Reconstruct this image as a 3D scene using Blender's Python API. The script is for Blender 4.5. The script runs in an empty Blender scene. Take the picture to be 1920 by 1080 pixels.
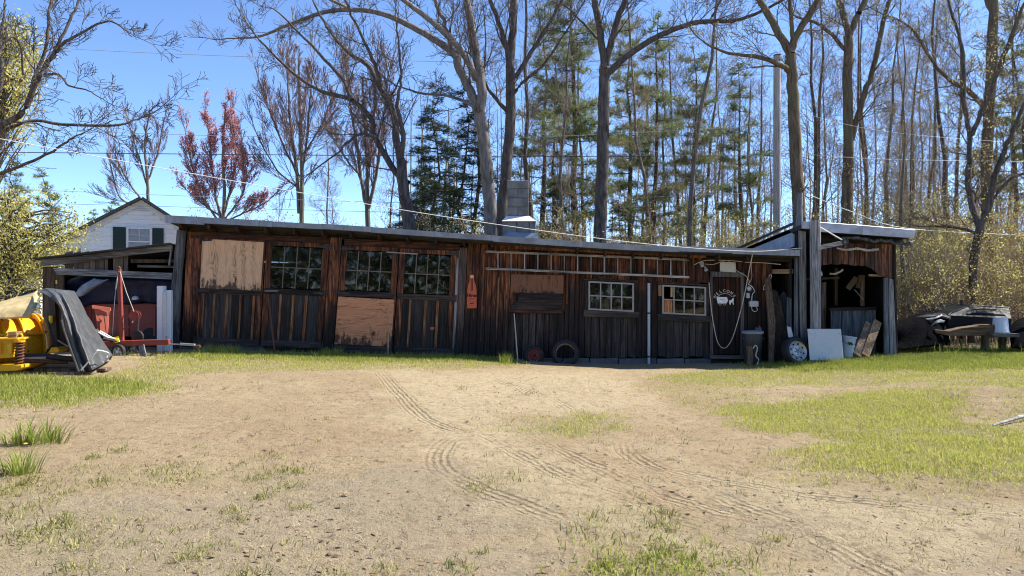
import bpy, math, random
import numpy as np
from mathutils import Vector, Matrix

random.seed(11)
RNG = np.random.default_rng(11)
sc = bpy.context.scene
COL = sc.collection

# ------------------------------------------------------------------ camera
F, CH = 1400.0, 1.5            # focal length in photo pixels, eye height in metres
cam_d = bpy.data.cameras.new("camera")
cam_d.sensor_width = 36.0
cam_d.lens = 36.0 * F / 1920.0
cam_d.clip_start, cam_d.clip_end = 0.05, 2000.0
cam = bpy.data.objects.new("camera", cam_d)
cam.location = (0, 0, CH)
cam.rotation_euler = (math.radians(90), 0, 0)
COL.objects.link(cam)
sc.camera = cam

# ------------------------------------------------------------------ sky, sun, exposure
SUN_EL = math.radians(50)
SUN_AZ = math.radians(73)      # from +Y (away from the camera) towards +X
world = bpy.data.worlds.new("World")
sc.world = world
world.use_nodes = True
wn = world.node_tree.nodes
wl = world.node_tree.links
wn.clear()
sky = wn.new("ShaderNodeTexSky")
sky.sky_type = 'NISHITA'
sky.sun_disc = False
sky.sun_elevation = SUN_EL
sky.sun_rotation = SUN_AZ
sky.altitude = 2200
sky.air_density = 0.72
sky.dust_density = 0.0
sky.ozone_density = 5.0
bg = wn.new("ShaderNodeBackground")
bg.inputs[1].default_value = 0.13
wo = wn.new("ShaderNodeOutputWorld")
wl.new(sky.outputs[0], bg.inputs[0])
wl.new(bg.outputs[0], wo.inputs[0])

sun_d = bpy.data.lights.new("sun", 'SUN')
sun_d.energy = 4.1
sun_d.angle = math.radians(0.53)
sun_d.color = (1.0, 0.95, 0.86)
sun = bpy.data.objects.new("sun", sun_d)
COL.objects.link(sun)
sdir = Vector((math.sin(SUN_AZ) * math.cos(SUN_EL), math.cos(SUN_AZ) * math.cos(SUN_EL), math.sin(SUN_EL)))
sun.rotation_euler = sdir.to_track_quat('Z', 'Y').to_euler()
sun.location = (20, 5, 30)

sc.view_settings.view_transform = 'Standard'
sc.view_settings.look = 'None'
sc.view_settings.exposure = 1.3
sc.view_settings.gamma = 1.0
sc.view_settings.use_curve_mapping = False
sc.cycles.max_bounces = 6
sc.cycles.diffuse_bounces = 3
sc.cycles.glossy_bounces = 3
sc.cycles.transparent_max_bounces = 12
sc.cycles.use_denoising = True
sc.cycles.filter_width = 1.1

# ------------------------------------------------------------------ small maths
def P(px, py, d):
    return Vector(((px - 960) * d / F, d, CH + (540 - py) * d / F))

GXP = [-60, -20, -7.3, -1.0, 2.2, 5.5, 6.4, 8.1, 20, 60]
GZP = [0.30, 0.25, 0.186, 0.037, -0.13, -0.10, -0.01, 0.04, 0.12, 0.2]

def vnoise(x, y, seed=0):
    x = np.asarray(x, float); y = np.asarray(y, float)
    xi = np.floor(x).astype(np.int64); yi = np.floor(y).astype(np.int64)
    fx = x - xi; fy = y - yi
    fx = fx * fx * (3 - 2 * fx); fy = fy * fy * (3 - 2 * fy)
    def h(a, b):
        n = (a * 374761393 + b * 668265263 + seed * 974711) & 0x7fffffff
        n = ((n ^ (n >> 13)) * 1274126177) & 0x7fffffff
        return ((n ^ (n >> 16)) & 0xffff) / 65535.0
    return (h(xi, yi) * (1 - fx) * (1 - fy) + h(xi + 1, yi) * fx * (1 - fy)
            + h(xi, yi + 1) * (1 - fx) * fy + h(xi + 1, yi + 1) * fx * fy)

def fbm(x, y, seed=0, oct=4):
    s = 0; a = 0.5; t = 0
    for k in range(oct):
        s = s + a * vnoise(x * 2 ** k + k * 17.3, y * 2 ** k - k * 9.1, seed + k); t += a; a *= 0.55
    return s / t

def sstep(a, b, x):
    t = np.clip((np.asarray(x, float) - a) / (b - a), 0, 1)
    return t * t * (3 - 2 * t)

def gz(x, y):
    """height of the ground"""
    x = np.asarray(x, float); y = np.asarray(y, float)
    w = sstep(5.0, 14.5, y)
    z = np.interp(x, GXP, GZP) * w
    z = z + (fbm(x * 0.35, y * 0.35, 3) - 0.5) * 0.10 * (1 - sstep(11, 15, y))
    z = z + (fbm(x * 2.2, y * 2.2, 9, 3) - 0.5) * 0.028
    near = 1 - sstep(11, 15, y)
    z = z + (fbm(x * 7.5, y * 7.5, 12, 3) - 0.5) * 0.030 * near * (0.35 + 1.0 * fbm(x * .9, y * .9, 14, 2))
    # the low mound of bare soil near the right hand edge
    z = z + 0.16 * np.exp(-(((x - 6.6) / 1.3) ** 2 + ((y - 9.9) / 0.9) ** 2))
    return z

def gz1(x, y):
    return float(gz(np.array([x]), np.array([y]))[0])

def ground_at(px, py):
    """world point on the flat yard under a photo position"""
    d = 2100.0 / (py - 540)
    for _ in range(6):
        x = (px - 960) * d / F
        d = F * (CH - gz1(x, d)) / (py - 540)
    return ((px - 960) * d / F, d)

# ------------------------------------------------------------------ mesh helpers
WL = {}                                     # world location of every object built here

def fast_mesh(name, verts, faces, smooth=False):
    """verts (N,3); faces: array (M,k) or list of such arrays"""
    if not isinstance(faces, list): faces = [faces]
    faces = [np.asarray(f, np.int32) for f in faces if len(f)]
    me = bpy.data.meshes.new(name)
    verts = np.asarray(verts, np.float32)
    me.vertices.add(len(verts))
    me.vertices.foreach_set("co", verts.ravel())
    lv = np.concatenate([f.ravel() for f in faces])
    cnt = np.concatenate([np.full(len(f), f.shape[1], np.int32) for f in faces])
    st = np.concatenate([[0], np.cumsum(cnt)[:-1]]).astype(np.int32)
    me.loops.add(len(lv)); me.loops.foreach_set("vertex_index", lv)
    me.polygons.add(len(cnt))
    me.polygons.foreach_set("loop_start", st)
    me.polygons.foreach_set("loop_total", cnt)
    if smooth:
        me.polygons.foreach_set("use_smooth", np.ones(len(cnt), bool))
    me.update(calc_edges=True)
    return me

def setp(o, label=None, cat=None, group=None, kind=None):
    if label: o["label"] = label
    if cat: o["category"] = cat
    if group: o["group"] = group
    if kind: o["kind"] = kind
    return o

def empty(name, loc, label=None, cat=None, group=None):
    o = bpy.data.objects.new(name, None)
    o.empty_display_size = 0.2
    o.location = loc
    COL.objects.link(o)
    WL[o.name] = Vector(loc)
    return setp(o, label, cat, group)

def link(name, me, mat, parent=None, origin=(0, 0, 0), color=None):
    """me is in coordinates relative to origin (world)"""
    o = bpy.data.objects.new(name, me)
    COL.objects.link(o)
    if mat is not None:
        me.materials.clear(); me.materials.append(mat)
    org = Vector(origin)
    if parent is not None:
        o.parent = parent
        o.location = org - WL[parent.name]
    else:
        o.location = org
    WL[o.name] = org
    if color: o.color = color
    return o

class MB:
    """collects simple shapes in world coordinates and links them as ONE mesh object"""
    def __init__(s): s.v = []; s.f = []
    def add(s, vs, fs):
        b = len(s.v)
        s.v += [tuple(v) for v in vs]
        s.f += [tuple(i + b for i in f) for f in fs]
        return s
    def box(s, x0, x1, y0, y1, z0, z1):
        return s.add([(x0, y0, z0), (x1, y0, z0), (x1, y1, z0), (x0, y1, z0), (x0, y0, z1), (x1, y0, z1), (x1, y1, z1), (x0, y1, z1)],
                     [(0, 3, 2, 1), (4, 5, 6, 7), (0, 1, 5, 4), (1, 2, 6, 5), (2, 3, 7, 6), (3, 0, 4, 7)])
    def prism(s, pts, y0, y1):
        """polygon of (x,z) points, counter-clockwise seen from the camera, pushed from y0 (front) to y1"""
        n = len(pts)
        a = sum(pts[i][0] * pts[(i + 1) % n][1] - pts[(i + 1) % n][0] * pts[i][1] for i in range(n))
        if a < 0: pts = pts[::-1]
        vs = [(x, y0, z) for x, z in pts] + [(x, y1, z) for x, z in pts]
        fs = [tuple(range(n)), tuple(range(2 * n - 1, n - 1, -1))]
        for i in range(n):
            j = (i + 1) % n
            fs.append((i, n + i, n + j, j))
        return s.add(vs, fs)
    def prism_dir(s, pts3, off):
        """planar polygon of 3D points pushed by the vector off"""
        n = len(pts3); off = Vector(off)
        vs = [Vector(p) for p in pts3]; vs = vs + [v + off for v in vs]
        fs = [tuple(range(n)), tuple(range(2 * n - 1, n - 1, -1))]
        for i in range(n):
            j = (i + 1) % n
            fs.append((i, n + i, n + j, j))
        return s.add(vs, fs)
    def bar(s, a, b, w, h, up=(0, 0, 1), taper=1.0):
        a = Vector(a); b = Vector(b); d = (b - a).normalized(); up = Vector(up)
        if abs(d.dot(up)) > 0.98: up = Vector((0, 1, 0))
        r = d.cross(up).normalized(); u = r.cross(d)
        vs = []
        for p, k in ((a, 1), (b, taper)):
            for sx, sz in ((-1, -1), (1, -1), (1, 1), (-1, 1)):
                vs.append(p + r * (sx * w / 2 * k) + u * (sz * h / 2 * k))
        return s.add(vs, [(0, 1, 2, 3), (7, 6, 5, 4), (0, 4, 5, 1), (1, 5, 6, 2), (2, 6, 7, 3), (3, 7, 4, 0)])
    def tube(s, pts, rad, k=8, cap=True):
        pts = [Vector(p) for p in pts]; n = len(pts)
        if not hasattr(rad, '__len__'): rad = [rad] * n
        ref = Vector((0.13, 0.31, 1)).normalized()
        base = len(s.v); vs = []
        for i, p in enumerate(pts):
            d = (pts[min(i + 1, n - 1)] - pts[max(i - 1, 0)])
            d = d.normalized() if d.length > 1e-9 else Vector((0, 0, 1))
            rr = ref if abs(d.dot(ref)) < 0.95 else Vector((1, 0.2, 0.1)).normalized()
            a = d.cross(rr).normalized(); b = d.cross(a)
            for j in range(k):
                t = 2 * math.pi * j / k
                vs.append(p + a * (math.cos(t) * rad[i]) + b * (math.sin(t) * rad[i]))
        fs = []
        for i in range(n - 1):
            for j in range(k):
                j2 = (j + 1) % k
                fs.append((i * k + j, i * k + j2, (i + 1) * k + j2, (i + 1) * k + j))
        if cap:
            fs.append(tuple(range(k - 1, -1, -1))); fs.append(tuple((n - 1) * k + j for j in range(k)))
        return s.add(vs, fs)
    def lathe(s, prof, c, axis=(0, 0, 1), k=20, ref=None, squash=1.0):
        """prof: (radius, along) pairs turned round axis through c"""
        c = Vector(c); ax = Vector(axis).normalized()
        rr = Vector(ref) if ref else (Vector((1, 0, 0)) if abs(ax.x) < 0.9 else Vector((0, 1, 0)))
        a = ax.cross(rr).normalized(); b = ax.cross(a)
        vs = []
        for r, h in prof:
            for j in range(k):
                t = 2 * math.pi * j / k
                vs.append(c + ax * h + a * (r * math.cos(t)) + b * (r * math.sin(t) * squash))
        fs = []
        n = len(prof)
        for i in range(n - 1):
            for j in range(k):
                j2 = (j + 1) % k
                fs.append((i * k + j, i * k + j2, (i + 1) * k + j2, (i + 1) * k + j))
        return s.add(vs, fs)
    def build(s, name, mat, parent=None, smooth=False, color=None, origin=None, bevel=0.0):
        if origin is None:
            origin = WL[parent.name] if parent is not None else Vector(np.mean(np.array(s.v), axis=0))
            if parent is None:
                origin = Vector((origin[0], origin[1], min(v[2] for v in s.v)))
        o_ = Vector(origin)
        me = bpy.data.meshes.new(name)
        me.from_pydata([(v[0] - o_.x, v[1] - o_.y, v[2] - o_.z) for v in s.v], [], s.f)
        if smooth:
            me.polygons.foreach_set("use_smooth", [True] * len(me.polygons))
        me.validate(clean_customdata=False)
        import bmesh
        bm = bmesh.new(); bm.from_mesh(me)
        bmesh.ops.recalc_face_normals(bm, faces=bm.faces)
        if bevel > 0:
            bmesh.ops.bevel(bm, geom=[e for e in bm.edges if len(e.link_faces) == 2 and e.calc_face_angle(0) > 0.6],
                            offset=bevel, segments=1, affect='EDGES', clamp_overlap=True)
        bm.to_mesh(me); bm.free()
        if smooth and hasattr(me, "set_sharp_from_angle"):
            me.set_sharp_from_angle(angle=math.radians(42))
        return link(name, me, mat, parent, origin, color)

def cr(pts, n=8):
    """Catmull-Rom through points of any dimension"""
    pts = [np.array(p, float) for p in pts]
    q = [2 * pts[0] - pts[1]] + pts + [2 * pts[-1] - pts[-2]]
    out = []
    for i in range(1, len(q) - 2):
        for k in range(n):
            t = k / n
            out.append(0.5 * ((2 * q[i]) + (-q[i - 1] + q[i + 1]) * t + (2 * q[i - 1] - 5 * q[i] + 4 * q[i + 1] - q[i + 2]) * t * t
                              + (-q[i - 1] + 3 * q[i] - 3 * q[i + 1] + q[i + 2]) * t ** 3))
    out.append(pts[-1])
    return out

def text(name, body, size, loc, mat, parent, extrude=0.004, rot=(math.pi / 2, 0, 0), align='CENTER', bold=0.0):
    cu = bpy.data.curves.new(name, 'FONT')
    cu.body = body; cu.size = size; cu.extrude = extrude; cu.align_x = align; cu.align_y = 'CENTER'; cu.offset = bold
    cu.resolution_u = 3
    tmp = bpy.data.objects.new("tmp_text", cu)
    COL.objects.link(tmp)
    bpy.context.view_layer.update()
    me = bpy.data.meshes.new_from_object(tmp.evaluated_get(bpy.context.evaluated_depsgraph_get()))
    me.name = name
    bpy.data.objects.remove(tmp); bpy.data.curves.remove(cu)
    me.materials.clear(); me.materials.append(mat)
    o = bpy.data.objects.new(name, me)
    COL.objects.link(o)
    o.rotation_euler = rot
    if parent is not None:
        o.parent = parent; o.location = Vector(loc) - WL[parent.name]
    else: o.location = loc
    WL[o.name] = Vector(loc)
    return o
# ------------------------------------------------------------------ materials
def new_mat(name):
    m = bpy.data.materials.new(name); m.use_nodes = True
    m.node_tree.nodes.clear()
    return m

class NT:
    def __init__(s, m): s.t = m.node_tree; s.m = m
    def n(s, typ, ins=None, **props):
        nd = s.t.nodes.new("ShaderNode" + typ)
        for k, v in props.items(): setattr(nd, k, v)
        for k, v in (ins or {}).items():
            sock = nd.inputs[k]
            if isinstance(v, bpy.types.NodeSocket): s.t.links.new(v, sock)
            elif isinstance(v, bpy.types.Node): s.t.links.new(v.outputs[0], sock)
            else: sock.default_value = v
        return nd
    def math(s, op, a, b=0.0, c=None, clamp=False):
        ins = {0: a, 1: b}
        if c is not None: ins[2] = c
        return s.n("Math", ins, operation=op, use_clamp=clamp).outputs[0]
    def vmul(s, v, k): return s.n("VectorMath", {0: v, 1: k}, operation='MULTIPLY').outputs[0]
    def noise(s, vec, scale=1.0, detail=4.0, rough=0.55, dist=0.0):
        return s.n("TexNoise", {"Vector": vec, "Scale": scale, "Detail": detail, "Roughness": rough, "Distortion": dist}).outputs[0]
    def ramp(s, fac, stops, interp='LINEAR'):
        nd = s.n("ValToRGB", {0: fac}); r = nd.color_ramp; r.interpolation = interp
        while len(r.elements) < len(stops): r.elements.new(0.5)
        for e, (p, c) in zip(r.elements, stops):
            e.position = p; e.color = (*c, 1) if len(c) == 3 else c
        return nd.outputs[0]
    def mix(s, fac, a, b, typ='MIX'):
        nd = s.n("Mix", data_type='RGBA', blend_type=typ)
        for k, v in ((0, fac), (6, a), (7, b)):
            if isinstance(v, bpy.types.NodeSocket): s.t.links.new(v, nd.inputs[k])
            else: nd.inputs[k].default_value = v if not isinstance(v, tuple) or len(v) == 4 else (*v, 1)
        return nd.outputs[2]
    def remap(s, v, a, b, c=0.0, d=1.0):
        return s.n("MapRange", {0: v, 1: a, 2: b, 3: c, 4: d}, interpolation_type='SMOOTHSTEP').outputs[0]
    def bump(s, h, strength=0.3, dist=0.01, normal=None):
        ins = {"Height": h, "Strength": strength, "Distance": dist}
        if normal is not None: ins["Normal"] = normal
        return s.n("Bump", ins).outputs[0]
    def bsdf(s, col, rough=0.8, normal=None, metal=0.0, spec=0.5, **kw):
        ins = {"Base Color": col if not isinstance(col, tuple) else ((*col, 1) if len(col) == 3 else col), "Roughness": rough, "Metallic": metal, "Specular IOR Level": spec}
        if normal is not None: ins["Normal"] = normal
        ins.update(kw)
        return s.n("BsdfPrincipled", ins).outputs[0]
    def out(s, sh): s.n("OutputMaterial", {0: sh}); return s.m
    def coord(s, rnd=True):
        tc = s.n("TexCoord").outputs["Object"]
        if not rnd: return tc
        r = s.n("ObjectInfo").outputs["Random"]
        off = s.vmul(s.n("CombineXYZ", {0: r, 1: r, 2: r}).outputs[0], (13.7, 27.1, 41.3))
        return s.n("VectorMath", {0: tc, 1: off}, operation='ADD').outputs[0]

AX = {'X': (0.05, 1, 1), 'Z': (1, 1, 0.05), 'Y': (1, 0.05, 1)}

def wood(name, dark, mid, light, axis='Z', rough=0.85, bump=0.5, vary=0.5, stain=(0.02, 0.018, 0.02), stained=True, fine=1.0, blacken=0.0):
    """aged timber. object colour: red 1 - stain line height / 3 m (1 = none), green 1 = no greying, blue = brightness"""
    t = NT(new_mat(name)); v = t.coord(); a = AX[axis]
    g1 = t.noise(t.vmul(v, tuple(k * 26 * fine for k in a)), 1.0, 6, 0.65, 0.4)
    g2 = t.noise(t.vmul(v, tuple(k * 90 * fine for k in a)), 1.0, 3, 0.6)
    bl = t.noise(t.vmul(v, tuple(min(1, k * 4) * 2.2 for k in a)), 1.0, 4, 0.6)
    g = t.math('ADD', t.math('MULTIPLY', g1, 0.65), t.math('MULTIPLY', g2, 0.35))
    g = t.math('ADD', g, t.math('MULTIPLY', t.math('SUBTRACT', bl, 0.5), 0.35))
    col = t.ramp(g, [(0.39, dark), (0.50, mid), (0.61, light)])
    oi = t.n("ObjectInfo")
    sep = t.n("SeparateColor", {0: oi.outputs["Color"]})
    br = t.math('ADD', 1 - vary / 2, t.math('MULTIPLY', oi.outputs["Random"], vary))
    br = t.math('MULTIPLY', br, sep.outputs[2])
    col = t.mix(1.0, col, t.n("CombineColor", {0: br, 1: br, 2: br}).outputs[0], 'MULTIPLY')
    if stained:
        bk = t.noise(t.vmul(v, (5.5, 5.5, 1.1)), 1.0, 6, 0.75, 0.5)
        col = t.mix(t.remap(bk, 0.46, 0.62, 0.0, 0.82 * blacken), col, (*[c * 1.3 for c in stain], 1))
    grey = t.math('MULTIPLY', t.math('SUBTRACT', 1.0, sep.outputs[1]), t.remap(bl, 0.2, 0.6, 0.5, 1.0))
    gl = t.ramp(g, [(0.3, (0.06, 0.06, 0.065)), (0.7, (0.30, 0.295, 0.29))])
    col = t.mix(grey, col, gl)
    if stained:
        pz = t.n("SeparateXYZ", {0: t.n("NewGeometry").outputs["Position"]}).outputs[2]
        st = t.noise(t.vmul(v, (11, 11, 0.9)), 1.0, 5, 0.7)
        hh = t.math('ADD', pz, t.math('MULTIPLY', t.math('SUBTRACT', st, 0.5), 2.0))
        line = t.math('MULTIPLY', t.math('SUBTRACT', 1.0, sep.outputs[0]), 3.0)
        f = t.remap(t.math('SUBTRACT', hh, line), 0.35, -0.35, 0.0, 0.93)
        f = t.math('MULTIPLY', f, t.remap(sep.outputs[0], 1.0, 0.97))
        dk = t.mix(t.remap(g, 0.35, 0.7), (*stain, 1), tuple(c * 2.6 for c in stain) + (1,))
        col = t.mix(f, col, dk)
    nb = t.bump(g, bump, 0.012)
    return t.out(t.bsdf(col, rough, nb, spec=0.25))

def paint(name, col, rough=0.5, var=0.12, dirt=0.25, dirt_col=(0.10, 0.075, 0.05), scale=6.0, bump=0.1, metal=0.0, spec=0.4):
    t = NT(new_mat(name)); v = t.coord()
    n1 = t.noise(v, scale, 6, 0.65); n2 = t.noise(v, scale * 9, 3, 0.6)
    c = t.mix(t.remap(n1, 0.3, 0.75), tuple(x * (1 - var) for x in col), tuple(min(1, x * (1 + var)) for x in col))
    f = t.math('MULTIPLY', t.remap(t.math('ADD', t.math('MULTIPLY', n1, 0.6), t.math('MULTIPLY', n2, 0.4)), 0.52, 0.68), dirt)
    c = t.mix(f, c, dirt_col)
    r = t.math('ADD', rough, t.math('MULTIPLY', t.math('SUBTRACT', n2, 0.5), 0.25), clamp=True)
    return t.out(t.bsdf(c, r, t.bump(n2, bump, 0.004), metal, spec))

def plywood(name, axis, base, dark, stain_dir='bottom'):
    t = NT(new_mat(name)); v = t.coord(False)
    a = {'Z': (9.0, 1, 1.3), 'X': (1.3, 1, 9.0)}[axis]
    d = t.noise(t.vmul(v, tuple(k * 0.9 for k in a)), 1.0, 3, 0.5)
    fl = t.noise(t.vmul(v, {'Z': (3.2, 1, 0.75), 'X': (0.75, 1, 3.2)}[axis]), 1.0, 2.5, 0.5, 0.35)
    wv = t.math('ABSOLUTE', t.math('SINE', t.math('MULTIPLY', fl, 62.0)))
    wv = t.math('MULTIPLY', t.math('ADD', wv, t.remap(d, 0.35, 0.6, 0.0, 0.9)), 0.62, clamp=True)
    fine = t.noise(t.vmul(v, {'Z': (120, 1, 6), 'X': (6, 1, 120)}[axis]), 1.0, 3, 0.6)
    g = t.math('ADD', t.math('MULTIPLY', wv, 0.6), t.math('MULTIPLY', fine, 0.4))
    c = t.ramp(g, [(0.20, tuple(x * 0.30 for x in base)), (0.40, tuple(x * 0.72 for x in base)), (0.75, base)])
    c = t.mix(t.remap(d, 0.55, 0.75, 0, 0.35), c, tuple(x * 0.55 for x in base))
    # black water stain creeping up from the lower edge, with ragged drips
    z = t.n("SeparateXYZ", {0: t.n("TexCoord").outputs["Generated"]}).outputs[2]
    st = t.math('ADD', t.math('MULTIPLY', t.noise(t.vmul(v, (16, 16, 4)), 1.0, 6, 0.8), 0.55), t.math('MULTIPLY', t.noise(v, 2.6, 3, 0.6), 0.45))
    f = t.remap(t.math('ADD', z, t.math('MULTIPLY', t.math('SUBTRACT', st, 0.5), 2.2)), 0.17, 0.03, 0, 0.88)
    c = t.mix(f, c, (*dark, 1))
    return t.out(t.bsdf(c, 0.8, t.bump(g, 0.3, 0.006), spec=0.25))

def bark(name, dark, light, moss=0.0, scale=1.0):
    t = NT(new_mat(name)); v = t.coord()
    n1 = t.noise(t.vmul(v, (14 * scale, 14 * scale, 2.6 * scale)), 1.0, 6, 0.7, 0.6)
    n2 = t.noise(v, 1.3, 4, 0.6)
    c = t.ramp(n1, [(0.34, dark), (0.66, light)])
    c = t.mix(t.remap(n2, 0.4, 0.7, 0, 0.45), c, tuple(x * 0.62 for x in light))
    if moss: c = t.mix(t.math('MULTIPLY', t.remap(n2, 0.5, 0.62), moss), c, (0.13, 0.15, 0.08, 1))
    return t.out(t.bsdf(c, 0.9, t.bump(n1, 0.8, 0.03), spec=0.15))

def leaf(name, a, b, trans=0.35, rough=0.6):
    t = NT(new_mat(name))
    r = t.n("NewGeometry").outputs["Random Per Island"]
    c = t.mix(r, (*a, 1), (*b, 1))
    d = t.bsdf(c, rough, spec=0.3)
    tr = t.n("BsdfTranslucent", {0: t.mix(0.18, c, (0.5, 0.48, 0.12, 1))}).outputs[0]
    return t.out(t.n("MixShader", {0: trans, 1: d, 2: tr}).outputs[0])

def glass(name, tint=(0.5, 0.53, 0.55), dirt=0.05):
    t = NT(new_mat(name)); v = t.coord()
    n = t.noise(v, 5.0, 5, 0.65)
    tr = t.n("BsdfTransparent", {0: (*tint, 1)}).outputs[0]
    gl = t.n("BsdfGlossy", {0: (1, 1, 1, 1), "Roughness": 0.03, "Normal": t.bump(t.noise(v, 2.0, 2), 0.06, 0.02)}).outputs[0]
    fr = t.n("Fresnel", {0: 1.5}).outputs[0]
    s = t.n("MixShader", {0: fr, 1: tr, 2: gl}).outputs[0]
    df = t.n("BsdfDiffuse", {0: (0.25, 0.24, 0.22, 1)}).outputs[0]
    s = t.n("MixShader", {0: t.remap(n, 0.45, 0.8, 0.004, dirt), 1: s, 2: df}).outputs[0]
    return t.out(s)

def metal_sheet(name, col=(0.42, 0.44, 0.47), rust=0.2, axis='X', rough=0.42, metal=0.85):
    t = NT(new_mat(name)); v = t.coord()
    n1 = t.noise(v, 3.0, 6, 0.65); n2 = t.noise(t.vmul(v, (2.0, 2.0, 30.0)), 1.0, 4, 0.7)
    drip = t.noise(t.vmul(v, (22.0, 5.0, 1.5)), 1.0, 5, 0.7)
    c = t.mix(t.remap(n1, 0.3, 0.7), tuple(x * 0.72 for x in col), tuple(min(1, x * 1.2) for x in col))
    f = t.math('MULTIPLY', t.remap(drip, 0.54, 0.66), t.remap(n1, 0.42, 0.62, 0, rust))
    c = t.mix(f, c, (0.17, 0.075, 0.035, 1))
    mt = t.math('MULTIPLY', t.math('SUBTRACT', 1.0, f), metal)
    return t.out(t.bsdf(c, t.math('ADD', rough, t.math('MULTIPLY', n2, 0.25)), t.bump(n1, 0.25, 0.01), mt))

def cloth(name, col, rough=0.55, spec=0.5, bump=0.35):
    t = NT(new_mat(name)); v = t.coord()
    n1 = t.noise(v, 7.0, 5, 0.6); n2 = t.noise(v, 60.0, 3, 0.6)
    c = t.mix(t.remap(n1, 0.3, 0.75), tuple(x * 0.75 for x in col), tuple(min(1, x * 1.25) for x in col))
    return t.out(t.bsdf(c, t.math('ADD', rough - 0.12, t.math('MULTIPLY', n2, 0.25)), t.bump(t.math('ADD', n1, t.math('ADD', t.math('MULTIPLY', n2, 0.1), t.math('MULTIPLY', t.noise(t.vmul(v, (9, 9, 2.2)), 1.0, 4, 0.6, 1.2), 1.5))), bump, 0.035), spec=spec))

def block_mat(name, a, b):
    t = NT(new_mat(name)); v = t.coord()
    n1 = t.noise(v, 2.5, 5, 0.65); n2 = t.noise(v, 70.0, 4, 0.7)
    c = t.mix(t.remap(t.math('ADD', t.math('MULTIPLY', n1, 0.7), t.math('MULTIPLY', n2, 0.3)), 0.3, 0.7), (*a, 1), (*b, 1))
    return t.out(t.bsdf(c, 0.95, t.bump(n2, 0.5, 0.01), spec=0.2))

M = {}
M['wall'] = wood('aged_red_brown_boards', (0.016, 0.008, 0.006), (0.088, 0.032, 0.017), (0.27, 0.105, 0.045), 'Z', vary=0.9, blacken=1.0, stain=(0.011, 0.0095, 0.0095))
M['wall_h'] = wood('aged_red_brown_rails', (0.022, 0.012, 0.009), (0.085, 0.035, 0.02), (0.22, 0.095, 0.048), 'X', vary=0.5, blacken=0.8, stain=(0.016, 0.014, 0.016))
M['orange'] = wood('bare_orange_battens', (0.10, 0.042, 0.018), (0.30, 0.125, 0.05), (0.50, 0.26, 0.12), 'Z', vary=0.5, blacken=0.6)
M['black'] = wood('blackened_boards', (0.008, 0.007, 0.007), (0.022, 0.018, 0.016), (0.058, 0.045, 0.037), 'Z', vary=0.7)
M['black_h'] = wood('blackened_rails', (0.009, 0.008, 0.008), (0.026, 0.020, 0.018), (0.07, 0.052, 0.042), 'X', vary=0.6)
M['grey'] = wood('silvered_boards', (0.07, 0.07, 0.075), (0.19, 0.19, 0.195), (0.36, 0.355, 0.35), 'Z', vary=0.35, bump=0.8)
M['grey_h'] = wood('silvered_beams', (0.07, 0.068, 0.066), (0.20, 0.195, 0.19), (0.38, 0.37, 0.35), 'X', vary=0.3, bump=0.8)
M['slate'] = wood('slate_grey_painted_boards', (0.035, 0.042, 0.052), (0.09, 0.105, 0.125), (0.17, 0.19, 0.22), 'Z', vary=0.25)
M['tan_wood'] = wood('tan_lumber', (0.16, 0.095, 0.05), (0.33, 0.21, 0.12), (0.50, 0.35, 0.22), 'Z', vary=0.3, stained=False)
M['tan_wood_h'] = wood('tan_lumber_lying', (0.14, 0.085, 0.045), (0.30, 0.19, 0.11), (0.46, 0.32, 0.20), 'X', vary=0.3, stained=False)
M['brown'] = wood('dark_brown_lumber', (0.04, 0.028, 0.02), (0.10, 0.068, 0.045), (0.18, 0.13, 0.09), 'Z', vary=0.3, stained=False)
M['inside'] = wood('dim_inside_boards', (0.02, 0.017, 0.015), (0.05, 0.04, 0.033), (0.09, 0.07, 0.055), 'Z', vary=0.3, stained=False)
M['ply_v'] = plywood('plywood_upright', 'Z', (0.74, 0.46, 0.275), (0.03, 0.024, 0.02))
M['ply_h'] = plywood('plywood_lying', 'X', (0.66, 0.30, 0.155), (0.022, 0.018, 0.018))
M['ply_old'] = plywood('plywood_old', 'Z', (0.20, 0.095, 0.055), (0.022, 0.018, 0.018))
M['glass'] = glass('window_glass')
M['house_glass'] = glass('clear_house_glass', (0.95, 0.97, 1.0), 0.02)
M['sash'] = paint('weathered_white_sash', (0.33, 0.315, 0.29), 0.7, 0.2, 0.6, (0.12, 0.09, 0.07), 14)
M['sash_dark'] = paint('dark_worn_muntin', (0.16, 0.135, 0.11), 0.8, 0.3, 0.5, (0.03, 0.025, 0.02), 14)
M['galv'] = metal_sheet('galvanised_sheet', (0.30, 0.33, 0.38), 0.9)
M['galv_clean'] = metal_sheet('grey_metal', (0.44, 0.46, 0.50), 0.1)
M['tin_blue'] = metal_sheet('blue_grey_tin', (0.42, 0.47, 0.55), 0.35, metal=0.3, rough=0.55)
M['flash'] = metal_sheet('lead_flashing', (0.24, 0.29, 0.36), 0.2, metal=0.2, rough=0.75)
M['iron'] = paint('black_iron', (0.035, 0.033, 0.034), 0.6, 0.3, 0.4, (0.09, 0.045, 0.025), 20)
M['rust'] = paint('rusty_iron', (0.15, 0.055, 0.03), 0.85, 0.3, 0.5, (0.05, 0.025, 0.02), 18, 0.4)
M['rust_red'] = paint('rusty_red_steel', (0.17, 0.035, 0.028), 0.7, 0.25, 0.5, (0.04, 0.02, 0.018), 14, 0.3)
M['block'] = block_mat('concrete_block', (0.10, 0.095, 0.085), (0.30, 0.285, 0.26))
M['mortar'] = block_mat('mortar', (0.12, 0.115, 0.11), (0.2, 0.19, 0.18))
M['cement'] = block_mat('white_cement', (0.55, 0.53, 0.50), (0.78, 0.76, 0.72))
M['found'] = block_mat('foundation_stone', (0.07, 0.075, 0.085), (0.17, 0.175, 0.185))
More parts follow.
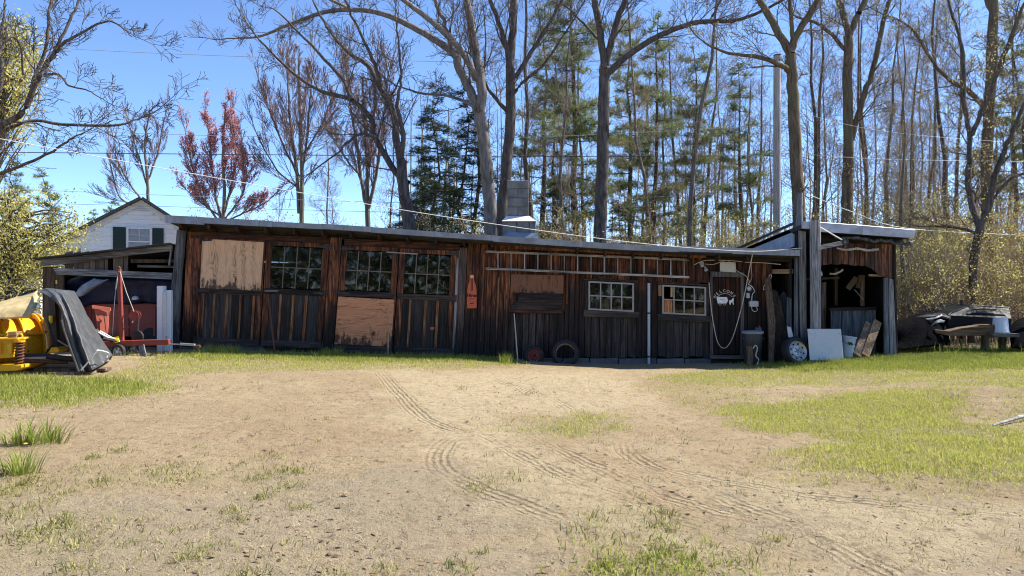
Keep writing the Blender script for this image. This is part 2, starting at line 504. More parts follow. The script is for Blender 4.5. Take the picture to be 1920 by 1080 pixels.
M['roofing'] = block_mat('tar_roofing', (0.03, 0.03, 0.033), (0.07, 0.07, 0.072))
M['white'] = paint('white_paint', (0.74, 0.75, 0.76), 0.5, 0.05, 0.15, (0.4, 0.38, 0.34), 5)
M['siding'] = paint('white_vinyl_siding', (0.84, 0.85, 0.86), 0.45, 0.03, 0.05, (0.5, 0.5, 0.48), 3)
M['offwhite'] = paint('dirty_white_enamel', (0.52, 0.50, 0.44), 0.35, 0.06, 0.5, (0.30, 0.17, 0.08), 5)
M['panel'] = paint('grey_white_enamel_panel', (0.60, 0.61, 0.59), 0.32, 0.08, 0.4, (0.3, 0.28, 0.24), 3)
M['green_dark'] = paint('dark_green_shutter', (0.012, 0.035, 0.03), 0.5, 0.1, 0.05)
M['roof_dark'] = paint('dark_shingle', (0.05, 0.05, 0.055), 0.9, 0.2, 0.2)
M['yellow'] = paint('plough_yellow', (0.80, 0.42, 0.012), 0.45, 0.14, 0.75, (0.20, 0.085, 0.025), 6, 0.2)
M['yellow_b'] = paint('bright_yellow', (0.78, 0.62, 0.03), 0.45, 0.08, 0.2)
M['red'] = paint('faded_red_paint', (0.27, 0.05, 0.038), 0.7, 0.2, 0.7, (0.10, 0.03, 0.025), 6)
M['red_dull'] = paint('dull_red_panel', (0.30, 0.07, 0.05), 0.6, 0.12, 0.3, (0.11, 0.035, 0.03), 4)
M['red_wood'] = paint('red_painted_wood', (0.46, 0.12, 0.075), 0.7, 0.12, 0.25, (0.16, 0.06, 0.045), 6)
M['sign_red'] = paint('orange_red_tin', (0.56, 0.115, 0.05), 0.5, 0.10, 0.35, (0.20, 0.06, 0.04), 14)
M['sign_ink'] = paint('sign_ink', (0.035, 0.012, 0.02), 0.6, 0.1, 0.0)
M['cream'] = paint('cream_paint', (0.62, 0.46, 0.34), 0.6, 0.1, 0.2)
M['rubber'] = paint('tyre_rubber', (0.022, 0.022, 0.023), 0.75, 0.2, 0.4, (0.06, 0.055, 0.05), 10, 0.3)
M['rubber_in'] = paint('dusty_tyre_lining', (0.48, 0.47, 0.46), 0.8, 0.2, 0.5, (0.07, 0.07, 0.07), 6)
M['rim'] = paint('silver_rim', (0.55, 0.56, 0.58), 0.35, 0.1, 0.2, (0.2, 0.15, 0.1), 12, metal=0.4)
M['rim_dull'] = paint('dull_grey_rim', (0.36, 0.36, 0.36), 0.5, 0.15, 0.3, metal=0.2)
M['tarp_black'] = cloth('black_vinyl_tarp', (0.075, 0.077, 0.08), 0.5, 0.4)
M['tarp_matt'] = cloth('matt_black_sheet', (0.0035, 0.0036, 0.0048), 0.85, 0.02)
M['tarp_grey'] = cloth('grey_tarp_flap', (0.22, 0.23, 0.25), 0.5)
M['tarp_blue'] = cloth('navy_tarp', (0.008, 0.014, 0.05), 0.55, 0.4)
M['tan_rubber'] = cloth('tan_rubber_sheet', (0.52, 0.40, 0.20), 0.6, 0.3, 0.15)
M['bin'] = paint('dark_grey_bin', (0.045, 0.047, 0.055), 0.5, 0.12, 0.2)
M['bin_lid'] = paint('pale_bin_lid', (0.23, 0.25, 0.29), 0.5, 0.12, 0.3)
M['bucket'] = paint('blue_grey_bucket', (0.38, 0.46, 0.58), 0.45, 0.06, 0.2)
M['bucket_w'] = paint('white_bucket', (0.66, 0.70, 0.74), 0.45, 0.06, 0.2)
M['plastic_black'] = paint('black_plastic', (0.010, 0.011, 0.013), 0.55, 0.2, 0.2, (0.03, 0.03, 0.03), 4, 0.05, spec=0.12)
M['rope'] = paint('pale_rope', (0.55, 0.46, 0.38), 0.9, 0.1, 0.2)
M['white_wire'] = paint('white_cable', (0.78, 0.76, 0.72), 0.6, 0.05, 0.05)
M['dark_wire'] = paint('dark_cable', (0.05, 0.055, 0.065), 0.6, 0.1, 0.0)
M['grey_wire'] = paint('grey_cable', (0.30, 0.33, 0.36), 0.6, 0.1, 0.0)
M['pole'] = wood('silver_grey_pole', (0.24, 0.225, 0.21), (0.40, 0.375, 0.35), (0.52, 0.49, 0.46), 'Z', vary=0.1, stained=False)
M['boxgrey'] = paint('grey_meter_box', (0.42, 0.45, 0.48), 0.5, 0.08, 0.2)
M['skin_pipe'] = paint('pale_pvc_pipe', (0.42, 0.48, 0.56), 0.5, 0.08, 0.15)
M['insul'] = cloth('pale_insulation', (0.48, 0.45, 0.42), 0.9, 0.1, 0.8)
M['card'] = paint('brown_carton', (0.36, 0.19, 0.09), 0.8, 0.1, 0.1)
M['red_carton'] = paint('red_brown_jar', (0.25, 0.10, 0.075), 0.6, 0.1, 0.1)
M['bark_maple'] = bark('maple_bark', (0.085, 0.072, 0.062), (0.32, 0.28, 0.245))
M['bark_dark'] = bark('dark_bark', (0.04, 0.034, 0.031), (0.18, 0.15, 0.13))
M['bark_slim'] = bark('slim_tree_bark', (0.08, 0.068, 0.058), (0.28, 0.24, 0.20), 0.3)
M['bark_pine'] = bark('pine_bark', (0.045, 0.034, 0.028), (0.16, 0.12, 0.095))
M['bark_brown'] = bark('ivy_brown_bark', (0.06, 0.045, 0.03), (0.24, 0.175, 0.115), 0.4)
M['twig'] = bark('grey_brown_twigs', (0.06, 0.05, 0.045), (0.17, 0.14, 0.12))
M['twig_pale'] = bark('pale_wood_twigs', (0.14, 0.11, 0.085), (0.33, 0.265, 0.20))
M['twig_tan'] = bark('tan_brush_twigs', (0.24, 0.185, 0.13), (0.46, 0.37, 0.27))
M['twig_red'] = bark('reddish_twigs', (0.15, 0.105, 0.10), (0.33, 0.245, 0.235))
M['bud_red'] = leaf('red_maple_buds', (0.60, 0.17, 0.21), (0.74, 0.36, 0.34), 0.5)
M['bud_pink'] = leaf('pinkish_buds', (0.42, 0.17, 0.16), (0.48, 0.29, 0.22), 0.3)
M['leaf_yellow'] = leaf('young_yellow_green_leaves', (0.46, 0.42, 0.09), (0.80, 0.72, 0.28), 0.45)
M['leaf_spring'] = leaf('spring_green_leaves', (0.34, 0.34, 0.075), (0.72, 0.66, 0.22), 0.5)
M['leaf_ochre'] = leaf('ochre_young_leaves', (0.30, 0.16, 0.06), (0.42, 0.29, 0.10), 0.4)
M['leaf_olive'] = leaf('olive_undergrowth_leaves', (0.27, 0.24, 0.075), (0.70, 0.60, 0.24), 0.5)
M['needle'] = leaf('pine_needles', (0.10, 0.14, 0.06), (0.26, 0.31, 0.13), 0.35)
M['needle_dark'] = leaf('hemlock_needles', (0.012, 0.032, 0.016), (0.035, 0.07, 0.03), 0.15)
M['grass_green'] = leaf('lush_grass', (0.16, 0.23, 0.022), (0.46, 0.46, 0.10), 0.38)
M['grass_lawn'] = leaf('yellow_green_lawn', (0.30, 0.37, 0.04), (0.66, 0.59, 0.18), 0.42)
M['grass_dry'] = leaf('dry_straw', (0.36, 0.28, 0.16), (0.55, 0.46, 0.28), 0.2)
M['grass_mixed'] = leaf('sparse_weedy_grass', (0.12, 0.15, 0.035), (0.46, 0.40, 0.16), 0.3)
M['pebble'] = block_mat('pebbles', (0.22, 0.19, 0.155), (0.42, 0.38, 0.32))
M['dandelion'] = leaf('dandelion_yellow', (0.8, 0.6, 0.02), (0.85, 0.65, 0.03), 0.2)
# ------------------------------------------------------------------ ground
def to_px(x, y, z):
    return 960 + F * x / y, 540 - F * (z - CH) / y

def in_poly(px, py, poly):
    inside = np.zeros(px.shape, bool); n = len(poly); j = n - 1
    for i in range(n):
        xi, yi = poly[i]; xj, yj = poly[j]
        c = ((yi > py) != (yj > py)) & (px < (xj - xi) * (py - yi) / (yj - yi + 1e-9) + xi)
        inside ^= c; j = i
    return inside

# patches of turf in the yard: ground points given where they lie in the photograph, kept as world polygons
def wpoly(pts): return [ground_at(*p) for p in pts]
LAWN = [(wpoly([(1330, 772), (1500, 752), (1640, 738), (1750, 728), (1790, 752), (1800, 790), (1925, 812), (2300, 830), (2300, 930), (1925, 905),
                (1760, 893), (1640, 885), (1560, 862), (1480, 872), (1440, 858), (1560, 838), (1500, 815), (1400, 795)]), 1.0, 'lawn'),
        (wpoly([(1370, 682), (1480, 676), (1600, 672), (1700, 660), (1925, 655), (2400, 652), (2400, 700), (1925, 690), (1750, 694), (1600, 697), (1480, 694)]), 1.0, 'lush'),
        (wpoly([(1230, 705), (1400, 688), (1600, 694), (1925, 688), (2400, 690), (2400, 740), (1925, 730), (1740, 716), (1560, 724), (1380, 724), (1260, 722)]), 0.42, 'lawn'),
        (wpoly([(1940, 800), (2300, 790), (2300, 740), (1925, 738), (1870, 725)]), 0.5, 'lawn'),
        (wpoly([(-300, 704), (60, 706), (180, 712), (262, 716), (250, 735), (120, 752), (0, 756), (-300, 760)]), 0.62, 'lush'),
        (wpoly([(190, 694), (330, 690), (330, 720), (270, 742), (130, 760), (0, 764), (130, 740), (240, 715)]), 0.45, 'lawn'),
        (wpoly([(265, 672), (400, 664), (700, 672), (950, 676), (980, 684), (860, 692), (640, 694), (420, 700), (300, 698)]), 0.42, 'lawn'),
        (wpoly([(330, 662), (640, 666), (860, 670), (960, 674), (960, 680), (640, 678), (330, 672)]), 0.5, 'lush'),
        (wpoly([(930, 795), (1040, 790), (1080, 782), (1150, 780), (1160, 795), (1120, 808), (1040, 812), (960, 806)]), 0.55, 'lawn'),
        (wpoly([(100, 885), (200, 862), (420, 866), (560, 882), (600, 905), (540, 940), (420, 960), (520, 920), (420, 900), (200, 905)]), 0.17, 'mixed'),
        (wpoly([(-200, 880), (100, 905), (90, 940), (-200, 960)]), 0.35, 'mixed'),
        (wpoly([(-200, 960), (160, 955), (400, 1000), (520, 1090), (-200, 1090)]), 0.13, 'mixed'),
        (wpoly([(1090, 985), (1220, 955), (1350, 965), (1420, 1010), (1400, 1090), (1130, 1090)]), 0.22, 'mixed'),
        (wpoly([(1170, 1030), (1290, 1025), (1330, 1090), (1120, 1090)]), 0.75, 'weed'),
        (wpoly([(480, 1045), (700, 1040), (900, 1060), (880, 1090), (480, 1090)]), 0.10, 'mixed'),
        (wpoly([(640, 880), (980, 900), (1080, 960), (900, 1010), (640, 1000)]), 0.035, 'mixed'),
        (wpoly([(1180, 720), (1420, 735), (1480, 790), (1300, 770)]), 0.12, 'lawn'),
        (wpoly([(1380, 880), (1925, 905), (1925, 930), (1500, 905)]), 0.22, 'lawn'),
        ]
SAND = [wpoly([(700, 690), (860, 690), (1000, 760), (960, 820), (1120, 890), (1400, 1010), (1600, 1090), (1330, 1090), (1000, 950), (850, 890), (800, 830), (760, 770)]),
        wpoly([(1150, 830), (1250, 850), (1500, 910), (1925, 940), (1925, 1090), (1500, 1090), (1600, 1000), (1300, 920), (1180, 870)]),
        wpoly([(860, 700), (1150, 700), (1250, 760), (980, 780)])]
GRAVEL = [wpoly([(-200, 950), (600, 900), (830, 850), (900, 930), (1150, 1000), (1120, 1090), (-200, 1090)]),
          wpoly([(1330, 960), (1925, 960), (1925, 1090), (1480, 1090)])]
TRACKS = [[(705, 690), (745, 735), (790, 780), (850, 806), (905, 812)],
          [(905, 808), (850, 822), (822, 850), (828, 880), (880, 906), (985, 948), (1060, 985), (1085, 1030), (1080, 1090)],
          [(880, 806), (960, 845), (1060, 893), (1180, 935), (1320, 985), (1500, 1040)],
          [(985, 812), (1080, 858), (1180, 905), (1330, 955), (1560, 1010)],
          [(1165, 828), (1178, 850), (1230, 878), (1330, 900), (1500, 925), (1720, 950), (1960, 975)],
          [(1280, 905), (1400, 950), (1520, 1000), (1640, 1060), (1700, 1095)],
          [(900, 700), (1010, 740), (1120, 790)]]

def dens(polys, x, y, soft=0.3, amp=0.38, seed=5):
    """0..1 with a ragged edge"""
    jx = (fbm(x * 1.6, y * 1.6, seed) - 0.5) * amp * 2
    jy = (fbm(x * 1.6 + 31, y * 1.6 - 7, seed + 1) - 0.5) * amp * 2
    n2x = (vnoise(x * 7, y * 7, seed + 5) - 0.5) * soft; n2y = (vnoise(x * 7 + 9, y * 7, seed + 6) - 0.5) * soft
    r2 = np.random.default_rng(seed * 7 + len(x) % 97)
    return in_poly(x + jx + n2x + r2.normal(0, .16, len(x)), y + jy + n2y + r2.normal(0, .22, len(x)), polys).astype(float)

def graded(a, b, s0, s1):
    out = [a]
    while out[-1] < b:
        t = (out[-1] - a) / (b - a)
        out.append(out[-1] + s0 + (s1 - s0) * t)
    return np.array(out)

ys = np.concatenate([[-60, -30, -12, -4, -1, 1, 2.2, 3.0], graded(3.5, 18.5, 0.018, 0.075), graded(18.8, 60, 0.4, 3.0), [75, 100, 150, 260, 500, 900]])
xin = np.concatenate([np.arange(-11.5, 11.51, 0.034)])
xs = np.concatenate([[-900, -400, -200, -100, -60, -40, -28, -20, -16, -13.5], xin, [13.5, 16, 20, 28, 40, 60, 100, 200, 400, 900]])
GX, GY = np.meshgrid(xs, ys)
gx, gy = GX.ravel(), GY.ravel()
gzv = gz(gx, gy)

tu = np.zeros_like(gx); ts = np.zeros_like(gx); tm = np.zeros_like(gx)
best = np.full(gx.shape, 9.0); fade = np.ones_like(gx)
for tr in TRACKS:
    wp = np.array(cr([ground_at(*p) for p in tr], 6))
    acc = 0.0
    for i in range(len(wp) - 1):
        a, b = wp[i], wp[i + 1]; ab = b - a; L = np.hypot(*ab)
        if L < 1e-6: continue
        sel = np.where((gx > min(a[0], b[0]) - 0.4) & (gx < max(a[0], b[0]) + 0.4) & (gy > min(a[1], b[1]) - 0.4) & (gy < max(a[1], b[1]) + 0.4))[0]
        t = np.clip(((gx[sel] - a[0]) * ab[0] + (gy[sel] - a[1]) * ab[1]) / L ** 2, 0, 1)
        dx = gx[sel] - (a[0] + t * ab[0]); dy = gy[sel] - (a[1] + t * ab[1])
        d = np.hypot(dx, dy); sg = np.sign(dx * ab[1] - dy * ab[0])
        ok = d < best[sel]
        s2 = sel[ok]; fade[s2] = min(1.0, (i + .5) / (len(wp) * .22), (len(wp) - i - .5) / (len(wp) * .22))
        best[s2] = d[ok]; tu[s2] = (d * sg)[ok]; ts[s2] = acc + (t * L)[ok]
        acc += L
tm = 1 - sstep(0.09, 0.15, best + (fbm(gx * 9, gy * 9, 71, 3) - .5) * .07)
tm = tm * np.clip(2.4 * fbm(gx * 1.7, gy * 1.7, 77) - .45, .3, 1) * np.clip(2.2 * fbm(gx * 8, gy * 8, 79, 2) - .1, .35, 1)
tm = tm * fade
rim = fade * np.exp(-((best - 0.16) / 0.035) ** 2)
gzv = gzv - 0.010 * tm + 0.006 * rim * (best < 0.3) * np.clip(1.6 * fbm(gx * 1.3, gy * 1.3, 77) - .3, 0, 1)

gm = np.zeros_like(gx); sandm = np.zeros_like(gx); grav = np.zeros_like(gx)
inner = (np.abs(gx) < 14) & (gy > 2) & (gy < 20)
for poly, dn, kind in LAWN:
    gm[inner] = np.maximum(gm[inner], dens(poly, gx[inner], gy[inner]) * min(1, dn * 1.3 + 0.1))
for poly in SAND: sandm[inner] = np.maximum(sandm[inner], dens(poly, gx[inner], gy[inner], 0.5, 0.8, 15))
for poly in GRAVEL: grav[inner] = np.maximum(grav[inner], dens(poly, gx[inner], gy[inner], 0.7, 0.9, 25))
def blur(a, n=2):
    a = a.reshape(GX.shape)
    for _ in range(n):
        p = np.pad(a, 1, mode='edge')
        a = (p[1:-1, 1:-1] * 2 + p[:-2, 1:-1] + p[2:, 1:-1] + p[1:-1, :-2] + p[1:-1, 2:]) / 6
    return a.ravel()
gm = blur(gm, 9); sandm = blur(sandm, 8); grav = blur(grav, 8)
gm[gy > 20] = 0.6
ny, nx = GX.shape
idx = np.arange(nx * ny).reshape(ny, nx)
quads = np.stack([idx[:-1, :-1], idx[:-1, 1:], idx[1:, 1:], idx[1:, :-1]], -1).reshape(-1, 4)
gme = fast_mesh("ground", np.stack([gx, gy, gzv], 1), quads, True)
for nm, arr in (("cover", (gm, sandm, grav)), ("track", (tu + 1.0, ts, tm))):
    at = gme.attributes.new(nm, 'FLOAT_VECTOR', 'POINT')
    at.data.foreach_set("vector", np.stack(arr, 1).astype(np.float32).ravel())

def ground_mat():
    t = NT(new_mat("yard_ground")); v = t.n("TexCoord").outputs["Object"]
    cv = t.n("SeparateXYZ", {0: t.n("Attribute", attribute_name="cover").outputs["Vector"]}).outputs
    tk = t.n("SeparateXYZ", {0: t.n("Attribute", attribute_name="track").outputs["Vector"]}).outputs
    big = t.noise(v, 0.6, 5, 0.6); mid = t.noise(v, 4.0, 6, 0.65); fin = t.noise(v, 38.0, 5, 0.75); spk = t.noise(v, 120.0, 3, 0.7)
    straw = t.noise(t.vmul(v, (60.0, 26.0, 1.0)), 1.0, 4, 0.7, 1.5)
    c = t.mix(t.remap(big, 0.3, 0.7), (0.355, 0.25, 0.142, 1), (0.425, 0.325, 0.19, 1))
    c = t.mix(t.remap(mid, 0.45, 0.7, 0, 0.5), c, (0.29, 0.212, 0.128, 1))
    c = t.mix(t.math('MULTIPLY', cv[2], t.remap(mid, 0.25, 0.6, 0.5, 0.95)), c, (0.355, 0.285, 0.19, 1))
    c = t.mix(t.math('MULTIPLY', cv[1], t.remap(mid, 0.25, 0.65, 0.55, 1.0)), c, (0.465, 0.37, 0.225, 1))
    c = t.mix(t.math('MULTIPLY', cv[0], t.remap(fin, 0.3, 0.55, 0.5, 0.95)), c, (0.27, 0.235, 0.105, 1))
    # dry stalks and crumbs
    c = t.mix(t.remap(straw, 0.58, 0.70, 0, 0.55), c, (0.62, 0.52, 0.35, 1))
    c = t.mix(t.remap(fin, 0.50, 0.36, 0, 0.32), c, (0.24, 0.18, 0.12, 1))
    c = t.mix(t.remap(spk, 0.56, 0.70, 0, 0.5), c, (0.64, 0.57, 0.46, 1))
    c = t.mix(t.remap(spk, 0.42, 0.30, 0, 0.5), c, (0.17, 0.135, 0.10, 1))
    # pressed tyre tread: rows of lugs across the wheel track
    u = t.math('SUBTRACT', tk[0], 1.0)
    wob = t.math('MULTIPLY', t.math('SUBTRACT', t.noise(v, 9.0, 4, 0.65), 0.5), 0.05)
    row = t.math('SINE', t.math('MULTIPLY', t.math('ADD', u, wob), 2 * math.pi / 0.062))
    lug = t.math('SINE', t.math('ADD', t.math('MULTIPLY', tk[1], 2 * math.pi / 0.085), t.math('MULTIPLY', u, 25.0)))
    tread = t.math('MULTIPLY', t.math('ADD', t.math('MULTIPLY', row, 0.75), t.math('MULTIPLY', lug, 0.35)), tk[2])
    c = t.mix(t.math('MULTIPLY', t.remap(tread, -0.05, -0.7), 0.38), c, (0.27, 0.20, 0.13, 1))
    c = t.mix(t.math('MULTIPLY', t.remap(tread, 0.1, 0.7), 0.35), c, (0.60, 0.48, 0.32, 1))
    cl = t.noise(v, 11.0, 5, 0.7)
    h = t.math('ADD', t.math('ADD', t.math('MULTIPLY', fin, 0.9), t.math('MULTIPLY', spk, 0.5)), t.math('MULTIPLY', cl, 1.6))
    c = t.mix(t.remap(cl, 0.50, 0.36, 0, 0.5), c, (0.19, 0.145, 0.09, 1))
    blot = t.noise(v, 1.7, 6, 0.7)
    c = t.mix(t.remap(blot, 0.56, 0.70, 0, 0.32), c, (0.27, 0.235, 0.13, 1))
    c = t.mix(t.remap(blot, 0.42, 0.30, 0, 0.4), c, (0.53, 0.43, 0.28, 1))
    n1 = t.bump(h, 1.0, 0.03)
    n1 = t.bump(tread, 0.85, 0.018, n1)
    return t.out(t.bsdf(c, 0.95, n1, spec=0.12))
M['ground'] = ground_mat()
g_o = link("ground", gme, M['ground'])
setp(g_o, "sandy dirt yard with tyre tracks and worn turf in front of the shed", None, None, "structure")

# ------------------------------------------------------------------ grass
def blades(pts, h, w, lean, rng, bend=0.5):
    """pts (N,3) roots; arrays h, w. each blade: two quads-worth as one quad and one tip triangle"""
    n = len(pts)
    a = rng.uniform(0, 2 * math.pi, n)
    ld = rng.uniform(0, 2 * math.pi, n)
    ln = lean * rng.uniform(0.2, 1.2, n)
    side = np.stack([np.cos(a), np.sin(a), np.zeros(n)], 1) * (w / 2)[:, None]
    off = np.stack([np.cos(ld), np.sin(ld), np.zeros(n)], 1)
    up = np.array([0, 0, 1.0])
    c1 = np.cos(ln * (1 - bend))[:, None] * up + np.sin(ln * (1 - bend))[:, None] * off
    c2 = np.cos(ln * (1 + bend))[:, None] * up + np.sin(ln * (1 + bend))[:, None] * off
    m = pts + c1 * (h * 0.55)[:, None]
    tip = m + c2 * (h * 0.5)[:, None]
    v = np.stack([pts - side, pts + side, m + side * 0.75, m - side * 0.75, tip], 1).reshape(-1, 3)
    b = (np.arange(n) * 5)[:, None]
    return v, b + np.array([[0, 1, 2, 3]]), b + np.array([[3, 2, 4]])

def grass_obj(name, batches, mat, label, cat):
    V = []; Q = []; T = []; o = 0
    for v, q, t in batches:
        V.append(v); Q.append(q + o); T.append(t + o); o += len(v)
    me = fast_mesh(name, np.concatenate(V), [np.concatenate(Q), np.concatenate(T)], False)
    ob = link(name, me, mat)
    return setp(ob, label, cat, None, "stuff")

def scatter(poly, density, rng, mode=None, clump=0.35):
    xs_ = [p[0] for p in poly]; ys_ = [p[1] for p in poly]
    x0, x1 = max(min(xs_) - .5, -13), min(max(xs_) + .5, 13); y0, y1 = max(min(ys_) - .5, 3.4), max(ys_) + .5
    n = int((x1 - x0) * (y1 - y0) * density)
    x = rng.uniform(x0, x1, n); y = rng.uniform(y0, y1, n)
    k = dens(poly, x, y) > 0.5
    k &= fbm(x * 3.1, y * 3.1, 41) > clump * 0.9 + rng.uniform(-.18, .18, n)
    k &= np.abs(x / y) < 1.0
    x, y = x[k], y[k]
    return np.stack([x, y, gz(x, y) - 0.004], 1)

rg = np.random.default_rng(3)
bl, bu, bm_, bw, bd = [], [], [], [], []
for poly, dn, kind in LAWN:
    if kind == 'lawn':
        p = scatter(poly, 5200 * dn, rg, clump=0.36 if dn > 0.9 else 0.44)
        n = len(p); bl.append(blades(p, rg.uniform(0.018, 0.06, n) * (.5 + fbm(p[:, 0] * 2.5, p[:, 1] * 2.5, 55)), rg.uniform(0.004, 0.008, n), 1.0, rg))
        p = scatter(poly, 1500 * dn, rg, clump=0.36); n = len(p)
        bd.append(blades(p, rg.uniform(0.02, 0.055, n), rg.uniform(0.003, 0.006, n), 1.3, rg))
    elif kind == 'lush':
        p = scatter(poly, 4200 * dn, rg, clump=0.28)
        n = len(p); bu.append(blades(p, rg.uniform(0.035, 0.095, n), rg.uniform(0.005, 0.010, n), 0.7, rg))
    elif kind == 'mixed':
        seeds = scatter(poly, 150 * dn, rg, clump=0.42)
        for q in seeds:
            n = int(rg.integers(14, 70)); s = rg.uniform(0.03, 0.12)
            x = q[0] + rg.normal(0, s, n); y = q[1] + rg.normal(0, s, n)
            bm_.append(blades(np.stack([x, y, gz(x, y) - 0.003], 1), rg.uniform(0.025, 0.08, n), rg.uniform(0.004, 0.009, n), 1.45, rg))
        p = scatter(poly, 2600 * dn, rg, clump=0.48)
        n = len(p); bm_.append(blades(p, rg.uniform(0.018, 0.05, n), rg.uniform(0.003, 0.006, n), 1.35, rg))
    else:
        p = scatter(poly, 4200 * dn, rg, clump=0.40)
        n = len(p); bw.append(blades(p, rg.uniform(0.03, 0.085, n), rg.uniform(0.006, 0.013, n), 1.15, rg))
# taller uncut grass along the foot of the shed and round the junk
for (px0, px1, d, dn, hh) in ((378, 450, 15.35, 900, 0.22), (450, 640, 15.5, 320, 0.12), (640, 950, 15.55, 420, 0.12), (938, 962, 15.1, 1500, 0.24),
                          (1460, 1680, 15.2, 500, 0.15), (1690, 1920, 16.7, 650, 0.28), (180, 330, 14.6, 200, 0.12), (600, 640, 15.45, 900, 0.2)):
    x0, x1 = (px0 - 960) * d / F, (px1 - 960) * d / F
    n = int((x1 - x0) * 0.8 * dn)
    x = rg.uniform(x0, x1, n); y = d + rg.normal(0, 0.22, n)
    bu.append(blades(np.stack([x, y, gz(x, y) - 0.005], 1), rg.uniform(0.35, 1.1, n) * hh, rg.uniform(0.005, 0.010, n), 0.55, rg))
# lone tufts spread over the yard
tx, ty = rg.uniform(-8, 8, 900), rg.uniform(3.8, 11.5, 900)
for x0, y0 in zip(tx, ty):
    if vnoise(np.array([x0 * .8]), np.array([y0 * .8]), 61)[0] < 0.5: continue
    n = int(rg.integers(5, 22)); s = rg.uniform(0.015, 0.07)
    x = x0 + rg.normal(0, s, n); y = y0 + rg.normal(0, s, n)
    bm_.append(blades(np.stack([x, y, gz(x, y) - 0.004], 1), rg.uniform(0.02, 0.06, n), rg.uniform(0.003, 0.007, n), 1.2, rg))
grass_obj("lawn_grass", bl, M['grass_lawn'], "short yellow-green lawn grass in patches over the yard", "grass")
grass_obj("lush_grass", bu, M['grass_green'], "longer bright green grass at the feet of the sheds", "grass")
grass_obj("weedy_grass", bm_, M['grass_mixed'], "sparse flattened weedy grass on the bare dirt", "grass")
grass_obj("weed_patch", bw, M['grass_green'], "dark green weeds at the bottom edge of the yard", "weeds")
# dead stalks lying on the soil
n = 66000
y = 3.6 + 10.5 * rg.uniform(0, 1, n) ** 1.35; x = rg.uniform(-0.95, 0.95, n) * y
k = fbm(x * 1.1, y * 1.1, 88) + rg.uniform(-.2, .2, n) > 0.5
x, y = x[k], y[k]; n = len(x)
grass_obj("dry_straw", bd + [blades(np.stack([x, y, gz(x, y) + 0.001], 1), rg.uniform(0.015, 0.05, n), rg.uniform(0.0018, 0.0035, n), 1.75, rg, 0.1)],
          M['grass_dry'], "dry straw and dead stalks strewn over the dirt", "straw")
# pebbles
n = 20000
y = 3.6 + 7.5 * rg.uniform(0, 1, n) ** 1.6; x = rg.uniform(-0.95, 0.95, n) * y
r = 0.002 + 0.007 * rg.uniform(0, 1, n) ** 5
oc = np.array([[1, 0, 0], [-1, 0, 0], [0, 1, 0], [0, -1, 0], [0, 0, .7], [0, 0, -.7]])
V = (oc[None] * r[:, None, None] * rg.uniform(0.6, 1.3, (n, 6, 1)) + np.stack([x, y, gz(x, y) + r * 0.25], 1)[:, None]).reshape(-1, 3)
fo = np.array([[0, 2, 4], [2, 1, 4], [1, 3, 4], [3, 0, 4], [2, 0, 5], [1, 2, 5], [3, 1, 5], [0, 3, 5]])
me = fast_mesh("gravel", V, ((np.arange(n) * 6)[:, None, None] + fo[None]).reshape(-1, 3), True)
setp(link("gravel", me, M['pebble']), "small pale stones scattered over the dirt yard", "gravel", None, "stuff")

# brown leaf litter, crumbs of soil, broken twigs
n = 5200
y = 3.6 + 12 * rg.uniform(0, 1, n) ** 1.4; x = rg.uniform(-0.95, 0.95, n) * y
k = fbm(x * .9, y * .9, 91) + rg.uniform(-.25, .25, n) > 0.52
x, y = x[k], y[k]; n = len(x); a = rg.uniform(0, 6.28, n); s = rg.uniform(.008, .028, n); zb = gz(x, y) + .003
ca, sa = np.cos(a), np.sin(a)
def lf(u, w, h): return np.stack([x + (u * ca - w * sa) * s, y + (u * sa + w * ca) * s, zb + h * s], 1)
V = np.stack([lf(-1, 0, .1), lf(0, .55, .35), lf(1.1, 0, .2), lf(0, -.55, .05)], 1).reshape(-1, 3)
me = fast_mesh("leaf_litter", V, np.arange(n * 4).reshape(-1, 4), False)
M['litter'] = leaf('dead_brown_leaves', (0.10, 0.06, 0.035), (0.34, 0.23, 0.13), 0.1)
setp(link("leaf_litter", me, M['litter']), "dead brown leaves and scraps blown over the yard", "leaf litter", None, "stuff")
n = 5200
y = 3.6 + 9 * rg.uniform(0, 1, n) ** 1.5; x = rg.uniform(-0.95, 0.95, n) * y
k = fbm(x * 1.4, y * 1.4, 95) + rg.uniform(-.2, .2, n) > 0.54
x, y = x[k], y[k]; n = len(x); r = 0.003 + 0.009 * rg.uniform(0, 1, n) ** 3
V = (oc[None] * r[:, None, None] * rg.uniform(0.5, 1.4, (n, 6, 1)) + np.stack([x, y, gz(x, y) - r * 0.1], 1)[:, None]).reshape(-1, 3)
me = fast_mesh("soil_clods", V, ((np.arange(n) * 6)[:, None, None] + fo[None]).reshape(-1, 3), False)
M['clod'] = block_mat('dry_soil_clods', (0.28, 0.21, 0.135), (0.45, 0.36, 0.24))
setp(link("soil_clods", me, M['clod']), "crumbs and clods of dry soil on the yard", "soil", None, "stuff")

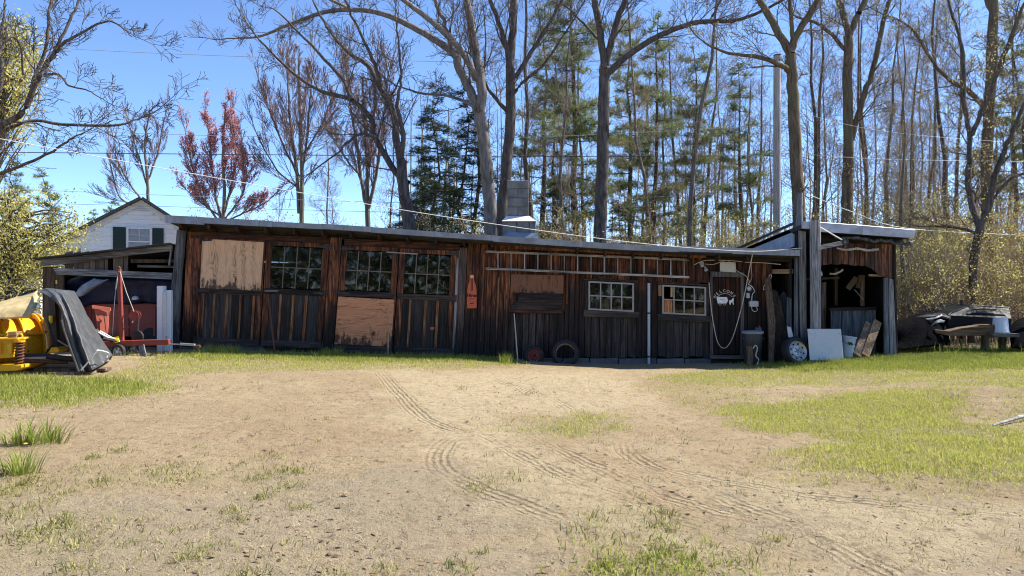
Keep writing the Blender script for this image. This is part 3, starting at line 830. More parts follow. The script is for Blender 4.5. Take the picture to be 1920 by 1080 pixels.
# leafy grass clumps at the left edge of the yard
def clump(px, py, rad, n, h, label):
    x0, y0 = ground_at(px, py)
    a = rg.uniform(0, 2 * math.pi, n); rr = rad * np.sqrt(rg.uniform(0, 1, n))
    x = x0 + rr * np.cos(a); y = y0 + rr * np.sin(a) * 0.6
    base = gz1(x0, y0)
    V = []; Fq = []
    for i in range(n):
        L = h * rg.uniform(0.45, 1.35); w = rg.uniform(0.007, 0.014)
        ang = a[i] + rg.normal(0, 0.5); ln = rg.uniform(0.15, 0.95) + 0.5 * rr[i] / rad
        p = np.array([x[i] - x0, y[i] - y0, 0.0]); sd = np.array([-math.sin(ang), math.cos(ang), 0]) * w / 2
        b = len(V)
        for s in range(5):
            t = s / 4
            V += [p - sd * (1 - t * t * .95), p + sd * (1 - t * t * .95)]
            th = ln * (0.45 + 1.5 * t * t)
            p = p + L / 4 * np.array([math.cos(ang) * math.sin(th), math.sin(ang) * math.sin(th), math.cos(th)])
        for s in range(4): Fq.append((b + 2 * s, b + 2 * s + 1, b + 2 * s + 3, b + 2 * s + 2))
    me = fast_mesh("grass_clump", np.array(V), np.array(Fq), False)
    o = link("grass_clump", me, M['clump'], None, (x0, y0, base))
    setp(o, label, "grass clump", "leafy clumps at the left edge of the yard")
M['clump'] = leaf('leafy_clump_blades', (0.13, 0.20, 0.025), (0.36, 0.40, 0.08), 0.4)
clump(38, 833, 0.16, 80, 0.24, "left of the two rear leafy grass clumps on the dirt")
clump(88, 830, 0.20, 100, 0.26, "wider of the rear leafy grass clumps, beside a dandelion")
clump(42, 888, 0.15, 90, 0.24, "front leafy grass clump by the left edge of the yard")
x0, y0 = ground_at(68, 834)
b = MB(); b.tube([(x0, y0 - .16, gz1(x0, y0)), (x0, y0 - .16, gz1(x0, y0) + 0.04)], 0.003, 5)
st = b.build("dandelion", M['grass_green']); setp(st, "yellow dandelion in front of the rear grass clump", "flower")
b = MB(); b.lathe([(0.001, 0.0), (0.02, 0.006), (0.016, 0.012), (0.001, 0.014)], (x0, y0 - .16, gz1(x0, y0) + 0.038), k=10)
b.build("flower_head", M['dandelion'], st)
# ------------------------------------------------------------------ the long wooden shed
D0 = 16.0
S0 = F / D0
LX = [300, 500, 620, 860, 1100, 1215, 1400]; LK = [.05, .06, .08, .05, .02, .005, 0]
def W(x, y):                      # photo position on the shed front -> (x, z)
    return ((x - 960) / S0, CH + (540 - y) / S0)
def LW(x, y):                     # the same, following the lean of the old frame
    k = np.interp(x, LX, LK)
    return W(x - k * (y - 550), y)
def ytop(x): return float(np.interp(x, [300, 328, 640, 860, 1180, 1480], [406, 408, 425, 441, 462, 472]))
def ybot(x): return float(np.interp(x, [300, 325, 640, 870, 1000, 1480], [650, 651, 664, 668, 680, 682]))
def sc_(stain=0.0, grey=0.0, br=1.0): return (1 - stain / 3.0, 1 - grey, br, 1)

shed = empty("wooden_shed", (0, D0, -0.1), "long low weathered wooden workshop shed with leaning double doors", "shed")

def slab(name, pts, y0, y1, mat, parent, color=None, lean=True, bevel=0.004):
    f = LW if lean else W
    return MB().prism([f(*p) for p in pts], y0, y1).build(name, mat, parent, color=color, bevel=bevel)

def vboards(x0, x1, yt, yb, n, y0, mat, parent, stain=(0, 0), grey=(0, 0), br=(1, 1), name="plank", gap=0.9, thick=0.022, jit=0.006, lean=True, rag=2.0):
    """a run of upright boards between photo x0..x1; yt, yb are functions or numbers"""
    w = [random.uniform(0.75, 1.25) for _ in range(n)]; tot = sum(w); x = x0
    for k in range(n):
        xa, xb = x, x + (x1 - x0) * w[k] / tot; x = xb
        ta = yt(xa) if callable(yt) else yt; tb = yt(xb) if callable(yt) else yt
        ba = yb(xa) if callable(yb) else yb; bb = yb(xb) if callable(yb) else yb
        r1, r2 = random.uniform(-rag, rag), random.uniform(-rag, rag)
        j = random.uniform(-jit, jit)
        slab(name, [(xa, ba + r1), (xb - gap, bb + r2), (xb - gap, tb), (xa, ta)], y0 + j, y0 + j + thick, mat, parent,
             sc_(random.uniform(*stain), random.uniform(*grey), random.uniform(*br)), lean)

und = lambda o: (lambda x: ytop(x) + o)
low = lambda o: (lambda x: ybot(x) + o)

# body behind the front: floor, back wall, end walls (keeps the inside dark)
def shell_wall(name, pts, mat):
    return MB().add(pts, [tuple(range(len(pts)))]).build(name, mat, shed)
xl, xr = W(333, 0)[0], W(1486, 0)[0]
zl, zr = W(0, 414)[1], W(0, 474)[1]
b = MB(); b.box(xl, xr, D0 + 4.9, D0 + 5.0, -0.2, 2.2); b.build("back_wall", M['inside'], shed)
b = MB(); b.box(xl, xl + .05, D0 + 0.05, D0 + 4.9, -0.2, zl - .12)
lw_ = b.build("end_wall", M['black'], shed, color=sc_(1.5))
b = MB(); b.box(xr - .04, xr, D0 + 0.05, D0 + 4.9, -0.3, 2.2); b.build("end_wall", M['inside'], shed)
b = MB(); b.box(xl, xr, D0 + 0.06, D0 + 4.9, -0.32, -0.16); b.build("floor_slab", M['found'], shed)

# roof: tar deck on rafters, galvanised edging in lapped lengths
px_ = [326, 640, 860, 1180, 1486]
def roof_z(x): return W(0, ytop(x))[1]
v = []; f = []
for i, x in enumerate(px_):
    X = W(x, 0)[0]; z = roof_z(x) - 0.012
    v += [(X, D0 - 0.40, z - 0.10), (X, D0 - 0.40, z), (X, D0 + 5.2, z - 0.62), (X, D0 + 5.2, z - 0.72)]
for i in range(len(px_) - 1):
    a, c = 4 * i, 4 * i + 4
    for k in range(4): f.append((a + k, a + (k + 1) % 4, c + (k + 1) % 4, c + k))
f += [(0, 1, 2, 3), (16 + 3, 16 + 2, 16 + 1, 16)]
roof = MB().add(v, f).build("roof", M['roofing'], shed)
cuts = [326, 395, 520, 612, 700, 790, 905, 926, 1050, 1164, 1262, 1362, 1482]
hgt = [13, 10, 8.5, 8.5, 9, 8.5, 9, 10, 9.5, 9, 9, 10]
for i in range(len(cuts) - 1):
    a, c = cuts[i], cuts[i + 1]
    o1 = random.uniform(-1, 1); h = hgt[i]
    dy = 0.006 * (i % 2)
    pts = [W(a, ytop(a) + o1 + h), W(c + 3, ytop(c) + o1 + h), W(c + 3, ytop(c) + o1 - 1), W(a, ytop(a) + o1 - 1)]
    MB().prism(pts, D0 - 0.425 - dy, D0 - 0.412 - dy).build("edging_strip", M['galv'], roof)
    pts2 = [(a, ytop(a) + o1), (c, ytop(c) + o1)]
for x in range(352, 1440, 52):
    X = W(x, 0)[0]; z = roof_z(x) - 0.13
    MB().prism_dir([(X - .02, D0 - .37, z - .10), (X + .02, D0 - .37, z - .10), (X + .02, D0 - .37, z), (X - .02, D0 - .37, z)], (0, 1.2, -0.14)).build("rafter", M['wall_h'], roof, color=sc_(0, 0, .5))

# header boards over the doors
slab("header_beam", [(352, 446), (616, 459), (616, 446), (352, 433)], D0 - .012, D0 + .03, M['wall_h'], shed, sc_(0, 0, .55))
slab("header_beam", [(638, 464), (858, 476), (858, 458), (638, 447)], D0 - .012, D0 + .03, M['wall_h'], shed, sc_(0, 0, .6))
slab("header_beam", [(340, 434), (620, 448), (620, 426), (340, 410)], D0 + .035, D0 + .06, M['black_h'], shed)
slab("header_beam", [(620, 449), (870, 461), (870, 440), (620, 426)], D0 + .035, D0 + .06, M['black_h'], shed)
slab("fascia_board", [(960, 467), (1322, 484), (1322, 476), (1140, 468), (960, 460)], D0 - .06, D0 - .035, M['orange'], shed, sc_(0, 0, .8))
slab("fascia_board", [(1322, 490), (1482, 491), (1482, 484), (1322, 482)], D0 - .06, D0 - .035, M['black_h'], shed)

# corner post: a rough round timber
pts = cr([(*LW(333, 652), 0), (*LW(331, 560), 0), (*LW(336, 432), 0)], 6)
MB().tube([(p[0], D0 - .03, p[1]) for p in pts], [0.105 + random.uniform(-.01, .012) for _ in pts], 10).build("corner_post", M['grey'], shed, True, sc_(0.7, 0, .45))
vboards(345, 373, 434, low(0), 1, D0, M['wall'], shed, (0.75, 0.8), br=(1.5, 1.5))
vboards(612, 634, 445, low(0), 1, D0 - .01, M['wall'], shed, (0.9, 1.0), br=(1.35, 1.35))

HZ = lambda s: s
def hinge(parent, x, y, s, L=22, up=0):
    """strap hinge: knuckle on the post side, tapering strap on the leaf. s = +1 strap runs to the right"""
    b = MB()
    b.prism([LW(x, y - 3), LW(x, y + 3), LW(x + s * L, y + 1.5 + .06 * L * s), LW(x + s * L, y - 1.5 + .06 * L * s)], D0 - .062, D0 - .05)
    b.prism([LW(x - s * 1, y - 7), LW(x - s * 1, y + 7), LW(x - s * 4, y + 7), LW(x - s * 4, y - 7)], D0 - .066, D0 - .045)
    b.build("hinge", M['iron'], parent)

def mid_slope(y, x, x0, k=0.035): return y + k * (x - x0)

def garage_leaf(x0, x1, yt, ym, yb, upper, lower, hinge_side, label):
    """one leaf of the double doors: stiles and rails (the part), panels, panes, battens, hinges (its pieces)"""
    k = 0.045
    s = lambda y: (lambda x: y + k * (x - x0))
    b = MB(); y0, y1 = D0 - .045, D0 - .005
    st = 11
    def q(xa, xb, ya, yb_, d0=y0, d1=y1):
        b.prism([LW(xa, s(yb_)(xa)), LW(xb, s(yb_)(xb)), LW(xb, s(ya)(xb)), LW(xa, s(ya)(xa))], d0, d1)
    q(x0, x0 + st, yt, yb); q(x1 - st, x1, yt, yb)
    q(x0 + st, x1 - st, yt, yt + 8); q(x0 + st, x1 - st, ym - 1, ym + 9); q(x0 + st, x1 - st, yb - 12, yb)
    leafo = b.build("garage_door", M['wall'], shed, color=sc_(0.55, 0, 1.15), bevel=0.003)
    leafo["label"] = label
    xi, xj = x0 + st, x1 - st
    rail = MB()
    rail.prism([LW(x0 + 2, s(ym + 9.5)(x0)), LW(x1 - 2, s(ym + 9.5)(x1)), LW(x1 - 2, s(ym - 1)(x1)), LW(x0 + 2, s(ym - 1)(x0))], D0 - .053, D0 - .046)
    rail.build("mid_rail", M['black_h'], leafo, color=sc_(0, 0, 1.2))
    rail = MB()
    rail.prism([LW(x0 + 1, s(yb)(x0)), LW(x1 - 1, s(yb)(x1)), LW(x1 - 1, s(yb - 12)(x1)), LW(x0 + 1, s(yb - 12)(x0))], D0 - .053, D0 - .046)
    rail.build("bottom_rail", M['black_h'], leafo, color=sc_(0, 0.15, 1.2))
    if upper == 'ply':
        slab("plywood_panel", [(x0 + 3, s(ym)(x0)), (x1 - 3, s(ym)(x1)), (x1 - 2, s(yt + 3)(x1)), (x0 + 22, s(yt + 3)(x0)), (x0 + 20, s(yt + 6)(x0)), (x0 + 2, s(yt + 7)(x0))],
             D0 - .072, D0 - .054, M['ply_v'], leafo)
    else:
        nx_, ny_ = 4, 2
        ya, yb2 = yt + 9, ym - 2
        mu = MB()
        for i in range(1, nx_):
            xx = xi + (xj - xi) * i / nx_
            mu.prism([LW(xx - .8, s(yb2)(xx)), LW(xx + .8, s(yb2)(xx)), LW(xx + .8, s(ya)(xx)), LW(xx - .8, s(ya)(xx))], D0 - .036, D0 - .018)
        yy = (ya + yb2) / 2
        mu.prism([LW(xi, s(yy + .8)(xi)), LW(xj, s(yy + .8)(xj)), LW(xj, s(yy - .8)(xj)), LW(xi, s(yy - .8)(xi))], D0 - .0375, D0 - .0165)
        mu.build("muntin", M['sash_dark'] if upper == 'dark' else M['mun_tan'], leafo)
        for i in range(nx_):
            for j in range(ny_):
                xa = xi + (xj - xi) * i / nx_ + .8; xb = xi + (xj - xi) * (i + 1) / nx_ - .8
                y_a = ya + (yb2 - ya) * j / ny_ + .8; y_b = ya + (yb2 - ya) * (j + 1) / ny_ - .8
                t = random.uniform(-.004, .004)
                slab("pane", [(xa, s(y_b)(xa)), (xb, s(y_b)(xb)), (xb, s(y_a)(xb)), (xa, s(y_a)(xa))], D0 - .028 + t, D0 - .025 + t, M['glass'], leafo, bevel=0)
    if lower == 'ply':
        slab("plywood_panel", [(x0 + 1, s(yb - 13)(x0)), (x1 - 2, s(yb - 13)(x1)), (x1 - 2, s(ym + 12)(x1)), (x0 + 1, s(ym + 11)(x0))], D0 - .076, D0 - .056, M['ply_h'], leafo)
    else:
        vboards(xi, xj, lambda x: s(ym + 8)(x), lambda x: s(yb - 11)(x), lower[0], D0 - .028, M['black'], leafo, br=(.8, 1.5), grey=(0, .25), rag=0, jit=.002, gap=.5)
        for xb_ in lower[1]:
            wd = random.uniform(1.8, 2.6)
            slab("batten", [(xb_ - wd, s(yb - 12)(xb_)), (xb_ + wd, s(yb - 12)(xb_)), (xb_ + wd, s(ym + 9)(xb_)), (xb_ - wd, s(ym + 9)(xb_))],
                 D0 - .052, D0 - .030, M['orange'], leafo, sc_(0.3, 0, .9))
    hx = x0 if hinge_side < 0 else x1
    for yy in (yt + 6, ym + 4, yb - 6):
        hinge(leafo, hx, s(yy)(hx), -hinge_side)
    return leafo

M['mun_tan'] = paint('worn_tan_muntin', (0.20, 0.155, 0.115), 0.8, 0.3, 0.5, (0.06, 0.045, 0.035), 14)
garage_leaf(374, 493, 446, 540, 644, 'ply', (4, [404, 428, 453, 478]), -1, "door leaf with plywood patch over its upper half")
LB = garage_leaf(495, 611, 452, 541, 648, 'dark', (4, [528, 552, 576]), 1, "door leaf with dark panes and a diagonal brace inside")
garage_leaf(635, 743, 460, 545, 658, 'tan', 'ply', -1, "door leaf with plywood over its lower half")
garage_leaf(745, 853, 466, 551, 661, 'tan', (4, [771, 800, 822]), 1, "door leaf with a small orange sticker")
# diagonal brace seen through the glass, latch, sticker, cross pieces
MB().bar((*[W(565, 536)[0]], D0 + .06, W(0, 538)[1]), (W(601, 470)[0], D0 + .06, W(0, 472)[1]), .05, .02, (0, 1, 0)).build("inside_brace", M['tan_wood'], LB)
slab("sticker", [(811, 618), (818, 618), (818, 613), (811, 613)], D0 - .034, D0 - .031, M['sign_red'], shed, bevel=0)
slab("latch", [(498, 547), (523, 548), (523, 544), (498, 543)], D0 - .075, D0 - .056, M['grey_h'], shed)
slab("latch", [(720, 474), (780, 478), (780, 475.5), (720, 471.5)], D0 - .075, D0 - .056, M['grey_h'], shed)
slab("door_jamb", [(853, 668), (858, 668), (858, 470), (853, 470)], D0 - .03, D0 + .02, M['grey'], shed, sc_(0.5, 0.2))

# upright siding right of the doors
vboards(858, 873, 464, low(0), 1, D0 - .015, M['wall'], shed, (.6, .7), (0.3, .3), (1.4, 1.4))
vboards(873, 912, und(14), low(0), 3, D0, M['wall'], shed, (.9, 1.2), br=(.9, 1.5))
vboards(912, 956, und(14), low(0), 4, D0, M['wall'], shed, (1.05, 1.35), br=(1.0, 1.6))
vboards(956, 1060, und(14), 586, 9, D0, M['wall'], shed, (0.6, .8), br=(.5, 1.1))
vboards(956, 1060, 587, low(-6), 8, D0, M['black'], shed, (0, 0), br=(.8, 1.8))
vboards(1060, 1098, und(14), low(-6), 4, D0, M['wall'], shed, (1.25, 1.5), br=(.9, 1.4))
vboards(1098, 1194, und(14), 526, 8, D0, M['wall'], shed, (0.6, .9), br=(.6, 1.3))
vboards(1098, 1194, 582, low(-10), 7, D0, M['black'], shed, br=(.7, 1.7), grey=(0, .12))
vboards(1194, 1234, und(14), low(-10), 4, D0, M['wall'], shed, (1.3, 1.55), br=(.8, 1.3))
vboards(1234, 1330, und(14), 531, 8, D0, M['wall'], shed, (0.7, 1.0), br=(.6, 1.2))
vboards(1234, 1330, 588, low(-12), 7, D0, M['black'], shed, br=(.7, 1.7), grey=(0, .12))
vboards(1330, 1392, und(14), 510, 5, D0, M['wall'], shed, (0, .5), br=(.5, .9))
vboards(1392, 1448, und(14), low(-4), 6, D0, M['wall'], shed, (1.35, 1.6), br=(.6, 1.0))
# pale battens over a few joints
for x, a, c_ in ((905, 466, 640), (1028, 590, 640), (1063, 515, 570), (951, 560, 662), (934, 520, 640)):
    slab("batten", [(x - 1.6, c_), (x + 1.6, c_), (x + 1.6, a), (x - 1.6, a)], D0 - .018, D0 - .004, M['orange'], shed, sc_(0.9, 0, .7))
# boarded-over opening: two old sheets and a ledge
slab("plywood_panel", [(957, 549), (1056, 552), (1056, 516), (957, 514)], D0 - .022, D0 - .006, M['ply_old'], shed)
slab("dark_panel", [(960, 580), (1054, 584), (1054, 551), (974, 549), (972, 562), (960, 572)], D0 - .036, D0 - .022, M['black_h'], shed)
slab("ledge", [(957, 586), (1056, 588), (1056, 583), (957, 581)], D0 - .05, D0 - .006, M['wall_h'], shed, sc_(0, 0, .7))

# foundation stones showing under the boards
x = 1000
while x < 1340:
    w = random.uniform(40, 75)
    slab("foundation_block", [(x, ybot(x) + 8), (x + w - 1.5, ybot(x) + 8), (x + w - 1.5, ybot(x) - 9), (x, ybot(x) - 8)], D0 - .03 + random.uniform(0, .012), D0 + .10, M['found'], shed, lean=False, bevel=.012)
    x += w
slab("foundation_block", [(340, 662), (500, 668), (500, 642), (340, 640)], D0 + .0, D0 + .12, M['found'], shed)
slab("sill_beam", [(500, 668), (858, 676), (858, 658), (500, 648)], D0 + .0, D0 + .12, M['black_h'], shed)
slab("sill_beam", [(858, 678), (1000, 684), (1000, 672), (858, 662)], D0 + .03, D0 + .12, M['black_h'], shed)

# small windows
def small_window(x0, x1, yt, yb, k, label, skip=()):
    s = lambda y, x: y + k * (x - x0)
    b = MB(); fw = 3.0; y0, y1 = D0 - .05, D0 + .0
    def q(xa, xb, ya, yb_, d0=y0, d1=y1): b.prism([W(xa, s(yb_, xa)), W(xb, s(yb_, xb)), W(xb, s(ya, xb)), W(xa, s(ya, xa))], d0, d1)
    q(x0, x0 + fw, yt, yb); q(x1 - fw, x1, yt, yb); q(x0 + fw, x1 - fw, yt, yt + fw); q(x0 + fw, x1 - fw, yb - fw, yb)
    win = b.build("window", M['sash'], shed); win["label"] = label
    m = MB(); nx_, ny_ = 4, 2
    xi, xj, ya, yb2 = x0 + fw, x1 - fw, yt + fw, yb - fw
    for i in range(1, nx_):
        xx = xi + (xj - xi) * i / nx_
        m.prism([W(xx - 1.1, s(yb2, xx)), W(xx + 1.1, s(yb2, xx)), W(xx + 1.1, s(ya, xx)), W(xx - 1.1, s(ya, xx))], D0 - .044, D0 - .02)
    yy = (ya + yb2) / 2
    m.prism([W(xi, s(yy + 1, xi)), W(xj, s(yy + 1, xj)), W(xj, s(yy - 1, xj)), W(xi, s(yy - 1, xi))], D0 - .046, D0 - .018)
    m.build("muntin", M['sash'], win)
    for i in range(nx_):
        for j in range(ny_):
            if (i, j) in skip: continue
            xa = xi + (xj - xi) * i / nx_ + 1.1; xb = xi + (xj - xi) * (i + 1) / nx_ - 1.1
            y_a = ya + (yb2 - ya) * j / ny_ + 1; y_b = ya + (yb2 - ya) * (j + 1) / ny_ - 1
            t = random.uniform(-.003, .003)
            slab("pane", [(xa, s(y_b, xa)), (xb, s(y_b, xb)), (xb, s(y_a, xb)), (xa, s(y_a, xa))], D0 - .034 + t, D0 - .031 + t, M['glass'], win, lean=False, bevel=0)
    # casing boards and sill
    slab("casing", [(x0 - 7, yb + 3), (x0 - .5, yb + 3), (x0 - .5, yt - 4), (x0 - 7, yt - 4)], D0 - .032, D0 - .006, M['black'], win, lean=False)
    slab("casing", [(x1 + .5, s(yb + 3, x1)), (x1 + 7, s(yb + 3, x1)), (x1 + 7, s(yt - 4, x1)), (x1 + .5, s(yt - 4, x1))], D0 - .032, D0 - .006, M['black'], win, lean=False)
    slab("head_board", [(x0 - 9, yt - 5), (x1 + 9, s(yt - 5, x1)), (x1 + 9, s(yt - .5, x1) - 1), (x0 - 9, yt - 1.5)][::-1], D0 - .058, D0 - .006, M['black_h'], win, lean=False)
    slab("sill", [(x0 - 9, yb + 12), (x1 + 10, s(yb + 12, x1)), (x1 + 10, s(yb + .8, x1)), (x0 - 9, yb + .8)], D0 - .06, D0 - .004, M['black_h'], win, sc_(0, .1, 1.3), lean=False)
    # inner shelf that carries the bits and pieces behind the glass
    slab("inner_shelf", [(x0 - 4, yb + 3), (x1 + 4, s(yb + 3, x1)), (x1 + 4, s(yb - 1, x1)), (x0 - 4, yb - 1)], D0 + .03, D0 + .26, M['inside'], win, lean=False)
    # dried vines caught over the head
    vb = MB()
    for _ in range(26):
        xx = random.uniform(x0 + 4, x1 - 14); p = W(xx, s(yt - 4, xx) + random.uniform(-4, 1.5)); q_ = (p[0] + random.uniform(.03, .14), p[1] + random.uniform(-.03, .03))
        vb.tube([(p[0], D0 - .06, p[1]), ((p[0] + q_[0]) / 2, D0 - .068, (p[1] + q_[1]) / 2 + random.uniform(-.01, .01)), (q_[0], D0 - .06, q_[1])], .003, 4)
    vb.build("dried_vine", M['twig'], win)
    return win
win1 = small_window(1103, 1188, 527, 581, .045, "window with bottles and a fan on its shelf")
win2 = small_window(1241, 1323, 534, 588, .05, "window with a broken corner pane", skip=((0, 0), (0, 1)))
slab("patch_board", [(1244, 586), (1260, 587), (1260, 563), (1244, 562)], D0 - .036, D0 - .024, M['orange'], win2, lean=False)
slab("patch_board", [(1256, 557), (1261, 557), (1261, 539), (1256, 538)], D0 - .036, D0 - .024, M['tan_wood'], win2, lean=False)
slab("casing_piece", [(1234, 555), (1240, 555), (1240, 534), (1234, 534)], D0 - .04, D0 - .033, M['tan_wood'], win2, lean=False)

# entrance door
b = MB()
for xa, xb in ((1331, 1336), (1388, 1394)):
    b.prism([W(xa, 672), W(xb, 672), W(xb, 512), W(xa, 512)], D0 - .045, D0 + .03)
b.prism([W(1331, 519), W(1394, 520), W(1394, 511), W(1331, 509)], D0 - .055, D0 + .02)
fr = b.build("door_frame", M['black'], shed, color=sc_(0, .25, 1.7))
vboards(1337, 1388, 520, 664, 5, D0 - .012, M['wall'], fr, (1.05, 1.2), br=(.45, .8), rag=0, name="door_plank", jit=.002)
slab("door_handle", [(1333, 600), (1336, 600), (1336, 584), (1333, 584)], D0 - .075, D0 - .046, M['iron'], fr, lean=False)
slab("threshold", [(1329, 671), (1398, 672), (1398, 666), (1329, 665)], D0 - .16, D0 - .01, M['black_h'], shed, sc_(0, .5, 1.5), lean=False)
slab("step_board", [(1332, 684), (1398, 684), (1398, 673), (1332, 672)], D0 - .05, D0 + .05, M['black_h'], shed, lean=False)

# rainwater pipe with straps and elbow
px0 = W(1215.5, 0)[0]
b = MB(); b.tube([(px0, D0 - .07, W(0, 686)[1]), (px0, D0 - .07, W(0, 531)[1])], .030, 12)
pipe = b.build("drain_pipe", M['skin_pipe'], shed, True)
for y in (587, 668):
    MB().tube([(px0, D0 - .07, W(0, y + 1.5)[1]), (px0, D0 - .07, W(0, y - 1.5)[1])], .036, 12).build("pipe_strap", M['iron'], pipe, True)
MB().lathe([(0.018, -.012), (.03, -.012), (.03, .012), (.018, .012), (.018, -.012)], (px0 + .02, D0 - .05, W(0, 524)[1]), (0, 1, 0), 14).build("pipe_bracket", M['iron'], pipe, True)

# chimney of concrete blocks through the roof
CD = 18.6
def C(px, py): return P(px, py, CD)
ch = MB()
xa, xb = C(951, 0).x, C(991, 0).x; cdep = 0.50
core = ch.box(xa + .02, xb - .02, CD + .02, CD + cdep - .02, C(0, 460).z, C(0, 341).z).build("chimney", M['mortar'], shed)
ycuts = [405, 388, 371, 354, 338]
for i in range(4):
    z0, z1 = C(0, ycuts[i]).z + .006, C(0, ycuts[i + 1]).z - .004
    xo = random.uniform(-.012, .012)
    if i % 2: sets = [(xa + xo, xb + xo, CD, CD + cdep / 2 - .006), (xa + xo, xb + xo, CD + cdep / 2 + .006, CD + cdep)]
    else:
        m = (xa + xb) / 2; sets = [(xa + xo, m - .006, CD, CD + cdep), (m + .006, xb + xo, CD, CD + cdep)]
    for q in sets: MB().box(q[0], q[1], q[2] + random.uniform(-.006, .006), q[3], z0, z1).build("concrete_block", M['block'], core, bevel=.008)
x0b, x1b = C(941, 0).x, C(1005, 0).x
b = MB()
zt, zm, zc = C(0, 405).z, C(0, 416).z, C(0, 415).z
b.add([(x0b, CD - .22, zm), (x1b, CD - .22, zm), (x1b, CD + cdep + .2, zm), (x0b, CD + cdep + .2, zm), (xa - .02, CD - .01, zt), (xb + .02, CD - .01, zt), (xb + .02, CD + cdep, zt), (xa - .02, CD + cdep, zt)],
      [(0, 3, 2, 1), (4, 5, 6, 7), (0, 1, 5, 4), (1, 2, 6, 5), (2, 3, 7, 6), (3, 0, 4, 7)])
b.build("cement_hood", M['cement'], core)
w3 = (x1b - x0b - .04) / 3
for i, (u0, u1) in enumerate(((0, .42), (.44, .80), (.82, 1.0))):
    MB().box(x0b + .02 + (x1b - x0b - .04) * u0, x0b + .02 + (x1b - x0b - .04) * u1, CD - .18, CD + cdep + .15, C(0, 446).z, zm - .004).build("concrete_block", M['block'], core, bevel=.008)
b = MB(); b.add([(x0b - .06, CD - .34, C(0, 458).z), (x1b + .05, CD - .34, C(0, 458).z), (x1b + .03, CD - .20, C(0, 438).z), (x0b + .10, CD - .20, C(0, 436).z), (x0b - .1, CD + .3, C(0, 458).z), (x1b + .05, CD + .3, C(0, 458).z)],
            [(0, 1, 2, 3), (0, 3, 4), (1, 5, 2)]); b.build("flashing", M['flash'], core)

# ------------------------------------------------------------------ things on and against the shed front
# ladder hung sideways under the eave
LY = D0 - .10
def rail_pts(y0, y1): return (Vector((W(911, 0)[0], LY, W(0, y0)[1])), Vector((W(1290, 0)[0], LY, W(0, y1)[1])))
a0, a1 = rail_pts(472, 487.5); b0, b1 = rail_pts(503.5, 520)
lad = empty("ladder", (W(1100, 0)[0], LY, W(0, 500)[1]), "long wooden ladder hung sideways on the shed wall under the eave", "ladder")
MB().bar(a0, a1, .045, .036, (0, 1, 0)).build("side_rail", M['grey_h'], lad, color=sc_(0, 0, 1.15))
MB().bar(b0, b1, .045, .036, (0, 1, 0)).build("side_rail", M['grey_h'], lad, color=sc_(0, 0, 1.25))
for i in range(15):
    t = (i + 0.92) / 15.3
    p, q = a0.lerp(a1, t), b0.lerp(b1, t)
    MB().tube([p, q], .014, 7).build("rung", M['grey'], lad, True, sc_(0, 0, 1.15))
for t in (.12, .88):
    p = b0.lerp(b1, t); MB().bar(p + Vector((0, .10, -.02)), p + Vector((0, -.02, -.035)), .02, .02).build("hook", M['iron'], lad)

# bottle-shaped tin sign
def bottle_profile():
    r = [(0, 578), (8.0, 578), (9.0, 575), (8.8, 548), (8.6, 542), (7.2, 535), (4.6, 527), (4.0, 521), (4.2, 517), (3.4, 515), (0, 515)]
    return r
bx = 885
pts = [(bx + w_, y) for w_, y in bottle_profile()[1:-1]] + [(bx - w_, y) for w_, y in reversed(bottle_profile()[1:-1])]
sg = MB().prism([W(*p) for p in pts], D0 - .05, D0 - .03).build("bottle_sign", M['sign_red'], None, bevel=.002)
setp(sg, "orange-red bottle-shaped tin soda sign nailed to the siding", "sign")
def ink(pts, m, nm="print"): return MB().prism([W(*p) for p in pts], D0 - .0535, D0 - .0505).build(nm, m, sg)
ink([(bx - 3.2, 521), (bx + 3.2, 521), (bx + 3.0, 516.5), (bx - 3.0, 516.5)], M['cream'], "bottle_cap")
ink([(bx - 2.0, 545), (bx - .7, 545.5), (bx - .6, 524), (bx - 2.0, 522)], M['sign_ink'], "bottle_stripe")
ink([(bx + .6, 545.5), (bx + 1.9, 544.5), (bx + 1.8, 522), (bx + .6, 524)], M['sign_ink'], "bottle_stripe")
ink([(bx - 4.5, 561), (bx + 4.5, 560.6), (bx + 4.5, 559.6), (bx - 4.5, 560)], M['sign_ink'], "underline")
ink([(bx - 3.2, 570), (bx + 2.8, 569.6), (bx + 2.8, 567.6), (bx - 3.2, 568)], M['sign_ink'], "small_print")
text("lettering", "Hires", .098, (W(bx, 0)[0], D0 - .0515, W(0, 554)[1]), M['sign_ink'], sg, .0015, bold=.004)

# poles and stakes leaning on the doors
def rod(name, p0, p1, r, mat, label, cat, k=8):
    o = MB().tube([p0, tuple((a + c) / 2 for a, c in zip(p0, p1)), p1], r, k).build(name, mat, None, True); return setp(o, label, cat)
def foot(px, py, d):
    x = (px - 960) * d / F; return (x, d, gz1(x, d) - .02)
def wallp(px, py, off): return (W(px, 0)[0], D0 - off, W(0, py)[1])
rod("iron_bar", foot(515.5, 668, 15.55), wallp(505, 552, .085), .020, M['rust'], "rusty iron bar propped against the leftmost pair of doors", "bar")
rod("wooden_stake", foot(727.5, 674, 15.5), wallp(729.5, 570, .10), .012, M['tan_wood'], "thin pale stake leaning on the plywood patched door", "stake")
rod("walking_stick", foot(971, 682, 15.45), wallp(964, 588, .085), .013, M['rope'], "slim pale stick leaning below the boarded-over opening", "stick")

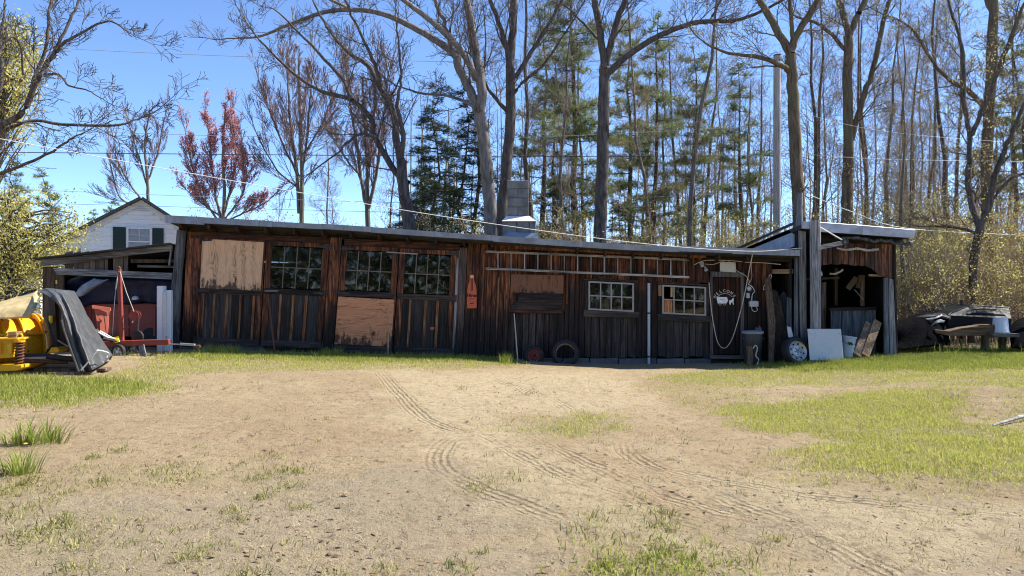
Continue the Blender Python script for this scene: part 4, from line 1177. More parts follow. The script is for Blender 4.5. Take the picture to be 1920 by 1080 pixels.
def wheel(name, c, axis, R, wdt, label, cat, rim_r, rim_mat, dish, spokes=0, tyre_mat=None, holes=0, hubr=.2):
    """tyre with a real bead and a dished rim"""
    t = empty(name, (c[0], c[1], c[2] - R), label, cat)
    ax = Vector(axis).normalized(); hw = wdt / 2
    pr = [(rim_r, -hw * .8), (rim_r * 1.04, -hw * .98), (R * .9, -hw), (R * .975, -hw * .8), (R, -hw * .45), (R, hw * .45), (R * .975, hw * .8), (R * .9, hw), (rim_r * 1.04, hw * .98), (rim_r, hw * .8)]
    tb = MB().lathe(pr, c, ax, 36)
    ty = tb.build("tyre", tyre_mat or M['rubber'], t, True)
    # tread blocks
    tr = MB()
    rr = Vector((1, 0, 0)) if abs(ax.x) < .9 else Vector((0, 1, 0)); a = ax.cross(rr).normalized(); b_ = ax.cross(a)
    for i in range(30):
        th = 2 * math.pi * i / 30; e = a * math.cos(th) + b_ * math.sin(th); tg = ax.cross(e)
        for s in (-.5, .5):
            p = Vector(c) + e * (R + .002) + ax * (hw * s)
            tr.bar(p - ax * hw * .38, p + ax * hw * .38, .022, .010, e)
    tr.build("tread", tyre_mat or M['rubber'], ty)
    if rim_mat is not None:
        f = -hw * dish
        if spokes == 0:
            pr = [(rim_r, -hw * .8), (rim_r * .96, -hw * .92), (rim_r * .9, -hw * .75), (rim_r * .84, f), (rim_r * .62, f * .4 - .012), (rim_r * .5, f * .9 - .01), (rim_r * hubr * 1.1, f * .9 - .012), (rim_r * hubr, f * .2), (rim_r * .05, f * .2)]
            rm = MB().lathe(pr, c, ax, 36).build("rim", rim_mat, t, True)
            hb = MB()
            for i in range(holes):
                th = 2 * math.pi * (i + .3) / holes; p = Vector(c) + (a * math.cos(th) + b_ * math.sin(th)) * rim_r * .72 + ax * (f * .7 - .012)
                MB().lathe([(.0, -.006), (rim_r * .085, -.006), (rim_r * .085, .004)], p, ax, 10).build("vent_hole", M['plastic_black'], rm)
            for i in range(5):
                th = 2 * math.pi * i / 5; p = Vector(c) + (a * math.cos(th) + b_ * math.sin(th)) * rim_r * .33 + ax * (f * .9 - .016)
                MB().lathe([(.0, -.012), (.010, -.012), (.012, .008)], p, ax, 6).build("lug_nut", M['iron'], rm)
        else:
            rm = MB().lathe([(rim_r, -hw * .8), (rim_r * .95, -hw * .95), (rim_r * .86, -hw * .9), (rim_r * .84, hw * .2)], c, ax, 28).build("rim", rim_mat, t, True)
            for i in range(spokes):
                th = 2 * math.pi * i / spokes; e = a * math.cos(th) + b_ * math.sin(th)
                MB().bar(Vector(c) + ax * (-hw * .7) + e * rim_r * .1, Vector(c) + ax * (-hw * .8) + e * rim_r * .9, rim_r * .3, .012, ax).build("spoke", rim_mat, rm)
            MB().lathe([(.0, -hw), (rim_r * .2, -hw), (rim_r * .26, -hw * .7)], c, ax, 16).build("hub_cap", rim_mat, rm, True)
    return t
# small rusty wheel and the big worn tyre
cx, cz = W(1001, 665)
wheel("rusty_wheel", (cx, 15.72, cz), (0.02, 1, -.16), .205, .13, "small wheel with a rusty red rim leaning on the wall", "wheel", .145, M['rust_red'], .75)
cx, cz = W(1058, 660)
R_, hw_ = .285, .125
tt = empty("worn_tyre", (cx, 15.68, cz - R_), "big bare tyre without a rim leaning on the wall", "tyre")
ax = Vector((.10, 1, -.22)).normalized()
pr = [(.195, -hw_ * .9), (.21, -hw_), (.255, -hw_), (.278, -hw_ * .8), (.285, -hw_ * .4), (.285, hw_ * .4), (.278, hw_ * .8), (.255, hw_), (.21, hw_), (.195, hw_ * .9)]
ty = MB().lathe(pr, (cx, 15.68, cz), ax, 40).build("tyre_wall", M['rubber'], tt, True)
pr = [(.195, -hw_ * .9), (.215, -hw_ * .86), (.262, -hw_ * .6), (.27, 0), (.262, hw_ * .6), (.215, hw_ * .86), (.195, hw_ * .9)]
MB().lathe(pr, (cx, 15.68, cz), ax, 40).build("lining", M['rubber_in'], tt, True)
tr = MB(); a_ = ax.cross(Vector((1, 0, 0))).normalized(); b_ = ax.cross(a_)
for i in range(36):
    e = a_ * math.cos(i * math.pi / 18) + b_ * math.sin(i * math.pi / 18)
    for s in (-.55, 0, .55):
        p = Vector((cx, 15.68, cz)) + e * .287 + ax * hw_ * s
        tr.bar(p - ax * .028, p + ax * .028, .026, .012, e)
tr.build("tread", M['rubber'], ty)

# things behind the window glass
sy = D0 + .12
def shelf_z(y): return W(0, y)[1]
b = MB(); fx, fz = W(1113, 572)
fan = empty("desk_fan", (fx, sy, shelf_z(581)), "small white box fan behind the bottles window", "fan")
fr_ = MB(); s_ = .075
for a, c_ in (((-s_, -s_), (s_, -s_)), ((s_, -s_), (s_, s_)), ((s_, s_), (-s_, s_)), ((-s_, s_), (-s_, -s_))):
    fr_.bar((fx + a[0], sy, fz + a[1]), (fx + c_[0], sy, fz + c_[1]), .05, .03, (0, 1, 0))
fr_.build("housing", M['white'], fan)
MB().lathe([(.072, 0), (.082, 0), (.082, .02), (.072, .02), (.072, 0)], (fx, sy - .03, fz), (0, 1, 0), 20).build("grille_ring", M['white'], fan)
for i in range(5):
    th = 2 * math.pi * i / 5; MB().bar((fx, sy, fz), (fx + .062 * math.cos(th), sy + .01, fz + .062 * math.sin(th)), .035, .004, (.3, 1, 0)).build("blade", M['white'], fan)
def bottle(px, y0, y1, r, mat, label, cat, shoulder=.7, cap=None):
    x = W(px, 0)[0]; z0, z1 = W(0, y0)[1], W(0, y1)[1]; h = z1 - z0
    o = MB().lathe([(0, 0), (r * .95, 0), (r, .01), (r, h * shoulder), (r * .5, h * .85), (r * .45, h * .93), (0, h * .93)], (x, sy, z0), k=14).build("bottle", mat, None, True)
    setp(o, label, cat)
    MB().lathe([(r * .5, h * .9), (r * .5, h), (0, h)], (x, sy, z0), k=12).build("cap", cap or M['white'], o)
bottle(1125.5, 581.5, 560, .018, M['yellow_b'], "tall yellow bottle on the window shelf beside the fan", "bottle", .8)
bottle(1130, 581.5, 563, .017, M['white'], "white bottle on the window shelf beside the yellow one", "bottle", .75)
def carton(px0, px1, y0, y1, mat, name, label, cat, lid=None):
    x0_, z0 = W(px0, y0); x1_, z1 = W(px1, y1)
    o = MB().box(x0_, x1_, sy - .04, sy + .04, z0, z1).build(name, mat, None, bevel=.006); setp(o, label, cat)
    MB().box(x0_ - .003, x1_ + .003, sy - .044, sy + .044, z1 - .012, z1 + .012).build("lid", lid or mat, o, bevel=.003); return o
carton(1135, 1143, 582, 571, M['white'], "carton", "small white box on the shelf, between bottle and jar", "box", M['boxgrey'])
carton(1150, 1156, 583, 569, M['red_carton'], "canister", "red-brown canister on the window shelf", "canister", M['red'])
x, z0 = W(1161, 583)
o = MB().lathe([(0, 0), (.028, 0), (.042, .10), (.038, .10), (.026, .006), (0, .006)], (x, sy, z0), k=16).build("plastic_cup", M['white'], None, True); setp(o, "white cup at the end of the window shelf", "cup")
MB().tube([(x + .04, sy, z0 + .085), (x + .065, sy, z0 + .07), (x + .06, sy, z0 + .035), (x + .033, sy, z0 + .025)], .006, 6).build("handle", M['white'], o, True)
carton(1293, 1299, 590, 581, M['yellow_b'], "carton", "yellow carton behind the broken window", "box", M['white'])
carton(1303, 1318, 591, 586, M['tan_wood_h'], "wood_offcut", "lower tan wood offcut behind the broken window", "wood", M['tan_wood_h'])
carton(1303, 1316, 584, 579, M['tan_wood_h'], "wood_offcut", "upper tan wood offcut behind the broken window", "wood", M['tan_wood_h'])

# flood lamp over the door
lx, lz = W(1320, 498)
lamp = empty("flood_lamp", (lx, D0 - .05, lz), "small twin flood lamp on the wall left of the door", "lamp")
MB().lathe([(0, 0), (.045, 0), (.045, .02), (.02, .03), (0, .03)], (W(1315, 0)[0], D0 - .02, W(0, 494)[1]), (0, -1, 0), 14).build("mount_plate", M['boxgrey'], lamp, True)
for (u, w_) in ((1314, 496), (1321, 504)):
    x, z = W(u, w_)
    MB().lathe([(.012, -.06), (.016, -.03), (.034, .02), (.04, .045), (.036, .046), (0, .035)], (x, D0 - .09, z), (.15, -.6, -.8), 14).build("lamp_head", M['boxgrey'], lamp, True)
    MB().tube([(W(1315, 0)[0], D0 - .05, W(0, 494)[1]), (x, D0 - .06, z + .03)], .008, 6).build("swivel_arm", M['iron'], lamp)
# pale enamel plate above the door
o = slab("enamel_plate", [(1348, 509), (1378, 511), (1377, 492), (1348, 491)], D0 - .085, D0 - .06, M['offwhite'], None, lean=False); setp(o, "blank rust-flecked off-white plate fixed above the door", "plate")
for u, w_ in ((1350, 493), (1375, 494), (1350, 507), (1375, 508)):
    x, z = W(u, w_); MB().lathe([(0, -.006), (.007, -.004), (.007, .002)], (x, D0 - .086, z), (0, 1, 0), 8).build("nail_head", M['rust'], o)

# wrought welcome sign: arched letters over a wagon and a horse
ws = empty("welcome_sign", (W(1358, 0)[0], D0 - .03, W(0, 573)[1]), "wrought welcome sign with covered wagon and horse on the door", "sign")
cxa, cza = W(1358, 566); ra = .20
letters = "WELCOME"
for i, ch_ in enumerate(letters):
    th = math.radians(152 - i * 20)
    text("letter", ch_, .085, (cxa + (ra + .035) * math.cos(th), D0 - .028, cza + (ra + .035) * math.sin(th)), M['rope'], ws, .003, (math.pi / 2, -(th - math.pi / 2), 0), bold=.001)
MB().tube([(cxa + ra * math.cos(math.radians(a)) * .95, D0 - .03, cza + ra * .9 * math.sin(math.radians(a))) for a in range(38, 148, 8)], .006, 6).build("arch_rod", M['rope'], ws)
wg = MB().prism([W(*p) for p in [(1345, 569), (1361, 569), (1364, 564), (1362, 557), (1350, 557), (1343, 556), (1343, 561)]], D0 - .042, D0 - .026).build("wagon", M['white'], ws)
MB().prism([W(1349, 562.2), W(1357, 562.6), W(1357, 561), W(1349, 560.6)], D0 - .044, D0 - .0422).build("faded_print", M['boxgrey'], wg)
for u in (1349, 1358):
    x, z = W(u, 570); MB().lathe([(.022, -.004), (.030, -.004), (.030, .004), (.022, .004), (.022, -.004)], (x, D0 - .04, z), (0, 1, 0), 14).build("wagon_wheel", M['rope'], ws)
hp = [(1366, 567), (1367, 563), (1371, 562), (1373, 559), (1375, 560), (1374.5, 563), (1374, 566), (1375, 571), (1373.6, 571), (1372.6, 567), (1369.5, 567), (1369, 571.5), (1367.6, 571.5)]
MB().prism([W(*p) for p in hp], D0 - .04, D0 - .03).build("horse", M['white'], ws)

# electrical bits right of the door
mb = empty("switch_box", (W(1402, 0)[0], D0 - .03, W(0, 560)[1]), "dark switch box with glass meter face right of the door", "switch box")
MB().prism([W(*p) for p in [(1398, 547), (1409, 547), (1409, 535), (1398, 534)]], D0 - .075, D0 - .0).build("meter_case", M['iron'], mb, bevel=.006)
MB().lathe([(.05, 0), (.045, .03), (0, .035)], (W(1402, 0)[0], D0 - .076, W(0, 541)[1]), (0, -1, 0), 16).build("meter_glass", M['boxgrey'], mb, True)
MB().prism([W(*p) for p in [(1398, 559), (1404, 559), (1404, 549), (1398, 549)]], D0 - .07, D0 - .0).build("outlet", M['boxgrey'], mb, bevel=.005)
jb = MB().prism([W(*p) for p in [(1404, 575), (1420, 575), (1420, 565), (1418, 564), (1405, 564), (1403, 566)]], D0 - .085, D0 - .0).build("junction_box", M['boxgrey'], None, bevel=.006)
setp(jb, "pale grey junction box on the boards above the bin", "junction box")
MB().tube([(W(u, 0)[0], D0 - .05, W(0, w_)[1]) for u, w_ in cr([(1408, 575), (1409, 581), (1414, 584), (1419, 581), (1416, 576)], 4)], .006, 6).build("pigtail", M['white_wire'], jb)
def wall_cable(pts, r, mat, label, cat="cable", off=.06, name="cable"):
    o = MB().tube([(W(u, 0)[0], D0 - off, W(0, w_)[1]) for u, w_ in cr(pts, 6)], r, 6).build(name, mat, None, True); return setp(o, label, cat)
wall_cable([(1300, 497), (1312, 491), (1330, 488), (1370, 489), (1400, 492), (1430, 493), (1462, 496)], .009, M['rope'], "pale cable running along the wall above the door plate")
wall_cable([(1320, 495), (1335, 496), (1348, 492), (1364, 489), (1378, 506), (1396, 517), (1403, 527), (1401, 534)], .007, M['rope'], "thin cable curling from lamp across the plate to the switch box")
wall_cable([(1401, 533), (1408, 538), (1412, 546), (1408, 552), (1407, 564)], .007, M['white_wire'], "short white lead looping beside the switch box", off=.09)
wall_cable([(1408, 478), (1407, 500), (1408, 520), (1402, 533)], .006, M['rope'], "thin cable dropping from the roof edge to the switch box")
# rope hanging from the eave in a deep loop across the door
rp = [(1400, 472, .44), (1398, 500, .30), (1393, 550, .12), (1384, 590, .10), (1372, 630, .10), (1362, 648, .10), (1354, 652, .10), (1346, 646, .10), (1340, 630, .10), (1333, 590, .09), (1329, 550, .08), (1328, 530, .07)]
o = MB().tube([(W(p[0], 0)[0], D0 - p[2], W(0, p[1])[1]) for p in cr(rp, 6)], .010, 7).build("rope", M['rope'], None, True); setp(o, "pale rope hanging in a deep loop across the door", "rope")
# ------------------------------------------------------------------ open shed at the right
osd = empty("open_shed", (W(1590, 0)[0], D0, 0.0), "small open-fronted lean-to shed with arched opening and tall grey post", "shed")
OY = D0 - .05
def oslab(name, pts, y0, y1, mat, parent=osd, color=None, bevel=.004): return MB().prism([W(*p) for p in pts], y0, y1).build(name, mat, parent, color=color, bevel=bevel)
# roof with a galvanised gutter edge, falling away to the back
zA, zB = W(0, 423)[1], W(0, 438)[1]; XA, XB = W(1491, 0)[0], W(1697, 0)[0]
v = [(XA, OY - .32, zA - .09), (XA, OY - .32, zA), (XA, D0 + 4.0, zA - .34), (XA, D0 + 4.0, zA - .43), (XB, OY - .32, zB - .09), (XB, OY - .32, zB), (XB, D0 + 4.0, zB - .34), (XB, D0 + 4.0, zB - .43)]
rf = MB().add(v, [(0, 1, 2, 3), (7, 6, 5, 4), (0, 4, 5, 1), (1, 5, 6, 2), (2, 6, 7, 3), (3, 7, 4, 0)]).build("roof", M['roofing'], osd)
MB().prism([W(1490, 431), W(1504, 432), W(1504, 419), W(1490, 418)], OY - .36, OY - .33).build("edging_strip", M['tin_blue'], rf)
MB().prism([W(1519, 437), W(1600, 442), W(1600, 427), W(1519, 421)], OY - .36, OY - .33).build("edging_strip", M['tin_blue'], rf)
MB().prism([W(1600, 442.5), W(1694, 449), W(1698, 435), W(1600, 426.5)], OY - .368, OY - .335).build("edging_strip", M['galv_clean'], rf)
MB().tube([(W(1522, 0)[0], OY - .345, W(0, 420.5)[1]), (W(1600, 0)[0], OY - .345, W(0, 426)[1]), (W(1697, 0)[0], OY - .345, W(0, 434.5)[1])], .012, 6).build("roof_bead", M['galv_clean'], rf)
# ragged felt and battens hanging under the edge
for i in range(7):
    x = 1555 + i * 20; y = 444 + i * 1.4
    pts = cr([(x, y + random.uniform(0, 4)), (x + 9, y + random.uniform(2, 8)), (x + 24, y + random.uniform(1, 6))], 4)
    MB().tube([(W(p[0], 0)[0], OY - .26 + random.uniform(-.03, .03), W(0, p[1])[1]) for p in pts], [.03, .035, .03, .025, .03, .035, .04, .03, .02][:len(pts)], 7).build("rolled_felt", M['tarp_black'], rf, True)
oslab("lintel", [(1521, 456), (1690, 458), (1690, 449), (1521, 440)], OY - .02, OY + .05, M['black_h'])
# left flank above the neighbour's roof: tin sheets on the side wall, seen going back
def side(px, py):                      # point on the plane x = XA
    d = XA * F / (px - 960); return Vector((XA, d, CH + (540 - py) * d / F))
MB().prism_dir([side(1388, 470), side(1462, 472), side(1488, 462), side(1488, 440), side(1478, 430), side(1400, 464)], (.03, 0, 0)).build("side_sheet", M['tin_blue'], osd)
MB().prism_dir([side(1385, 468), side(1490, 421), side(1490, 417), side(1382, 465)], (-.05, 0, 0)).build("barge_board", M['iron'], rf)
MB().prism_dir([p + Vector((.036, 0, 0)) for p in (side(1462, 690), side(1492, 690), side(1492, 430), side(1478, 436), side(1440, 455))], (.04, 0, 0)).build("side_wall", M['black'], osd)
# posts
px_pts = [(1513, 676), (1513, 560), (1512.5, 430), (1512, 419)]
MB().tube([(W(p[0], 0)[0], OY - .40, W(0, p[1])[1]) for p in cr(px_pts, 5)], [.108] * 10 + [.105, .10, .10, .098, .09, .06], 12).build("corner_post", M['grey'], osd, True, sc_(0, 0, 1.25))
oslab("post_plank", [(1493, 676), (1504, 677), (1502, 436), (1489, 434)], OY - .22, OY - .17, M['grey'], color=sc_(0.4, .2, .75))
oslab("side_plank", [(1484, 668), (1492, 668), (1491, 468), (1485, 466)], OY - .10, OY - .07, M['slate'], color=sc_(0.3, 0, 1.3))
oslab("side_plank", [(1473, 640), (1484, 645), (1483, 560), (1474, 556)], OY + .0, OY + .03, M['slate'])
oslab("brace", [(1450, 513), (1490, 513), (1490, 504), (1450, 505)], OY + .12, OY + .2, M['tan_wood_h'])
rod("back_post", (W(1519, 0)[0], D0 + .6, 2.2), (W(1519, 0)[0], D0 + .6, CH + (540 - 362) * (D0 + .6) / F), .075, M['grey'], "short dark grey post standing up behind the lean-to roof", "post", 10)
# bracket arm with a stay bar
MB().bar(Vector((W(1512, 0)[0], OY - .53, W(0, 468)[1])), Vector((W(1563, 0)[0], OY - .53, W(0, 457)[1])), .06, .085).build("bracket_arm", M['grey_h'], osd, color=sc_(0, 0, 1.3))
MB().tube([(W(1517, 0)[0], OY - .52, W(0, 430)[1]), (W(1555, 0)[0], OY - .56, W(0, 453)[1])], .012, 6).build("stay_bar", M['white_wire'], osd)
MB().lathe([(.03, -.04), (.075, -.035), (.075, .035), (.03, .04)], (W(1561, 0)[0], OY - .53, W(0, 457)[1]), (0, 1, 0), 14).build("arm_end_ring", M['iron'], osd, True)
pts = cr([(1563, 466, 0), (1580, 469, .02), (1600, 467, -.02), (1620, 470, .02), (1640, 468, 0)], 6)
MB().tube([(W(p[0], 0)[0], OY - .12 + p[2], W(0, p[1])[1]) for p in pts], [random.uniform(.016, .034) for _ in pts], 7).build("insulation_strip", M['insul'], osd, True)
# upright boards above the opening, their ends cut to an arch
def arch(x): return float(np.interp(x, [1521, 1535, 1555, 1590, 1620, 1635, 1650, 1668], [502, 498, 495, 497, 499, 506, 517, 524]))
vboards(1522, 1672, lambda x: 452 + .02 * (x - 1522), arch, 15, OY, M['wall'], osd, (0, 0), (0, .2), (.9, 2.0), lean=False, rag=1.5)
# right hand post boards and the low slate wall
oslab("post_plank", [(1655, 668), (1664, 668), (1662, 520), (1655, 521)], OY - .03, OY + .02, M['slate'], color=sc_(0, .1, 1.4))
oslab("post_plank", [(1665, 666), (1677, 664), (1671, 524), (1663, 522)], OY - .045, OY + .02, M['grey'], color=sc_(0, 0, 1.0))
oslab("edge_board", [(1677, 664), (1680, 663), (1676, 450), (1672, 450)], OY - .03, OY + .06, M['black'])
vboards(1569, 1656, 582, 666, 4, OY + .35, M['slate'], osd, lean=False, rag=0, br=(.8, 1.1))
oslab("wall_ledge", [(1566, 584), (1656, 582), (1656, 576), (1566, 578)], OY + .33, OY + .5, M['black_h'])
oslab("inner_post", [(1556, 640), (1566, 640), (1566, 528), (1556, 530)], OY + .5, OY + .6, M['brown'])
oslab("inner_post", [(1598, 575), (1604, 575), (1604, 500), (1598, 500)], OY + .9, OY + 1.0, M['brown'])
oslab("inner_post", [(1633, 575), (1640, 575), (1640, 515), (1633, 515)], OY + .5, OY + .56, M['brown'], color=sc_(0, 0, 1.6))
oslab("cross_beam", [(1521, 526), (1600, 522), (1600, 518), (1521, 521)], OY + .7, OY + .8, M['brown'])
oslab("cross_beam", [(1630, 518), (1656, 519), (1656, 515), (1630, 514)], OY + .05, OY + .1, M['tan_wood_h'])
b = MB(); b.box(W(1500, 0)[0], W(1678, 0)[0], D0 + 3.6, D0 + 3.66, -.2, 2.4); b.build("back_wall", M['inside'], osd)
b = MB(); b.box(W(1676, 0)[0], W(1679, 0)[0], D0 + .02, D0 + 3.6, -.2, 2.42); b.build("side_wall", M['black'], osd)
# odds and ends hanging inside
for nm, pts, r, mt, lb in (("pipe_elbow", [(1530, 506, .25), (1538, 508, .2), (1543, 511, .18), (1544, 517, .18)], .035, M['offwhite'], "pale pipe elbow hanging under the lean-to roof"),
                       ("curved_horn", [(1563, 513, .25), (1572, 513, .22), (1581, 509, .2), (1586, 505, .2)], .022, M['rope'], "pale curved strip hanging inside the lean-to")):
    o = MB().tube([(W(p[0], 0)[0], OY + p[2], W(0, p[1])[1]) for p in cr(pts, 5)], r, 8).build(nm, mt, None, True); setp(o, lb, "hanging scrap")
for (a, c_, w_, lb) in (((1605, 542), (1622, 520), .12, "broad tan board hanging slanted inside the lean-to"), ((1624, 540), (1628, 516), .08, "narrow tan board hanging upright inside the lean-to")):
    o = MB().bar((W(a[0], 0)[0], OY + .45, W(0, a[1])[1]), (W(c_[0], 0)[0], OY + .45, W(0, c_[1])[1]), w_, .03, (0, 1, 0)).build("hanging_board", M['brown'], None, color=sc_(0, 0, 1.1)); setp(o, lb, "board")
o = MB().tube([(W(1616, 0)[0], OY + .4, W(0, 543)[1]), (W(1634, 0)[0], OY + .42, W(0, 562)[1])], .008, 5).build("hanging_wire", M['grey_wire'], None); setp(o, "thin wire slanting inside the lean-to above the ledge", "wire")

# ------------------------------------------------------------------ things between the sheds
def gpos(px, d): x = (px - 960) * d / F; return x, d, gz1(x, d)
# rubbish bin
x, d, z = gpos(1411, 15.7)
bn = empty("rubbish_bin", (x, d, z), "dark plastic rubbish bin with pale lid right of the door", "bin")
h = W(0, 621)[1] - z
MB().lathe([(0, 0), (.155, 0), (.165, .02), (.175, h * .45), (.185, h * .47), (.20, h * .97), (.19, h * .97), (.16, .03), (0, .03)], (x, d, z), k=20).build("body", M['bin'], bn, True)
MB().lathe([(.215, h * .95), (.225, h * .96), (.225, h * 1.02), (.20, h * 1.04), (.0, h * 1.06)], (x, d, z), k=20).build("lid", M['bin_lid'], bn, True)
for s in (-1, 1): MB().bar((x + s * .19, d - .03, z + h * .8), (x + s * .225, d - .03, z + h * .8), .05, .03).build("handle", M['bin'], bn)
MB().prism([W(*p) for p in [(1406, 619), (1419, 619), (1417, 613), (1414, 609), (1411, 614), (1408, 612)]], d - .05, d + .03).build("black_bag", M['tarp_black'], None); 
bpy.data.objects["black_bag"]["label"] = "crumpled black bag lying on the bin lid"; bpy.data.objects["black_bag"]["category"] = "bag"
# stump with pale rag
x, d, z = gpos(1405.5, 15.35)
st = MB().tube([(x, d, z - .05), (x + .01, d, z + .15), (x - .01, d, z + .41)], [.085, .065, .06], 9).build("wooden_stump", M['brown'], None, True, sc_(0, 0, 1.2)); setp(st, "short split stump in front of the rubbish bin", "stump")
x2 = x + .11
for k_, lb in ((0, "pale twisted wire hook hanging at the stump"),):
    pts = cr([(x2 - .05, d - .02, z + .36), (x2, d - .04, z + .43), (x2 + .04, d - .03, z + .36), (x2, d - .05, z + .22), (x2 + .06, d - .05, z + .14), (x2 + .02, d - .06, z + .03)], 5)
    o = MB().tube(pts, .012, 6).build("wire_hook", M['rope'], None, True); setp(o, lb, "hook")
# old beam and black sheet leaning on the wall, pale chain
def leaner(name, pts, y0, y1, ybot_, mat, label, cat, color=None, th=.03):
    """flat thing leaning: polygon in photo px on the front plane, foot at depth ybot_, head at y0"""
    ys_ = [p[1] for p in pts]; a, c_ = min(ys_), max(ys_)
    q = [Vector((W(*p)[0], y0 + (ybot_ - y0) * (p[1] - a) / (c_ - a), W(*p)[1])) for p in pts]
    o = MB().prism_dir(q, (0, th, 0)).build(name, mat, None, color=color, bevel=.004); return setp(o, label, cat)
leaner("old_beam", [(1429, 682), (1438, 682), (1446, 600), (1441, 520), (1431, 521), (1433, 600)], D0 - .12, 0, D0 - .42, M['brown'], "dark old beam leaning beside the rubbish bin", "beam", None, .07)
leaner("black_sheet", [(1440, 676), (1478, 676), (1468, 620), (1462, 570), (1455, 545), (1440, 541), (1437, 548)], D0 - .06, 0, D0 - .3, M['black'], "black sheet of board leaning against the wall behind the beam", "sheet", sc_(0, 0, .8))
leaner("grey_sheet", [(1470, 660), (1492, 660), (1490, 585), (1486, 552), (1478, 546), (1468, 560)], D0 + .3, 0, D0 + .12, M['slate'], "grey sheet standing in the dark gap between the sheds", "sheet")
leaner("mirror_strip", [(1466, 630), (1476, 632), (1472, 612), (1465, 610)], D0 - .34, 0, D0 - .38, M['panel'], "small pale plate above the white-rimmed wheel", "plate", None, .015)
ct = empty("chain", (W(1435, 0)[0], D0 - .10, W(0, 540)[1]), "pale chain hooked high on the wall above the old beam", "chain")
for i, (u, w_) in enumerate(((1441, 519), (1437.5, 526.5), (1434, 533.5), (1431, 539))):
    x, z = W(u, w_); e = Vector((.35, 0, 1)).normalized(); sd = Vector((1, 0, -.35)).normalized()
    pts = [Vector((x, D0 - .10, z)) + e * (.052 * math.sin(t)) + sd * (.026 * math.cos(t)) for t in [k_ * math.pi / 7 for k_ in range(15)]]
    MB().tube(pts, .008, 6, False).build("link", M['rope'], ct, True)
# wheel with white rim
cx, cz = W(1476, 655)
wheel("spare_wheel", (cx - .04, 15.42, cz), (-.32, 1, -.30), .30, .19, "black tyre on a white steel rim leaning at the post", "wheel", .215, M['rim'], .62, holes=8)
cx, cz = W(1496, 655)
wheel("trolley_wheel", (cx, 15.62, cz - .02), (-.3, 1, -.1), .19, .09, "narrow dark wheel half hidden behind the white-rimmed one", "wheel", .14, M['rust'], .5)
# white panel
x0_, x1_ = 1514, 1583
def pl(u, v, d): return P(u, v, d)
q = [pl(1519, 676, 15.2), pl(1582, 676, 15.2), pl(1577, 617, 15.38), pl(1514, 617, 15.38)]
pn = MB().prism_dir(q, (0.006, .035, .004)).build("enamel_sheet", M['panel'], None, bevel=.006); setp(pn, "large pale square panel leaning against the grey post", "panel")
for u, v_ in ((1521, 626), (1574, 625), (1524, 652), (1577, 641)):
    MB().lathe([(0, -.005), (.008, -.003), (.008, .003)], pl(u, v_, 15.28 if v_ > 630 else 15.33), (0, 1, -.15), 8).build("screw", M['rust'], pn)
# bucket, tilted, held by the panel
bc = pl(1586, 669, 15.55); axb = Vector((.16, .05, 1)).normalized()
bk = empty("plastic_bucket", bc, "tilted blue-grey plastic bucket beside the pale panel", "bucket")
MB().lathe([(0, 0), (.125, 0), (.13, .01), (.138, .22), (.146, .225), (.146, .24), (.14, .245), (.15, .40), (.162, .405), (.162, .43), (.148, .43), (.13, .02), (0, .02)], bc, axb, 24).build("body", M['bucket'], bk, True)
hp_ = [bc + axb * .40 + Vector((.15 * math.cos(t), -.155 * abs(math.sin(t)) * .8 - .03, -.16 * math.sin(t) * .9)) for t in [k_ * math.pi / 10 for k_ in range(11)]]
MB().tube(hp_, .005, 6).build("bail", M['iron'], bk, True)
for k_ in range(4):
    th = -1.9 + k_ * .16
    p = bc + axb * (.30 - .02 * (k_ % 2)) + Vector((math.cos(th), math.sin(th), -.16 * math.cos(th))) * .147
    MB().lathe([(0, -.004), (.020, -.003), (.020, .004)], p, (math.cos(th), math.sin(th), 0), 8).build("label_mark", M['green_dark'], bk)
# two planks leaning right of the bucket
for (a, c_, lb, mt, cl) in (((1607, 666), (1630, 606), "rougher grey-brown plank leaning left of its tan neighbour", M['brown'], sc_(0, 0, 1.8)), ((1622, 667), (1646, 602), "tan plank leaning against the slate wall", M['tan_wood'], sc_(0, 0, .75))):
    p0 = pl(*a, 15.45); p1 = pl(*c_, 15.93)
    o = MB().bar(p0, p1, .17, .035, (0, -1, .3)).build("leaning_plank", mt, None, color=cl, bevel=.004); setp(o, lb, "plank", "planks leaning in the lean-to")

# ------------------------------------------------------------------ junk heap at the right edge
JD = 17.3
def J(u, v, d=JD): return P(u, v, d)
def sheet(name, grid, mat, label=None, cat=None, th=0.0, parent=None, sub=2, amp=1.0):
    """draped sheet from a grid of control points, smoothed"""
    g = np.array(grid, float)
    for _ in range(1):
        rows = [np.array(cr(list(r), 5)) for r in g]
        cols = np.stack(rows)                      # r x m x 3
        g = np.stack([np.array(cr(list(cols[:, k]), 5)) for k in range(cols.shape[1])], 1)
    r, m = g.shape[:2]
    g = g + (vnoise(g[..., 0] * 7, g[..., 2] * 7 + g[..., 1] * 5, 9) - .5)[..., None] * np.array([.03, .05, .03]) * amp
    ix = np.arange(r * m).reshape(r, m)
    q = np.stack([ix[:-1, :-1], ix[:-1, 1:], ix[1:, 1:], ix[1:, :-1]], -1).reshape(-1, 4)
    org = WL[parent.name] if parent is not None else Vector(g.reshape(-1, 3).mean(0))
    me = fast_mesh(name, g.reshape(-1, 3) - np.array(org), q, True)
    o = link(name, me, mat, parent, org)
    md = o.modifiers.new("thickness", 'SOLIDIFY'); md.thickness = max(th, .008); md.offset = 0
    return setp(o, label, cat)
